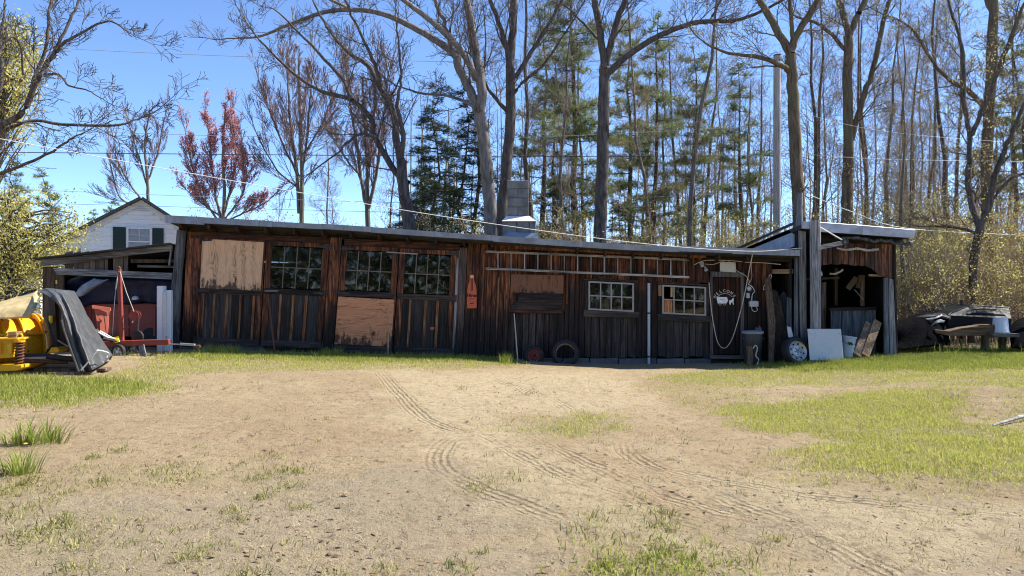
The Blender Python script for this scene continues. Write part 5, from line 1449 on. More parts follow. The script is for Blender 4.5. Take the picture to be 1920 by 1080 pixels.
# draped black tarp over the low end
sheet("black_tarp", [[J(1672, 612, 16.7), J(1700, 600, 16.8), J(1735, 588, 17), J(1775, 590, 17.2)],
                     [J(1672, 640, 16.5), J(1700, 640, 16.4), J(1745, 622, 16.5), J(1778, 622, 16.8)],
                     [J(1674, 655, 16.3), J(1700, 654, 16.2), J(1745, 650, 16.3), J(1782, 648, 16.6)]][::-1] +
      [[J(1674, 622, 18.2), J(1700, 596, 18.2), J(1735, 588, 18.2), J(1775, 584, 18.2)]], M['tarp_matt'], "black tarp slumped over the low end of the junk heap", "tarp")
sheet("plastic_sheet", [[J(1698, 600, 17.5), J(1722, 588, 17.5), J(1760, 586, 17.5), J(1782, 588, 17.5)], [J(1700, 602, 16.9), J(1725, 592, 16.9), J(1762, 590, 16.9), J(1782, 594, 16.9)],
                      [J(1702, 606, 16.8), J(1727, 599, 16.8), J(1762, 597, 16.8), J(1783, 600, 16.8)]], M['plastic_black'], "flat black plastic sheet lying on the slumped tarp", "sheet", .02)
# black bed cap: hipped box with pressed ribs
cap = empty("bed_cap", J(1840, 620), "glossy black ribbed truck bed cap lying on the junk heap", "bed cap")
ft = [J(1776, 616, 16.9), J(1896, 614, 16.9), J(1896, 598, 16.9), J(1893, 576, 17.2), J(1822, 571, 17.2), J(1788, 583, 17.0), J(1778, 590, 16.9)]
bkp = [p + Vector((0.1, 1.3, 0)) for p in ft]
n = len(ft); b = MB(); b.add(ft + bkp, [tuple(range(n)), tuple(range(2 * n - 1, n - 1, -1))] + [(i, n + i, n + (i + 1) % n, (i + 1) % n) for i in range(n)]); b.build("shell", M['plastic_black'], cap, bevel=.02)
for u0, v0, u1, v1 in ((1826, 580, 1868, 581), (1822, 572.5, 1893, 577), (1815, 602, 1866, 600), (1800, 592, 1890, 594)):
    MB().tube([J(u0, v0, 17.0), J(u1, v1, 17.0)], .018, 7).build("pressed_rib", M['bin'] if v0 < 585 else M['plastic_black'], cap, True)
o = sheet("vinyl_flap", [[J(1735, 598, 16.75), J(1750, 596, 16.7), J(1766, 589, 16.75)], [J(1737, 601, 16.7), J(1752, 599, 16.65), J(1768, 592, 16.72)]], M['tarp_grey'], "pale grey vinyl strip lying across the black tarp", "strip")
o = sheet("vinyl_corner", [[J(1744, 612, 16.55), J(1758, 600, 16.5), J(1772, 600, 16.5)], [J(1747, 612, 16.5), J(1756, 606, 16.45), J(1770, 604, 16.48)]], M['tarp_grey'], "folded pale vinyl corner above the brown beam", "flap")
# warped brown beam of a trailer edge with broken patches
pts = [(1748, 617), (1775, 620), (1800, 614), (1830, 610), (1832, 608), (1858, 608), (1866, 614), (1880, 618), (1880, 628), (1830, 629), (1800, 629), (1775, 629), (1750, 624)]
o = MB().prism([(J(u, v, 16.6).x, J(u, v, 16.6).z) for u, v in pts], 16.5, 16.75).build("brown_beam", M['tan_wood_h'], None, color=sc_(0, 0, .5), bevel=.01); setp(o, "warped brown timber carrying the black bed cap", "timber")
for (u, v, lb) in ((1878, 648, "square wood block under the right end of the brown timber"), (1845, 648, "wood block under the middle of the brown timber"), (1760, 648, "wood block under the tarp end of the brown timber")):
    p = J(u, v + 4, 16.65); b = MB().box(p.x - .05, p.x + .05, 16.55, 16.7, gz1(p.x, 16.6) - .03, J(u, 628, 16.6).z).build("prop_block", M['brown'], None, color=sc_(0, 0, .8), bevel=.008); setp(b, lb, "block", "props under the brown timber")
b = MB().box(J(1845, 0, 16.6).x, J(1895, 0, 16.6).x, 16.3, 16.9, J(0, 629, 16.6).z - .02, J(0, 624, 16.6).z).build("flat_board", M['grey_h'], None, color=sc_(0, 0, .4), bevel=.006); setp(b, "thin grey board under the upturned white bucket", "board")
p = J(1878.5, 621, 16.5)
b = MB().lathe([(.175, 0), (.17, .02), (.165, .025), (.14, .33), (.13, .34), (0, .34)], (p.x, 16.55, J(0, 623, 16.6).z), k=24).build("upturned_bucket", M['bucket_w'], None, True); setp(b, "upturned white bucket on the junk heap", "bucket")
MB().lathe([(.18, .0), (.182, .02), (.176, .022)], (p.x, 16.55, J(0, 623, 16.6).z), k=24).build("rim", M['bucket_w'], b, True)
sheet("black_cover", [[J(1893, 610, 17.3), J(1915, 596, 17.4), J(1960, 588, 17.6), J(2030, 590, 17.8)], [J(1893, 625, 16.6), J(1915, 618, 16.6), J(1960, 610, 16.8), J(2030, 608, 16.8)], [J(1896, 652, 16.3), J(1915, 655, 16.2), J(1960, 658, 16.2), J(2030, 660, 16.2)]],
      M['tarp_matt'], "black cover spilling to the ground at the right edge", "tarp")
p = J(1803, 575, 17.6); o = MB().tube([(p.x, 17.6, .3), (p.x, 17.6, J(0, 562, 17.6).z)], .03, 8).build("short_stake", M['brown'], None); setp(o, "short dark stake behind the black bed cap", "stake")
# loose stick lying on the bare mound
a = ground_at(1862, 800); c_ = ground_at(1960, 780)
o = MB().tube([(a[0], a[1], gz1(*a) + .015), ((a[0] + c_[0]) / 2, (a[1] + c_[1]) / 2, gz1((a[0] + c_[0]) / 2, (a[1] + c_[1]) / 2) + .06), (c_[0], c_[1], gz1(*c_) + .07)], [.012, .022, .025], 7).build("fallen_branch", M['grey_h'], None, True)
setp(o, "grey fallen branch lying across the bare soil at the right edge", "branch")
# ------------------------------------------------------------------ left lean-to carport
lt = empty("carport", (P(200, 650, 16.2).x, 16.2, .2), "sagging lean-to carport of grey boards on the shed's left end", "carport")
LD = 16.0
def lslab(name, pts, y0, y1, mat, color=None, parent=lt, bevel=.004): return MB().prism([W(*p) for p in pts], y0, y1).build(name, mat, parent, color=color, bevel=bevel)
lslab("eave_beam", [(82, 499), (150, 493), (250, 479), (326, 471), (326, 459), (250, 467), (150, 481), (82, 487)], LD - .12, LD - .04, M['grey_h'], sc_(0, 0, .8))
v = [(W(76, 0)[0], LD - .25, W(0, 487)[1]), (W(328, 0)[0], LD - .25, W(0, 459)[1]), (W(328, 0)[0], LD + 3.6, W(0, 459)[1] - .3), (W(76, 0)[0], LD + 3.6, W(0, 487)[1] - .3)]
MB().prism_dir(v, (0, 0, .03)).build("roof_deck", M['roofing'], lt)
x0 = 128
for k, (xa, xb) in enumerate(((120, 136), (137, 150), (151, 166), (167, 177), (178, 194), (195, 200), (211, 229), (230, 238))):
    lslab("gable_board", [(xa, 512), (xb, 512), (xb, 470), (xa, 474)], LD + .02 + .01 * (k % 2), LD + .045 + .01 * (k % 2), M['brown'], sc_(0, .4, 1.1))
lslab("inner_rail", [(240, 493), (324, 492), (324, 486), (240, 485)], LD + .1, LD + .16, M['brown'])
lslab("inner_rail", [(248, 501), (320, 502), (320, 498), (248, 496)], LD + .2, LD + .26, M['grey_h'])
lslab("cross_beam", [(112, 515), (326, 524), (326, 512), (104, 502)], LD - .10, LD - .03, M['grey_h'], sc_(0, 0, 1.15))
lslab("side_boarding", [(78, 655), (117, 655), (119, 512), (104, 500), (80, 500)], LD + .0, LD + .05, M['brown'], sc_(0, 0, .8))
lslab("door_plate", [(105, 532), (108, 532), (108, 525), (105, 525)], LD - .02, LD - .002, M['yellow_b'])
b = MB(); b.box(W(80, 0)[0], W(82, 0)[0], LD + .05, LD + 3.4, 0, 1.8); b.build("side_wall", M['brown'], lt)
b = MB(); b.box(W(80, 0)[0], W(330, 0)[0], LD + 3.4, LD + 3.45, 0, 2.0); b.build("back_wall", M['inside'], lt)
MB().bar((W(321, 0)[0], LD - .1, W(0, 498)[1]), (W(326, 0)[0], LD - .1, W(0, 462)[1]), .03, .03).build("strut", M['grey'], lt)
# red wagon box under a navy tarp
wx0, wx1 = P(128, 0, 16.6).x, P(312, 0, 16.6).x
wagon = empty("wagon_box", ((wx0 + wx1) / 2, 16.9, .2), "dull red wagon box stored in the carport under a navy tarp", "wagon")
zt = P(0, 568, 16.6).z
MB().box(wx0, wx1, 16.55, 18.2, .42, zt).build("box_body", M['red_dull'], wagon, bevel=.02)
MB().box(wx0 - .02, wx1 + .02, 16.53, 16.545, zt - .09, zt - .02).build("top_rail", M['red_dull'], wagon)
for u in (170, 240, 290): MB().box(P(u, 0, 16.6).x, P(u, 0, 16.6).x + .05, 16.525, 16.548, .44, zt - .1).build("stake", M['red_dull'], wagon)
for u in (160, 285):
    c = (P(u, 0, 16.6).x, 16.62, .40); MB().lathe([(.0, -.09), (.12, -.09), (.22, -.08), (.24, -.04), (.24, .04), (.22, .08)], c, (0, 1, 0), 20).build("wheel", M['rubber'], wagon, True)
T = lambda u, v, d: P(u, v, d)
sheet("navy_tarp", [[T(122, 590, 16.5), T(160, 574, 16.46), T(200, 568, 16.48), T(240, 572, 16.46), T(268, 566, 16.48), T(300, 573, 16.5), T(326, 572, 16.5)],
                    [T(122, 560, 16.5), T(160, 552, 16.46), T(200, 545, 16.44), T(240, 548, 16.44), T(268, 545, 16.45), T(300, 546, 16.45), T(326, 546, 16.5)],
                    [T(122, 530, 16.55), T(160, 522, 16.5), T(200, 520, 16.5), T(240, 518, 16.5), T(268, 520, 16.5), T(300, 522, 16.5), T(326, 524, 16.55)],
                    [T(122, 522, 17.8), T(160, 514, 17.8), T(200, 512, 17.8), T(240, 512, 17.8), T(268, 514, 17.8), T(300, 514, 17.8), T(326, 516, 17.8)]],
      M['tarp_blue'], "navy tarp draped over the red wagon box in the carport", "tarp")
sheet("grey_tarp_flap", [[T(138, 556, 15.75), T(150, 538, 15.7), T(176, 522, 15.72)], [T(150, 556, 15.68), T(165, 542, 15.6), T(192, 526, 15.66)], [T(160, 553, 15.72), T(176, 541, 15.68), T(203, 524, 15.74)]],
      M['tarp_grey'], "light grey tarp flap folded out in front of the carport", "flap")
o = MB().lathe([(.075, 0), (.06, .045), (.03, .06), (0, .065)], P(254, 560, 16.42), (0, -.3, 1), 16).build("white_bowl", M['white'], None, True); setp(o, "small white upturned bowl on the navy tarp edge", "bowl")
MB().lathe([(.078, -.006), (.082, 0), (.078, .008)], P(254, 560, 16.42), (0, -.3, 1), 16).build("rim", M['white'], o, True)

# tall white box column beside the shed corner
cxx = [P(300, 0, 15.6).x, P(322, 0, 15.6).x]
wc = empty("white_cabinet", ((cxx[0] + cxx[1]) / 2, 15.6, gz1(cxx[0], 15.6)), "tall narrow white cabinet door standing at the shed corner", "cabinet")
z1 = P(0, 536, 15.6).z; z0 = gz1(cxx[0], 15.5) - .02
MB().box(cxx[0], cxx[0] + .13, 15.45, 15.62, z0, z1).build("door_edge", M['white'], wc, bevel=.012)
MB().box(cxx[0] + .13, cxx[1] + .02, 15.5, 15.62, z0, z1 - .09).build("door_face", M['white'], wc, bevel=.012)
MB().box(cxx[0] + .132, cxx[0] + .19, 15.44, 15.5, z0 + .02, z1 - .13).build("bright_trim", M['panel'], wc, bevel=.006)

# ------------------------------------------------------------------ red hoist cart
HD = 14.6
H = lambda u, v, d=HD: P(u, v, d)
gz_h = gz1(H(250, 0).x, HD)
hc = empty("hoist_cart", (H(250, 0).x, HD, gz_h), "red two-wheeled hoist cart with upright mast and winch", "cart")
MB().bar(H(192, 645), H(318, 641), .10, .11).build("deck_beam", M['red'], hc, bevel=.008)
MB().bar(H(196, 645, 15.1), H(300, 642, 15.1), .08, .09).build("deck_beam", M['red'], hc, bevel=.008)
for u in (200, 250, 296): MB().bar(H(u, 643), Vector((H(u, 643).x, 15.1, H(u, 643).z)), .08, .05).build("cross_member", M['red'], hc)
MB().bar(H(229, 646), H(223.5, 505), .07, .07).build("mast", M['red'], hc, bevel=.006)
MB().lathe([(0, -.02), (.03, -.02), (.03, .02), (0, .02)], H(223, 503), (0, 1, 0), 12).build("mast_pulley", M['rust'], hc)
MB().tube([H(223, 500), H(222.5, 506)], .02, 8).build("mast_tip", M['yellow_b'], hc)
MB().tube([H(224.5, 508, 14.55), H(237, 548, 14.5), H(251, 584, 14.5)], .008, 6).build("cable", M['rope'], hc)
st = [(222, 508, 14.55), (219, 530, 14.5), (216, 552, 14.48), (213, 590, 14.5), (211, 630, 14.52)]
MB().tube([H(*p) for p in cr(st, 4)], [.006] * 3 + [.014] * 4 + [.006] * 10, 5).build("strap", M['tarp_grey'], hc)
MB().bar(H(230, 593), H(250, 589), .03, .02).build("winch_arm", M['red'], hc)
MB().bar(H(232, 616), H(244, 613), .02, .02).build("winch_arm", M['red'], hc)
wn_ = MB().lathe([(.0, -.05), (.10, -.05), (.10, -.035), (.055, -.03), (.055, .03), (.10, .035), (.10, .05), (0, .05)], H(253, 592), (0, 1, 0), 18).build("winch_drum", M['red'], hc, True)
MB().bar(H(248, 583), H(258, 598), .03, .06, (0, 1, 0)).build("winch_guard", M['red'], hc)
MB().bar(H(248, 605), H(250, 600), .02, .02).build("winch_pawl", M['white'], hc)
MB().tube([H(260, 594, 14.5), H(258, 620, 14.48)], .018, 7).build("crank_lever", M['iron'], hc)
MB().lathe([(0, -.04), (.09, -.04), (.13, -.02), (.13, .02), (.09, .04), (0, .04)], H(258, 632, 14.8), (.2, 1, 0), 18).build("jockey_wheel", M['rubber'], hc, True)
MB().bar(H(265, 648, 14.45), H(273, 683, 14.3), .11, .035, (0, 1, 0)).build("prop_leg", M['grey'], hc)
def cart_wheel(u, v, d, R):
    c = H(u, v, d)
    w_ = MB().lathe([(R * .62, -.05), (R * .66, -.062), (R * .92, -.06), (R, -.035), (R, .035), (R * .92, .06), (R * .62, .05)], c, (.25, 1, 0), 28).build("wheel", M['rubber'], hc, True)
    MB().lathe([(R * .66, -.05), (R * .62, -.058), (R * .56, -.05), (R * .54, .03)], c, (.25, 1, 0), 24).build("rim", M['rim_dull'], w_, True)
    ax = Vector((.25, 1, 0)).normalized(); a = ax.cross(Vector((0, 0, 1))).normalized(); b_ = ax.cross(a)
    for i in range(5):
        e = a * math.cos(i * 1.2566) + b_ * math.sin(i * 1.2566)
        MB().bar(c - ax * .05, c - ax * .045 + e * R * .58, R * .3, .015, ax).build("spoke", M['rim_dull'], w_)
    MB().lathe([(0, -.065), (R * .15, -.062), (R * .18, -.04)], c, (.25, 1, 0), 14).build("hub", M['rim'], w_, True)
cart_wheel(224, 660, 14.55, .155)
cart_wheel(254, 657, 15.15, .15)
MB().bar(H(224, 660, 14.6), H(250, 657, 15.15), .04, .04).build("axle", M['iron'], hc)
MB().tube([H(316, 645, 14.6), H(348, 646, 14.6)], .012, 7).build("draw_bar", M['galv_clean'], hc)
MB().bar(H(338, 645), H(366, 647), .05, .045).build("coupler", M['galv_clean'], hc, bevel=.006)
MB().tube([H(364, 650), H(375, 649)], .03, 10).build("coupler_socket", M['rust'], hc, True)
MB().bar(H(310, 646), H(312, 630), .012, .012).build("pin", M['iron'], hc)
# loose irons on the cart
for i, (a, c, m_, lb) in enumerate((((180, 618, 14.4), (212, 641, 14.45), M['iron'], "black angle iron on the cart, uppermost of three"), ((186, 622, 14.35), (220, 641, 14.4), M['galv_clean'], "bright steel bar sloping on the red cart"), ((194, 634, 14.3), (226, 640, 14.35), M['iron'], "black bar lying low on the cart deck"))):
    o = MB().bar(H(*a), H(*c), .07, .02, (0, -.5, 1)).build("steel_bar", m_, None); setp(o, lb, "bar")
o = MB().add([H(208, 636, 14.35), H(222, 634, 14.35), H(225, 641, 14.3), H(216, 643, 14.3), H(208, 633, 14.7), H(222, 631, 14.7), H(225, 636, 14.75), H(216, 638, 14.7)], [(0, 1, 2, 3), (4, 7, 6, 5), (0, 4, 5, 1), (1, 5, 6, 2), (2, 6, 7, 3), (3, 7, 4, 0)]).build("yellow_case", M['yellow_b'], None, bevel=.006); setp(o, "small yellow-edged case on the cart deck", "case")
# red hopper standing behind the tarp
hb = empty("red_hopper", H(190, 640, 15.2), "red wooden hopper box with tapering front behind the plough tarp", "hopper")
f4 = [H(185, 628, 14.95), H(206, 626, 15.05), H(206, 580, 15.1), H(176, 575, 14.9)]
MB().prism_dir(f4, (-.05, .5, .0)).build("body", M['red_wood'], hb, bevel=.01)
MB().prism_dir([H(174, 578, 14.88), H(208, 583, 15.08), H(208, 577, 15.08), H(174, 572, 14.88)], (0, -.03, 0)).build("rim_board", M['red_wood'], hb)
MB().prism_dir([H(190, 630, 14.93), H(204, 626, 15.02), H(204, 592, 15.04), H(187, 590, 14.93)], (0, -.03, 0)).build("sliding_door", M['red_wood'], hb, bevel=.004)
MB().bar(H(186, 590, 14.88), H(201, 592, 14.95), .02, .02).build("latch_bar", M['iron'], hb)
MB().bar(H(195, 592, 14.88), H(199, 622, 14.93), .012, .012).build("gap_rod", M['iron'], hb)

# ------------------------------------------------------------------ yellow snow plough
PD = 12.4
Q = lambda u, v, d=PD: P(u, v, d)
sp = empty("snow_plough", Q(40, 700), "yellow snow plough with coil spring and tan rubber deflector", "snow plough")
# mouldboard: rolled sheet lying along x, seen from behind, with ribs
PA, PU, PN = Vector((Q(64, 0, 13.0).x, 13.0, 0)), Vector((-.66, -.75, 0)), Vector((.75, -.66, 0))
def arcp(t, a, R=.60, cz=.50):          # t metres along the blade, a = angle from the top over the back
    p = PA + PU * t + PN * (R * math.sin(a)); return Vector((p.x, p.y, cz + R * math.cos(a) * .80))
angs = [math.radians(t) for t in range(-30, 128, 8)]
ts_ = np.linspace(0, 2.3, 7)
g = [[arcp(x, a) for x in ts_] for a in angs]
v = [p for r in g for p in r]; f = [(i * 7 + j, i * 7 + j + 1, i * 7 + j + 8, i * 7 + j + 7) for i in range(len(g) - 1) for j in range(6)]
mbd = MB().add(v, f).build("mouldboard", M['yellow'], sp, True); md = mbd.modifiers.new("thickness", 'SOLIDIFY'); md.thickness = .012
for x in (.02, .30, .58, .86, 1.14, 1.5, 1.9, 2.25):
    b = MB()
    o1 = [arcp(x, a, .605) for a in angs]; o2 = [arcp(x, a, .70) for a in angs]
    n = len(angs)
    vs = o1 + o2 + [p + PU * .025 for p in o1 + o2]
    fs = []
    for i in range(n - 1):
        fs += [(i, i + 1, n + i + 1, n + i), (2 * n + i, 3 * n + i, 3 * n + i + 1, 2 * n + i + 1), (n + i, n + i + 1, 3 * n + i + 1, 3 * n + i), (i, 2 * n + i, 2 * n + i + 1, i + 1)]
    b.add(vs, fs).build("rib", M['yellow'], mbd, True)
    for aa in (25, 60, 95):
        p = arcp(x - .03, math.radians(aa), .645); MB().lathe([(0, -.008), (.016, -.008), (.016, .006)], p, PU, 8).build("bolt", M['iron'], mbd)
for aa in (0, 62, 118):
    MB().bar(arcp(0, math.radians(aa), .64), arcp(2.3, math.radians(aa), .64), .09, .035).build("stringer", M['yellow'], mbd)
b = MB(); b.prism_dir([arcp(-.02, a, .70) for a in angs] + [arcp(-.02, a, .40) for a in reversed(angs)], -PU * .02); b.build("end_plate", M['yellow'], mbd)
# push frame plates at the near side
def qprism(name, pts, d, th, mat, par=sp, bev=.008): return MB().prism([(Q(u, v, d).x, Q(u, v, d).z) for u, v in pts], d, d + th).build(name, mat, par, bevel=bev)
D1 = 11.6
qprism("frame_plate", [(-60, 677), (24, 670), (26, 650), (32, 642), (46, 637), (46, 634), (-60, 636)], D1, .05, M['yellow'])
qprism("frame_rib", [(14, 664), (22, 663), (22, 643), (14, 644)], D1 - .05, .045, M['yellow'])
qprism("frame_rib", [(-20, 665), (0, 664), (0, 643), (-20, 644)], D1 - .05, .045, M['yellow'])
MB().bar(Q(-70, 636, D1 + .1), Q(46, 634, D1 + .1), .32, .03).build("frame_shelf", M['yellow'], sp, bevel=.006)
qprism("foot_plate", [(-60, 700), (30, 695), (40, 690), (40, 684), (-60, 686)], D1 - .1, .25, M['yellow'])
qprism("lug", [(33, 634), (42, 634), (42, 628), (39.5, 625.5), (36, 625.5), (33, 628)], D1 + .05, .03, M['yellow'])
MB().lathe([(0, -.01), (.016, -.01), (.016, .006)], Q(37.5, 630, D1 + .05), (0, 1, 0), 10).build("lug_hole", M['iron'], sp)
# coil spring
c0 = Q(36, 684, D1 - .02); c1 = Q(37, 640, D1 - .02); turns = 8; pts = []
for i in range(turns * 12 + 1):
    t = i / (turns * 12); a = 2 * math.pi * turns * t
    p = c0.lerp(c1, t); pts.append(p + Vector((.055 * math.cos(a), .055 * math.sin(a), 0)))
MB().tube(pts, .013, 7).build("coil_spring", M['rust'], sp, True)
MB().tube([c0, c1], .018, 8).build("spring_rod", M['iron'], sp)
for c in (c0, c1): MB().lathe([(0, -.012), (.075, -.012), (.075, .012), (0, .012)], c, (0, 0, 1), 16).build("spring_seat", M['yellow'], sp)
# lower shoes and hydraulics
qprism("shoe", [(95, 652), (104, 651), (112, 657), (108, 661), (90, 662)], 12.0, .25, M['yellow'])
qprism("shoe", [(72, 676), (86, 670), (104, 672), (98, 678), (80, 682), (58, 690), (40, 694), (48, 686)], 12.1, .3, M['yellow'])
qprism("cutting_edge", [(-120, 702), (60, 694), (62, 686), (-120, 690)], 12.55, .04, M['rust'])
MB().tube([Q(30, 668, 11.9), Q(88, 668, 12.0), Q(140, 674, 12.1)], .045, 10).build("hydraulic_ram", M['iron'], sp, True)
MB().tube([Q(44, 672, 11.85), Q(86, 671, 11.95)], .022, 8).build("ram_rod", M['galv_clean'], sp, True)
MB().tube([Q(40, 676, 11.8), Q(128, 680, 12.1)], .028, 8).build("push_bar", M['rust'], sp, True)
MB().bar(Q(106, 660, 12.3), Q(100, 553, 12.3), .09, .09).build("upright", M['iron'], sp)
MB().bar(Q(118, 660, 12.6), Q(112, 560, 12.6), .16, .1).build("upright", M['iron'], sp)
MB().tube([Q(95, 606, 12.2), Q(95.5, 592, 12.2)], .03, 10).build("marker_cap", M['yellow_b'], sp)
MB().tube([Q(108, 638, 12.05), Q(130, 651, 12.0)], .012, 6).build("link_rod", M['galv_clean'], sp)
pts = cr([(90, 600, 12.2), (96, 625, 12.0), (100, 640, 12.05), (92, 655, 12.1), (86, 662, 12.1)], 5)
MB().tube([Q(*p) for p in pts], .014, 6).build("hose", M['rubber'], sp, True)
o = MB().box(Q(13, 0, D1).x, Q(29, 0, D1).x, D1 + .02, D1 + .17, Q(0, 635, D1).z + .0, Q(0, 622, D1).z).build("wood_block", M['tan_wood_h'], None, bevel=.008); setp(o, "sawn wood block sitting on the plough frame", "block")
# tan deflector sheet
sheet("deflector", [[Q(-150, 600, 12.0), Q(-60, 598, 12.0), Q(0, 597, 12.0), Q(54, 596, 12.05)],
                    [Q(-150, 594, 12.2), Q(-60, 588, 12.2), Q(12, 580, 12.15), Q(66, 578, 12.15)],
                    [Q(-150, 596, 12.7), Q(-60, 580, 12.7), Q(20, 564, 12.5), Q(72, 560, 12.4)],
                    [Q(-150, 612, 13.2), Q(-60, 588, 13.2), Q(22, 560, 12.9), Q(70, 544, 12.7)]], M['tan_rubber'], None, None, .012, sp)
MB().tube([Q(u, v, d) for u, v, d in cr([(-40, 604, 12.9), (0, 578, 12.9), (30, 560, 12.85), (50, 548, 12.75), (70, 543, 12.7)], 5)], .02, 6).build("deflector_edge", M['rubber'], sp, True)
# black vinyl tarp thrown over the end: from the ridge down to the ground on the right
ridge = [(74, 545, 12.95), (88, 541, 12.8), (100, 541, 12.7), (118, 543, 12.75), (136, 546, 13.0)]
rows = []
def lerp3(a, b, t): return tuple(a[i] + (b[i] - a[i]) * t for i in range(3))
top = [(70, 545, 12.55), (86, 541, 12.35), (104, 542, 12.3), (122, 544, 12.55), (138, 546, 13.1), (140, 548, 13.6)]
m1 = [(84, 551, 12.1), (102, 556, 12.0), (118, 556, 12.05), (138, 562, 12.4), (150, 566, 13.0), (152, 570, 13.6)]
m2 = [(112, 575, 11.95), (120, 590, 11.9), (134, 590, 11.95), (152, 592, 12.3), (166, 596, 12.9), (166, 602, 13.6)]
m3 = [(116, 610, 11.95), (130, 628, 11.85), (148, 628, 11.8), (168, 624, 12.25), (182, 624, 12.85), (180, 632, 13.6)]
m4 = [(128, 645, 11.9), (140, 662, 11.8), (160, 662, 11.7), (182, 655, 12.2), (200, 652, 12.8), (196, 662, 13.5)]
bt = [(145, 694, 11.75), (152, 699, 11.65), (172, 694, 11.6), (192, 684, 12.0), (211, 666, 12.7), (206, 676, 13.4)]
def pleat(row, k):
    out = []
    for i in range(len(row) - 1):
        for s in range(4):
            t = s / 4; p = lerp3(row[i], row[i + 1], t)
            ph = (i * 4 + s); out.append((p[0], p[1], p[2] + k * min(1, ph / 4) * (abs(math.sin(ph * .62 + .5)) ** .7 * 1.6 + .35 * math.sin(ph * 2.3) - .8)))
    out.append(row[-1]); return out
grid = [[Q(*p) for p in pleat(r, k)] for r, k in ((top, .0), (m1, .03), (m2, .055), (m3, .065), (m4, .075), (bt, .11))]
sheet("vinyl_tarp", grid, M['tarp_black'], "black vinyl tarp thrown over the end of the snow plough", "tarp", amp=.35)
# tie rope / bent rod across the tarp foot and pole at its edge
o = MB().tube([Q(*p) for p in cr([(152, 694, 11.5), (166, 678, 11.48), (180, 660, 11.5), (185, 657, 11.55), (203, 662, 11.9), (200, 670, 11.9)], 5)], .012, 6).build("bent_rod", M['white_wire'], None, True); setp(o, "bent pale rod holding down the black vinyl tarp", "rod")
o = MB().tube([Q(115, 600, 11.75), Q(120, 620, 11.7), Q(134, 660, 11.62), Q(148, 698, 11.5)], .016, 7).build("edge_pole", M['iron'], None, True); setp(o, "thin dark pole along the open edge of the black vinyl tarp", "pole")
# planks the plough rests on
for i, (u0, v0, u1, v1, d, lb) in enumerate(((70, 702, 200, 699, 12.1, "rear flat plank under the black vinyl tarp"), (95, 706, 172, 704, 11.75, "front flat plank lying in the grass by the plough"), (-40, 704, 60, 700, 12.3, "plank under the yellow plough frame"))):
    a = Q(u0, v0, d); c = Q(u1, v1, d); z = max(gz1(a.x, d), gz1(c.x, d)) + .025
    o = MB().bar((a.x, d, z), (c.x, d + .05, z), .22, .045).build("ground_plank", M['brown'], None, color=sc_(0, 0, 1.9), bevel=.005); setp(o, lb, "plank")

# ------------------------------------------------------------------ houses beyond
HH = 34.0
HP = lambda u, v, d=HH: P(u, v, d)
hs = empty("white_house", (HP(265, 0).x, HH, .4), "white clapboard house with dark green shutters behind the carport", "house")
ap = HP(265, 374); el = HP(50, 506); er = HP(480, 520)
body = MB().prism([(el.x + .3, -.3), (er.x - .3, -.3), (er.x - .3, HP(0, 500).z), (ap.x, ap.z - .12), (el.x + .3, HP(0, 492).z)], HH + .02, HH + 9).build("wall", M['siding'], hs)
# clapboards: real lapped boards cut to the gable
z = HP(0, 560).z
def half(zz):
    t = (ap.z - .2 - zz)
    return ap.x - t * (ap.x - el.x) / (ap.z - el.z), ap.x + t * (er.x - ap.x) / (ap.z - er.z)
while z < ap.z - .35:
    l, r = half(z + .19)
    l = max(l, el.x + .3); r = min(r, er.x - .3)
    if r - l > .3:
        MB().add([(l, HH - .022, z), (r, HH - .022, z), (r, HH - .004, z + .195), (l, HH - .004, z + .195), (l, HH + .015, z), (r, HH + .015, z), (r, HH + .015, z + .195), (l, HH + .015, z + .195)],
                 [(0, 1, 2, 3), (0, 4, 5, 1), (0, 3, 7, 4), (1, 5, 6, 2), (3, 2, 6, 7)]).build("clapboard", M['siding'], body)
    z += .2
rfm = MB()
for e in (el, er):
    s = -1 if e is el else 1
    n = Vector((e.x - ap.x, 0, e.z - ap.z)).normalized(); up = Vector((-n.z * s, 0, n.x * s)); up = up if up.z > 0 else -up
    a = Vector((ap.x, HH - .3, ap.z)); c = Vector((e.x, HH - .3, e.z)) + n * .3
    rfm.prism_dir([a, c, c + up * .12, a + up * .12], (0, 9.6, 0))
rfo = rfm.build("roof", M['roof_dark'], hs)
for e in (el, er):
    n = Vector((e.x - ap.x, 0, e.z - ap.z)).normalized(); a = Vector((ap.x, HH - .06, ap.z - .02)); c = Vector((e.x, HH - .06, e.z - .02))
    MB().prism_dir([a, c, c - Vector((0, 0, .26)), a - Vector((0, 0, .26))], (0, .03, 0)).build("rake_board", M['white'], rfo)
# window with shutters
x0, x1, zb, ztp = HP(240, 0).x, HP(283, 0).x, HP(0, 470).z, HP(0, 426).z
b = MB(); fw = .09
b.box(x0, x0 + fw, HH - .10, HH - .02, zb, ztp); b.box(x1 - fw, x1, HH - .10, HH - .02, zb, ztp); b.box(x0 + fw, x1 - fw, HH - .10, HH - .02, ztp - fw, ztp); b.box(x0 + fw, x1 - fw, HH - .10, HH - .02, zb, zb + fw)
b.box(x0 + fw, x1 - fw, HH - .09, HH - .03, (zb + ztp) / 2 - .16, (zb + ztp) / 2 - .10)
wd = b.build("window", M['white'], hs)
for (za, zc) in ((zb + fw, (zb + ztp) / 2 - .16), ((zb + ztp) / 2 - .10, ztp - fw)):
    MB().box(x0 + fw, x1 - fw, HH - .065, HH - .055, za, zc).build("pane", M['house_glass'] if 'house_glass' in M else M['glass'], wd)
mx = (x0 + x1) / 2; mz = ((zb + ztp) / 2 - .1 + ztp - fw) / 2
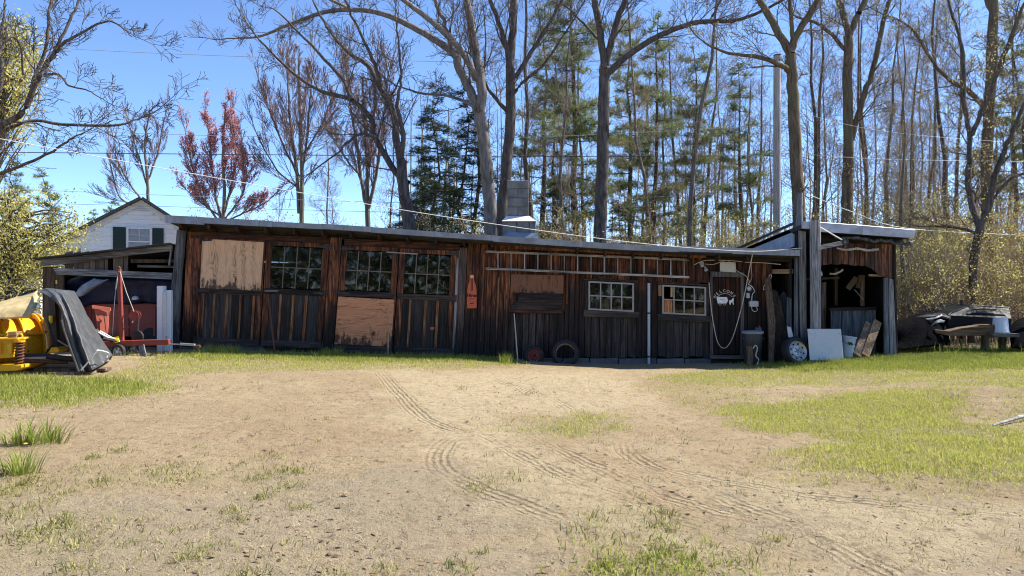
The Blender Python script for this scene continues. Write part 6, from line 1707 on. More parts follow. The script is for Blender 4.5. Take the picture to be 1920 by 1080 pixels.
b = MB(); b.box(mx - .012, mx + .012, HH - .08, HH - .066, (zb + ztp) / 2 - .1, ztp - fw); b.box(x0 + fw, mx - .013, HH - .08, HH - .066, mz - .012, mz + .012); b.box(mx + .013, x1 - fw, HH - .08, HH - .066, mz - .012, mz + .012); b.build("muntin", M['white'], wd)
MB().box(x0 + fw, x1 - fw, HH - .03, HH - .024, zb + fw, ztp - fw).build("curtain", M['curtain'] if 'curtain' in M else M['white'], wd)
for (a, c) in ((218, 239), (284, 303)):
    sh = MB().box(HP(a, 0).x, HP(c, 0).x, HH - .07, HH - .024, HP(0, 471).z, HP(0, 427).z).build("shutter", M['green_dark'], hs)
    zz = HP(0, 470).z + .05
    while zz < HP(0, 429).z:
        MB().box(HP(a, 0).x + .05, HP(c, 0).x - .05, HH - .082, HH - .0705, zz, zz + .05).build("louvre", M['green_dark'], sh); zz += .1
vt = MB().prism([(HP(249, 396).x, HP(249, 396).z), (HP(281, 396).x, HP(281, 396).z), (HP(265, 386).x, HP(265, 386).z)], HH - .05, HH - .02).build("gable_vent", M['white'], hs)
for k in range(3):
    zz = HP(0, 395).z + k * .07; hwid = (.34 - k * .11)
    MB().box(HP(265, 0).x - hwid, HP(265, 0).x + hwid, HH - .062, HH - .051, zz, zz + .03).build("vent_slat", M['boxgrey'], vt)
hs.rotation_euler = (0, 0, math.radians(24))
# pale blue garage wall behind the leaves at the left edge
ga = empty("pale_garage", (P(10, 0, 27).x, 27, .3), "pale blue-white garage half hidden by leaves at the left edge", "garage")
gl, gr = P(-260, 0, 27).x, P(76, 0, 27).x; gzz = P(0, 512, 27).z
MB().box(gl, gr, 27.02, 31, -.2, gzz).build("wall", M['siding'], ga)
z = .2
while z < gzz - .18:
    MB().add([(gl, 26.98, z), (gr, 26.98, z), (gr, 27.0, z + .195), (gl, 27.0, z + .195), (gl, 27.015, z), (gr, 27.015, z), (gr, 27.015, z + .195), (gl, 27.015, z + .195)],
             [(0, 1, 2, 3), (0, 4, 5, 1), (0, 3, 7, 4), (1, 5, 6, 2), (3, 2, 6, 7)]).build("clapboard", M['siding'], ga); z += .2
MB().prism_dir([(gl - .3, 26.6, gzz - .1), (gr + .3, 26.6, gzz - .1), (gr + .3, 29, gzz + .9), (gl - .3, 29, gzz + .9)], (0, 0, .1)).build("roof", M['roof_dark'], ga)
# white buildings glimpsed through the wood at the right
FD = 60
for (u0, u1, v0, v1, nm, lb) in ((1738, 1822, 468, 416, "far_house", "white house wall glimpsed between the trunks at the right"), (1845, 1880, 480, 462, "far_shed", "low white outbuilding seen through the right-hand trees")):
    a = P(u0, v0, FD); c = P(u1, v1, FD)
    o = empty(nm, (a.x, FD, 0), lb, "house")
    MB().box(a.x, c.x, FD, FD + 5, 0, c.z).build("wall", M['siding'], o)
    MB().prism_dir([(a.x - .3, FD - .4, c.z - .1), (c.x + .3, FD - .4, c.z - .1), (c.x + .3, FD + 2.5, c.z + .8), (a.x - .3, FD + 2.5, c.z + .8)], (0, 0, .12)).build("roof", M['roof_tin'] if 'roof_tin' in M else M['galv_clean'], o)
    MB().box(a.x + (c.x - a.x) * .62, a.x + (c.x - a.x) * .75, FD - .04, FD - .005, c.z - 1.5, c.z - .5).build("window", M['plastic_black'], o)
# ------------------------------------------------------------------ trees
def nrm(v):
    l = math.sqrt(v[0] ** 2 + v[1] ** 2 + v[2] ** 2) or 1.0
    return (v[0] / l, v[1] / l, v[2] / l)

class Limbs:
    """collects limb paths, then sweeps all limbs of one point count at once"""
    def __init__(s, seed): s.p = {}; s.tips = []; s.r = random.Random(seed)
    def add(s, pts, rad, k):
        s.p.setdefault((len(pts), k), []).append((pts, rad))
    def mesh(s, name, org):
        V = []; Fq = []; o = 0
        for (n, k), lst in s.p.items():
            A = np.array([a for a, _ in lst], float) - np.array(org)[None, None]
            R = np.array([b for _, b in lst], float)
            T = np.empty_like(A); T[:, 1:-1] = A[:, 2:] - A[:, :-2]; T[:, 0] = A[:, 1] - A[:, 0]; T[:, -1] = A[:, -1] - A[:, -2]
            T /= np.linalg.norm(T, axis=2, keepdims=True) + 1e-9
            ref = np.where(np.abs(T[..., 2:3]) < .8, np.array([0, 0, 1.0]), np.array([1.0, 0.2, 0]))
            a = np.cross(T, ref); a /= np.linalg.norm(a, axis=2, keepdims=True) + 1e-9
            b = np.cross(T, a)
            th = np.arange(k) * 2 * math.pi / k
            ring = a[:, :, None, :] * np.cos(th)[None, None, :, None] + b[:, :, None, :] * np.sin(th)[None, None, :, None]
            v = A[:, :, None, :] + ring * R[:, :, None, None]
            N = len(lst)
            V.append(v.reshape(-1, 3))
            ix = o + np.arange(N * n * k).reshape(N, n, k)
            j2 = np.roll(ix, -1, axis=2)
            q = np.stack([ix[:, :-1], j2[:, :-1], j2[:, 1:], ix[:, 1:]], -1).reshape(-1, 4)
            Fq.append(q); o += N * n * k
        return fast_mesh(name, np.concatenate(V), np.concatenate(Fq), True)
    def grow(s, p, d, L, r, lvl, cfg):
        rn = s.r
        n = cfg['seg'][min(lvl, len(cfg['seg']) - 1)]
        wob = cfg['wob']; up = cfg['up']
        pts = [p]; dirs = []; st = L / n
        for i in range(n):
            d = nrm((d[0] + rn.gauss(0, wob), d[1] + rn.gauss(0, wob), d[2] + rn.gauss(0, wob) + up))
            p = (p[0] + d[0] * st, p[1] + d[1] * st, p[2] + d[2] * st)
            pts.append(p); dirs.append(d)
        rad = [max(r * (1 - .72 * i / n), cfg['rmin']) for i in range(n + 1)]
        s.add(pts, rad, 6 if r > .04 else (4 if r > .015 else 3))
        s.kids(pts, rad, lvl, cfg, L)
    def kids(s, pts, rad, lvl, cfg, L, t0=.2, mult=1.0):
        rn = s.r
        if lvl >= cfg['max']:
            s.tips.append((pts[-1], pts[-2])); s.tips.append((pts[len(pts) // 2], pts[-1])); return
        nk = cfg['kids'][min(lvl, len(cfg['kids']) - 1)] * mult
        nk = int(nk) + (1 if rn.random() < nk - int(nk) else 0)
        n = len(pts) - 1
        for c in range(nk):
            t = t0 + (1 - t0) * (c + rn.random()) / nk
            f = t * n; i = min(int(f), n - 1); u = f - i
            p = tuple(pts[i][a] + (pts[i + 1][a] - pts[i][a]) * u for a in range(3))
            r0 = rad[i] + (rad[i + 1] - rad[i]) * u
            d = nrm(tuple(pts[i + 1][a] - pts[i][a] for a in range(3)))
            q = (rn.gauss(0, 1), rn.gauss(0, 1), rn.gauss(0, 1)); dt = sum(q[a] * d[a] for a in range(3)); q = nrm(tuple(q[a] - dt * d[a] for a in range(3)))
            an = math.radians(rn.uniform(*cfg['ang'])); ca, sa = math.cos(an), math.sin(an)
            nd = (d[0] * ca + q[0] * sa, d[1] * ca + q[1] * sa, d[2] * ca + q[2] * sa)
            s.grow(p, nd, L * rn.uniform(*cfg['len']) * (1.15 - .6 * t), r0 * rn.uniform(.45, .7), lvl + 1, cfg)

def leaves(name, cen, size, mat, parent, rng, aspect=.55, jitter=0.0, org=None, droop=0.0, per=1):
    """rhombic leaf faces at the points cen"""
    cen = np.repeat(np.asarray(cen, float), per, axis=0)
    n = len(cen)
    cen = cen + rng.normal(0, 1, (n, 3)) * jitter
    a = rng.normal(0, 1, (n, 3)); a[:, 2] -= droop; a /= np.linalg.norm(a, axis=1, keepdims=True)
    b = np.cross(a, rng.normal(0, 1, (n, 3))); b /= np.linalg.norm(b, axis=1, keepdims=True) + 1e-9
    sz = size * rng.uniform(.6, 1.3, (n, 1))
    org = np.array(WL[parent.name] if parent is not None else (0, 0, 0))
    c = cen - org
    V = np.stack([c, c + a * sz * .5 + b * sz * aspect * .5, c + a * sz, c + a * sz * .5 - b * sz * aspect * .5], 1).reshape(-1, 3)
    q = (np.arange(n) * 4)[:, None] + np.arange(4)[None]
    me = fast_mesh(name, V, q, False)
    return link(name, me, mat, parent, org)

BARE = dict(seg=(7, 6, 5, 4, 3), wob=.11, up=.05, rmin=.0058, max=3, kids=(9, 7, 5, 4), ang=(26, 58), len=(.45, .72))
def hero(name, d, limbs, label, bark_m, twig_m='twig', cfg=None, spread=.35, seed=0, kidl=1.9, tags=None, buds=None, kmul=1.0, base_z=None, thin=.88):
    """a tree whose main limbs are laid out one by one; twigs grow from them.
    limbs: list of (points (px, py, half width px), first) ; depth wanders away from the trunk plane"""
    cfg = dict(BARE, **(cfg or {}))
    L = Limbs(seed); T = Limbs(seed + 1); rn = random.Random(seed + 5)
    b0 = limbs[0][0]; bx = P(b0[0], b0[1], d)
    root = empty(name, (bx.x, d, gz1(bx.x, d) if base_z is None else base_z), label, "tree")
    for li, pl_ in enumerate(limbs):
        dv = 0.0 if li == 0 else rn.uniform(-spread, spread)
        w3 = []
        for i, (u, v, hw) in enumerate(pl_):
            dd = d + dv * i * .8
            q = P(u, v, dd); w3.append((q.x, q.y, q.z, hw * thin * dd / F))
        if li == 0: w3 = [(w3[0][0], d, root.location.z - .2, w3[0][3] * 1.35), (w3[0][0], d, root.location.z + .5, w3[0][3] * 1.05)] + w3
        sm = cr(w3, 5); pts = [tuple(p[:3]) for p in sm]; rad = [max(p[3], .006) for p in sm]
        # slight knobbliness
        pts = [(p[0] + rn.gauss(0, .012), p[1] + rn.gauss(0, .012), p[2]) for p in pts]
        L.add(pts, rad, 9 if rad[0] > .07 else 7)
        ln = sum(math.dist(pts[i], pts[i + 1]) for i in range(len(pts) - 1))
        if li == 0: T.kids(pts, [r * .25 for r in rad], 0, cfg, kidl * .8, .5, .55 * kmul)
        else: T.kids(pts, [min(r * .55, .04) for r in rad], 0, cfg, kidl * 1.25, .10, ln / 3.6 * kmul); T.grow(pts[-1], nrm(tuple(pts[-1][a] - pts[-2][a] for a in range(3))), kidl * .8, rad[-1], 1, cfg)
    org = root.location
    tr = link("trunk", L.mesh("trunk", org), M[bark_m], root, org)
    crn = link("crown", T.mesh("crown", org), M[twig_m], root, org)
    if buds:
        m_, size, per, jit = buds
        pts = [t[0] for t in T.tips] 
        leaves("buds", pts, size, M[m_], crn, np.random.default_rng(seed), .7, jit, per=per)
    return root

hero("maple_tree", 20.5, [[(768, 438, 14), (757, 360, 12), (752, 300, 10)],
    [(752, 300, 9), (742, 255, 8), (738, 215, 7), (714, 167, 6), (690, 123, 5), (655, 100, 4), (619, 60, 3), (590, 10, 2)],
    [(765, 345, 8), (740, 320, 7), (703, 258, 6), (695, 223, 5.5), (659, 187, 5), (603, 171, 4), (547, 135, 3), (487, 76, 2)],
    [(659, 187, 5), (648, 160, 4), (635, 139, 4), (591, 92, 3), (540, 40, 2)],
    [(714, 167, 5), (703, 120, 4), (680, 70, 3), (655, 20, 2.5), (640, -30, 2)],
    [(703, 258, 4), (680, 250, 3), (650, 268, 3), (635, 285, 2), (600, 310, 1.5)],
    [(752, 300, 6), (756, 250, 5), (745, 200, 4), (752, 150, 3), (748, 90, 2)]],
    "bare maple leaning left behind the shed roof, left of the dark hemlock", 'bark_dark', seed=21, kidl=1.7, kmul=.8)
hero("maple_tree", 21.0, [[(921, 442, 14), (915, 340, 14), (907, 256, 13), (898, 213, 12.5)],
    [(898, 213, 10), (886, 179, 9.5), (860, 124, 9), (854, 104, 8.5), (818, 76, 7.5), (762, 44, 6.5), (711, 24, 5.5), (659, 18, 5), (603, 24, 4.5), (539, 48, 3.5), (487, 68, 2.5), (440, 72, 1.5)],
    [(898, 213, 11), (903, 162, 10.5), (890, 85, 9), (877, 13, 8), (868, -60, 6), (850, -140, 4)],
    [(893, 150, 8), (880, 120, 7.5), (858, 88, 7), (818, 48, 6), (762, 4, 5), (700, -40, 3)],
    [(845, 92, 5), (835, 50, 4.5), (820, 10, 4), (800, -50, 3)],
    [(905, 215, 5), (880, 195, 4), (840, 180, 3), (790, 175, 2.5), (740, 160, 1.5)],
    [(659, 18, 3.5), (620, 0, 3), (570, -20, 2.5), (500, -30, 2)]],
    "tall maple behind the chimney's left side with one long limb arching left", 'bark_maple', seed=33, kidl=1.8, kmul=.75)
hero("maple_tree", 22.0, [[(939, 440, 12), (942, 400, 12), (951, 298, 11.5), (958, 213, 11), (956, 128, 10)],
    [(956, 128, 9), (962, 43, 8), (964, -20, 7), (970, -100, 5)],
    [(955, 130, 6), (949, 85, 5.5), (924, 13, 4.5), (900, -50, 3)],
    [(951, 210, 5), (930, 185, 4), (915, 165, 3.5), (895, 120, 2.5)],
    [(966, 145, 5), (996, 98, 4.5), (1020, 60, 4), (1043, 21, 3), (1070, -30, 2)],
    [(958, 180, 4), (985, 150, 3.5), (1020, 120, 3), (1060, 60, 2)]],
    "dark straight maple rising directly behind the block chimney", 'bark_dark', seed=37, kidl=1.7, kmul=.8)
hero("oak_tree", 22.5, [[(1125, 448, 14), (1128, 370, 13.5), (1130, 298, 13), (1133, 170, 12), (1133, 128, 11.5)],
    [(1133, 130, 8), (1126, 64, 7.5), (1115, 0, 7), (1105, -70, 5)],
    [(1136, 120, 8), (1150, 64, 7.5), (1171, 0, 6), (1190, -70, 4)],
    [(1140, 138, 7.5), (1175, 106, 6.8), (1226, 72, 6.2), (1286, 47, 5.5), (1328, 40, 5), (1380, 38, 4), (1440, 15, 3), (1500, -20, 2)],
    [(1328, 40, 3), (1345, 15, 2.5), (1360, -20, 2)],
    [(1126, 80, 3), (1100, 50, 2.5), (1070, 20, 2)]],
    "big oak trunk right of the chimney with a limb sweeping right", 'bark_dark', seed=41, kidl=1.7, kmul=.8)
hero("oak_tree", 21.0, [[(1499, 432, 14), (1498, 400, 13.5), (1493, 311, 13), (1487, 178, 12), (1482, 102, 11)],
    [(1482, 102, 9), (1462, 65, 8), (1440, 27, 7.5), (1418, -10, 6), (1390, -60, 4)],
    [(1484, 100, 8), (1493, 67, 7.5), (1515, 30, 7), (1533, 0, 6), (1555, -60, 4)],
    [(1480, 135, 6), (1471, 126, 5.5), (1440, 112, 5), (1418, 107, 4), (1360, 98, 3), (1320, 80, 2)],
    [(1486, 90, 5), (1484, 45, 4.5), (1480, 0, 4), (1476, -50, 3)]],
    "stout ivy-flecked tree just right of the tall grey utility pole", 'bark_brown', seed=43, kidl=1.7, buds=('leaf_olive', .042, 1, .04), kmul=.7)
hero("oak_tree", 23.5, [[(1586, 430, 11.5), (1588, 350, 11), (1591, 267, 10.5), (1589, 156, 10), (1591, 67, 9)],
    [(1591, 67, 7), (1582, 30, 6.5), (1573, 0, 6), (1560, -60, 4)],
    [(1592, 65, 7), (1608, 30, 6.5), (1622, 0, 6), (1640, -60, 4)],
    [(1596, 262, 7), (1604, 231, 6.5), (1620, 180, 6), (1636, 133, 5.5), (1652, 60, 5), (1667, 0, 4), (1685, -60, 3)],
    [(1590, 100, 5), (1565, 70, 4), (1535, 45, 3.5), (1505, 35, 2.5)]],
    "forked ivy-flecked tree rising above the lean-to roof", 'bark_brown', seed=47, kidl=1.7, buds=('leaf_olive', .042, 1, .04), kmul=.7)
hero("gnarled_tree", 19.5, [[(1823, 600, 8), (1824, 540, 8), (1828, 480, 9), (1838, 430, 9)],
    [(1838, 430, 7), (1822, 385, 6), (1815, 330, 6), (1818, 260, 5), (1808, 190, 5), (1804, 89, 4), (1787, 35, 3), (1770, -30, 2)],
    [(1838, 430, 7), (1856, 380, 6.5), (1866, 330, 6), (1885, 280, 5), (1910, 220, 4), (1935, 160, 3)],
    [(1818, 262, 5), (1840, 210, 4.5), (1866, 150, 4), (1890, 90, 3), (1905, 40, 2)],
    [(1836, 440, 4), (1810, 430, 3.5), (1780, 425, 3), (1740, 424, 2)],
    [(1856, 380, 4), (1880, 350, 3.5), (1905, 330, 3), (1940, 320, 2)]],
    "gnarled dark tree standing behind the black bed cap", 'bark_dark', seed=53, kidl=1.5, kmul=.9, buds=('leaf_olive', .045, 1, .04))
hero("oak_tree", 24.0, [[(1852, 500, 12), (1852, 430, 12), (1850, 300, 11.5), (1856, 180, 11), (1862, 60, 10), (1864, -20, 8)],
    [(1852, 210, 6), (1835, 190, 5.5), (1815, 170, 5), (1780, 150, 4), (1745, 110, 3.5), (1715, 60, 3), (1690, 40, 2)],
    [(1858, 150, 6), (1880, 110, 5), (1900, 60, 4.5), (1920, 10, 3)],
    [(1862, 30, 6), (1845, -20, 5), (1830, -70, 4)]],
    "tall thick trunk just left of the frame's right edge, limb reaching left", 'bark_brown', seed=59, kidl=1.6, buds=('leaf_olive', .045, 1, .04), kmul=.8)
hero("maple_tree", 17.5, [[(-70, 420, 16), (-50, 330, 15), (-25, 270, 13)],
    [(-25, 270, 11), (0, 237, 10), (43, 210, 9), (70, 148, 8), (97, 109, 6), (117, 82, 5), (152, 62, 4), (202, 39, 3), (240, 60, 1.5)],
    [(58, 165, 6), (66, 144, 6), (85, 90, 5), (92, 40, 4.5), (98, -10, 4), (110, -60, 3)],
    [(-10, 252, 6), (58, 226, 5), (117, 233, 5), (214, 235, 4), (250, 226, 3), (272, 218, 2.5), (303, 202, 1.5)],
    [(-30, 340, 6), (0, 325, 6), (39, 311, 5), (97, 284, 4), (130, 262, 3), (156, 249, 2)],
    [(97, 109, 5), (120, 60, 4.5), (140, 20, 4), (158, -20, 3)],
    [(85, 140, 4), (110, 140, 3.5), (130, 160, 3), (165, 170, 2), (190, 185, 1.5)],
    [(-30, 260, 7), (-10, 200, 6), (5, 140, 5), (0, 80, 4), (10, 20, 3)],
    [(43, 140, 3), (40, 90, 3), (20, 70, 2.5), (-10, 110, 2.5)]],
    "dark bare tree reaching in from the left edge with a long level limb", 'bark_dark', 'twig', seed=61, kidl=1.35, kmul=.9, thin=.6, cfg=dict(wob=.17, up=.02))

# slimmer multi-stemmed bare trees behind the shed at the left
SLIM = dict(ang=(12, 36), up=.09, wob=.05, kids=(15, 7, 5, 3), len=(.40, .66), rmin=.0075)
hero("slender_maple", 31.0, [[(566, 425, 5), (566, 330, 4.5), (564, 240, 4), (562, 160, 3), (560, 110, 2)],
    [(560, 400, 4), (556, 320, 3.5), (545, 240, 3), (540, 160, 2), (538, 110, 1.5)],
    [(566, 330, 2.5), (576, 260, 2.5), (580, 200, 2), (585, 150, 1.5)], [(560, 330, 2), (530, 270, 2), (510, 220, 1.5), (495, 180, 1.2)], [(562, 300, 2), (600, 240, 1.6), (620, 190, 1.2)],
    [(556, 350, 2), (520, 320, 1.6), (490, 270, 1.2)]],
    "slim twin-stemmed bare maple right of the red-budded tree", 'bark_slim', 'twig_red', SLIM, .3, 71, 2.2, buds=('bud_pink', .04, 1, .03), kmul=1.1)
hero("slender_maple", 29.0, [[(690, 430, 5.5), (688, 370, 5), (690, 300, 4.5), (684, 230, 3.5), (680, 150, 2)],
    [(690, 400, 4), (676, 330, 3.5), (668, 260, 3), (655, 190, 2), (650, 130, 1.5)], [(692, 390, 4), (705, 330, 3.5), (715, 260, 3), (722, 190, 2), (728, 140, 1.5)],
    [(690, 330, 2.5), (698, 260, 2.5), (702, 200, 2), (706, 140, 1.2)], [(676, 330, 2), (650, 300, 1.8), (620, 250, 1.4)]],
    "many-stemmed slim maple with pink buds left of the leaning maple", 'bark_slim', 'twig_red', SLIM, .3, 73, 2.0, buds=('bud_pink', .042, 1, .04), kmul=1.1)
hero("slender_maple", 36.0, [[(278, 400, 3.5), (276, 330, 3), (272, 270, 2.5), (280, 210, 1.5)], [(276, 350, 2), (262, 300, 1.8), (250, 260, 1.2)], [(276, 340, 2), (295, 290, 1.8), (305, 240, 1.2)], [(270, 380, 2), (240, 340, 1.8), (220, 300, 1.2)], [(262, 385, 2), (225, 370, 1.8), (205, 300, 1)]],
    "thin bare tree rising behind the white house's roof peak", 'bark_slim', 'twig_red', SLIM, .3, 79, 2.0, kmul=1.0)
hero("red_maple", 31.0, [[(418, 425, 4), (420, 350, 3.5), (418, 290, 3), (420, 240, 2), (424, 195, 1.2)],
    [(414, 410, 3), (402, 350, 2.5), (395, 290, 2), (390, 235, 1.2)], [(420, 400, 3), (436, 340, 2.5), (442, 280, 2), (436, 230, 1.2)], [(410, 415, 2.5), (380, 370, 2), (362, 320, 1.6), (352, 270, 1)], [(422, 410, 2.5), (452, 370, 2), (462, 330, 1.5), (456, 290, 1)],
    [(414, 405, 2), (390, 390, 1.8), (360, 365, 1.2)], [(424, 415, 2), (456, 400, 1.8), (490, 385, 1.2)]],
    "red-budded young maple between the white house and the shed roof", 'bark_slim', 'twig_red', SLIM, .35, 83, 1.5, buds=('bud_red', .062, 2, .05), kmul=1.3)

# pale-leaved tree at the left edge: drooping sprays of young leaves
def leafy(name, d, centre, rx, rz, ry, n, mat, size, label, trunk_px, seed, cat="tree", stem=.08, per=5, droop=.8, gaps=.45, bark_m='bark_slim'):
    rng = np.random.default_rng(seed)
    c = P(*centre, d); bx = P(trunk_px, 0, d).x; bz = gz1(bx, d)
    root = empty(name, (bx, d, bz), label, cat)
    u = rng.normal(0, 1, (n * 3, 3)); u /= np.linalg.norm(u, axis=1, keepdims=True); u *= rng.uniform(.25, 1, (n * 3, 1)) ** .5
    p = u * np.array([rx, ry, rz]) + np.array(c)
    k = (fbm(p[:, 0] * 1.2 + p[:, 1], p[:, 2] * 1.5, seed, 3) > gaps) & (p[:, 2] > bz + .1)
    p = p[k][:n]
    L = Limbs(seed)
    trunk = Limbs(seed + 3)
    zt = min(c.z, bz + .4 * (c.z + rz - bz))
    tp = cr([(bx, d, bz - .1), (bx + rng.normal(0, .1), d, (bz + zt) / 2), (c.x, d, c.z), (c.x + rng.normal(0, .2), d + .1, c.z + rz * .75)], 4)
    trunk.add([tuple(q) for q in tp], list(np.linspace(stem, stem * .2, len(tp))), 7)
    # boughs to spray points
    tpa = np.array(tp)
    for q in p[:: max(1, len(p) // 160)]:
        i = rng.integers(len(tpa) // 3, len(tpa)); a = tpa[i]
        if a[2] > q[2] + .5: a = tpa[max(len(tpa) // 4, i - 4)]
        m_ = (a + q) / 2 + np.array([0, 0, .12 * np.linalg.norm(q - a)])
        pts = cr([a, m_, q], 3); L.add([tuple(z) for z in pts], list(np.linspace(stem * .28, .006, len(pts))), 4)
    for k_, lst in L.p.items(): trunk.p.setdefault(k_, []).extend(lst)
    link("trunk", trunk.mesh("trunk", root.location), M[bark_m], root, root.location)
    cw = leaves("crown", p, size, M[mat], root, rng, .5, .16, droop=droop, per=per)
    return root
leafy("willow_tree", 19.0, (22, 440), 1.75, 1.5, 1.2, 1700, 'leaf_yellow', .075, "pale yellow-green young leafed tree at the left edge below the bare limb", -20, 5, stem=.13, per=6, droop=1.2, gaps=.43)
leafy("willow_tree", 18.6, (0, 150), .95, 2.0, .9, 800, 'leaf_yellow', .09, "pale leafy sprays at the top left edge above the willow mass", -60, 6, stem=.12, per=6, droop=1.0, gaps=.5)
leafy("willow_shrub", 18.2, (30, 570), 1.4, .8, .9, 520, 'leaf_yellow', .08, "loose pale-leaved bush below the left edge tree, behind the plough", 10, 7, "shrub", .05, 5, .4, .47)

# pines and hemlocks
def needle_tree(seed, h, crown0, Lmax, whorl, mat, tuft, dens_, up=.1, droop=0.0, shape=1.0, name="pine_tree", gap=.0):
    """returns (trunk mesh, crown mesh, twig mesh) of a conifer with its base at the origin"""
    rng = np.random.default_rng(seed); L = Limbs(seed); T = Limbs(seed + 1)
    tp = [(rng.normal(0, .04) * i, rng.normal(0, .03) * i, h * i / 8) for i in range(9)]
    T.add(tp, [max(.012 * h * (1 - .93 * i / 8), .02) for i in range(9)], 8)
    z = crown0; C = []; D = []
    while z < h * .985:
        t = (z - crown0) / (h - crown0)
        env = Lmax * ((1 - t) ** .75 * .9 + .12) * (.55 + .45 * min(1, t * 4 + .3)) * shape
        k = rng.integers(3, 6)
        a0 = rng.uniform(0, 6.28)
        for j in range(k):
            if rng.random() < gap: continue
            a = a0 + 6.28 * j / k + rng.normal(0, .25); Lb = env * rng.uniform(.28, 1.2); zz = z + rng.normal(0, whorl * .7); up_b = up + rng.normal(0, .13)
            tx = np.interp(z, [p[2] for p in tp], [p[0] for p in tp]); ty = np.interp(z, [p[2] for p in tp], [p[1] for p in tp])
            pts = []
            n = 6
            for s in range(n + 1):
                q = s / n; pts.append((tx + math.cos(a) * Lb * q, ty + math.sin(a) * Lb * q, zz + Lb * (up_b * q - droop * q * q)))
            L.add(pts, list(np.linspace(.026, .007, n + 1)), 4)
            m_ = int(dens_ * Lb)
            for s in range(m_):
                q = rng.uniform(.22, 1.0); side_ = rng.normal(0, .20 * Lb * (1.1 - .6 * q) + .06)
                C.append((tx + math.cos(a) * Lb * q - math.sin(a) * side_, ty + math.sin(a) * Lb * q + math.cos(a) * side_, zz + Lb * (up_b * q - droop * q * q) + rng.normal(0, .07)))
                D.append((math.cos(a), math.sin(a), .25))
        z += whorl * rng.uniform(.7, 1.3)
    C = np.array(C); D = np.array(D); n = len(C)
    nb = 12
    c = np.repeat(C, nb, 0); dd = np.repeat(D, nb, 0) * .8 + rng.normal(0, .75, (n * nb, 3)); dd[:, 2] *= .6 if droop > .05 else 1.0
    dd /= np.linalg.norm(dd, axis=1, keepdims=True)
    w = np.cross(dd, rng.normal(0, 1, dd.shape)); w /= np.linalg.norm(w, axis=1, keepdims=True) + 1e-9
    ln = tuft * rng.uniform(.6, 1.25, (n * nb, 1)); wd = tuft * .042
    V = np.stack([c - w * wd, c + w * wd, c + dd * ln], 1).reshape(-1, 3)
    q = np.arange(n * nb * 3).reshape(-1, 3)
    for k_, lst in L.p.items(): T.p.setdefault(k_, []).extend(lst)
    return T.mesh("trunk", (0, 0, 0)), fast_mesh("crown", V, q, False)
PINES = {'tall': needle_tree(1, 15, 4.5, 2.3, .62, 'needle', .30, 27, .12, gap=.06),
         'tall2': needle_tree(2, 15, 3.0, 2.7, .7, 'needle', .30, 25, .08, gap=.06),
         'hem': needle_tree(3, 9, .8, 2.3, .34, 'needle_dark', .17, 46, .02, .16),
         'mid': needle_tree(4, 9, 1.2, 1.9, .5, 'needle', .24, 36, .18)}
def pine(kind, px, d, s, rz, mat, label, group, name="pine_tree"):
    x = P(px, 0, d).x; z = gz1(x, d)
    o = empty(name, (x, d, z), label, "tree", group)
    o.rotation_euler = (0, 0, rz); o.scale = (s, s, s)
    for me, nm, m_ in zip(PINES[kind], ("trunk", "crown"), ('bark_pine', mat)):
        c = bpy.data.objects.new(nm, me)
        if not me.materials: me.materials.append(M[m_])
        COL.objects.link(c); c.parent = o
        c.material_slots[0].link = 'OBJECT'; c.material_slots[0].material = M[m_]
    return o
PG = "conifers in the wood behind the shed"
pine('hem', 822, 25.5, .92, .3, 'needle_dark', "dark hemlock between the leaning maple and the tall maple", PG, "hemlock_tree")
pine('hem', 868, 28.0, .98, 2.3, 'needle_dark', "hemlock half hidden behind the tall maple left of the chimney", PG, "hemlock_tree")
pine('hem', 790, 29.0, .75, 1.3, 'needle_dark', "lower hemlock just right of the leaning maple's trunk", PG, "hemlock_tree")
pine('hem', 1040, 27.5, .68, 4.0, 'needle_dark', "low dark hemlock right of the chimney", PG, "hemlock_tree")
pine('hem', 1165, 29.0, .62, 5.0, 'needle_dark', "low hemlock at the foot of the big oak's right side", PG, "hemlock_tree")
pine('tall', 1078, 29.0, 1.0, .5, 'needle', "tall feathery pine between the chimney and the big oak", PG)
pine('tall2', 1020, 33.0, .95, 2.0, 'needle', "pine behind the dark maple above the chimney", PG)
pine('tall2', 1228, 31.0, .86, 1.2, 'needle', "broad pine right of the big oak trunk", PG)
pine('tall', 1300, 33.0, .82, 3.1, 'needle', "pine standing midway between the big oak and the utility pole", PG)
pine('tall2', 1390, 31.0, .72, 4.1, 'needle', "pine with low wide boughs just left of the utility pole", PG)
pine('tall', 1180, 36.0, 1.0, 5.1, 'needle', "far pine seen past the big oak's right side", PG)
pine('mid', 95, 30.0, .66, .2, 'needle', "dark green pine behind the pale leafed tree at the left", PG)
pine('mid', 40, 31.0, .72, 1.9, 'needle', "pine at the far left behind the long level limb", PG)
pine('mid', 205, 37.0, .62, 2.9, 'needle', "olive pine left of the white house's roof", PG)
pine('mid', 160, 40.0, .6, 4.4, 'needle', "small far pine between the pale leafed tree and the house", PG)
pine('mid', 545, 42.0, .52, 3.3, 'needle', "little far pine low behind the shed roof, under the twin maple", PG)
pine('tall2', 1905, 29.0, .8, 2.4, 'needle', "dusky pine at the right edge of the wood", PG)
pine('mid', 330, 45.0, .52, .4, 'needle', "far low pine right of the house roof", PG)

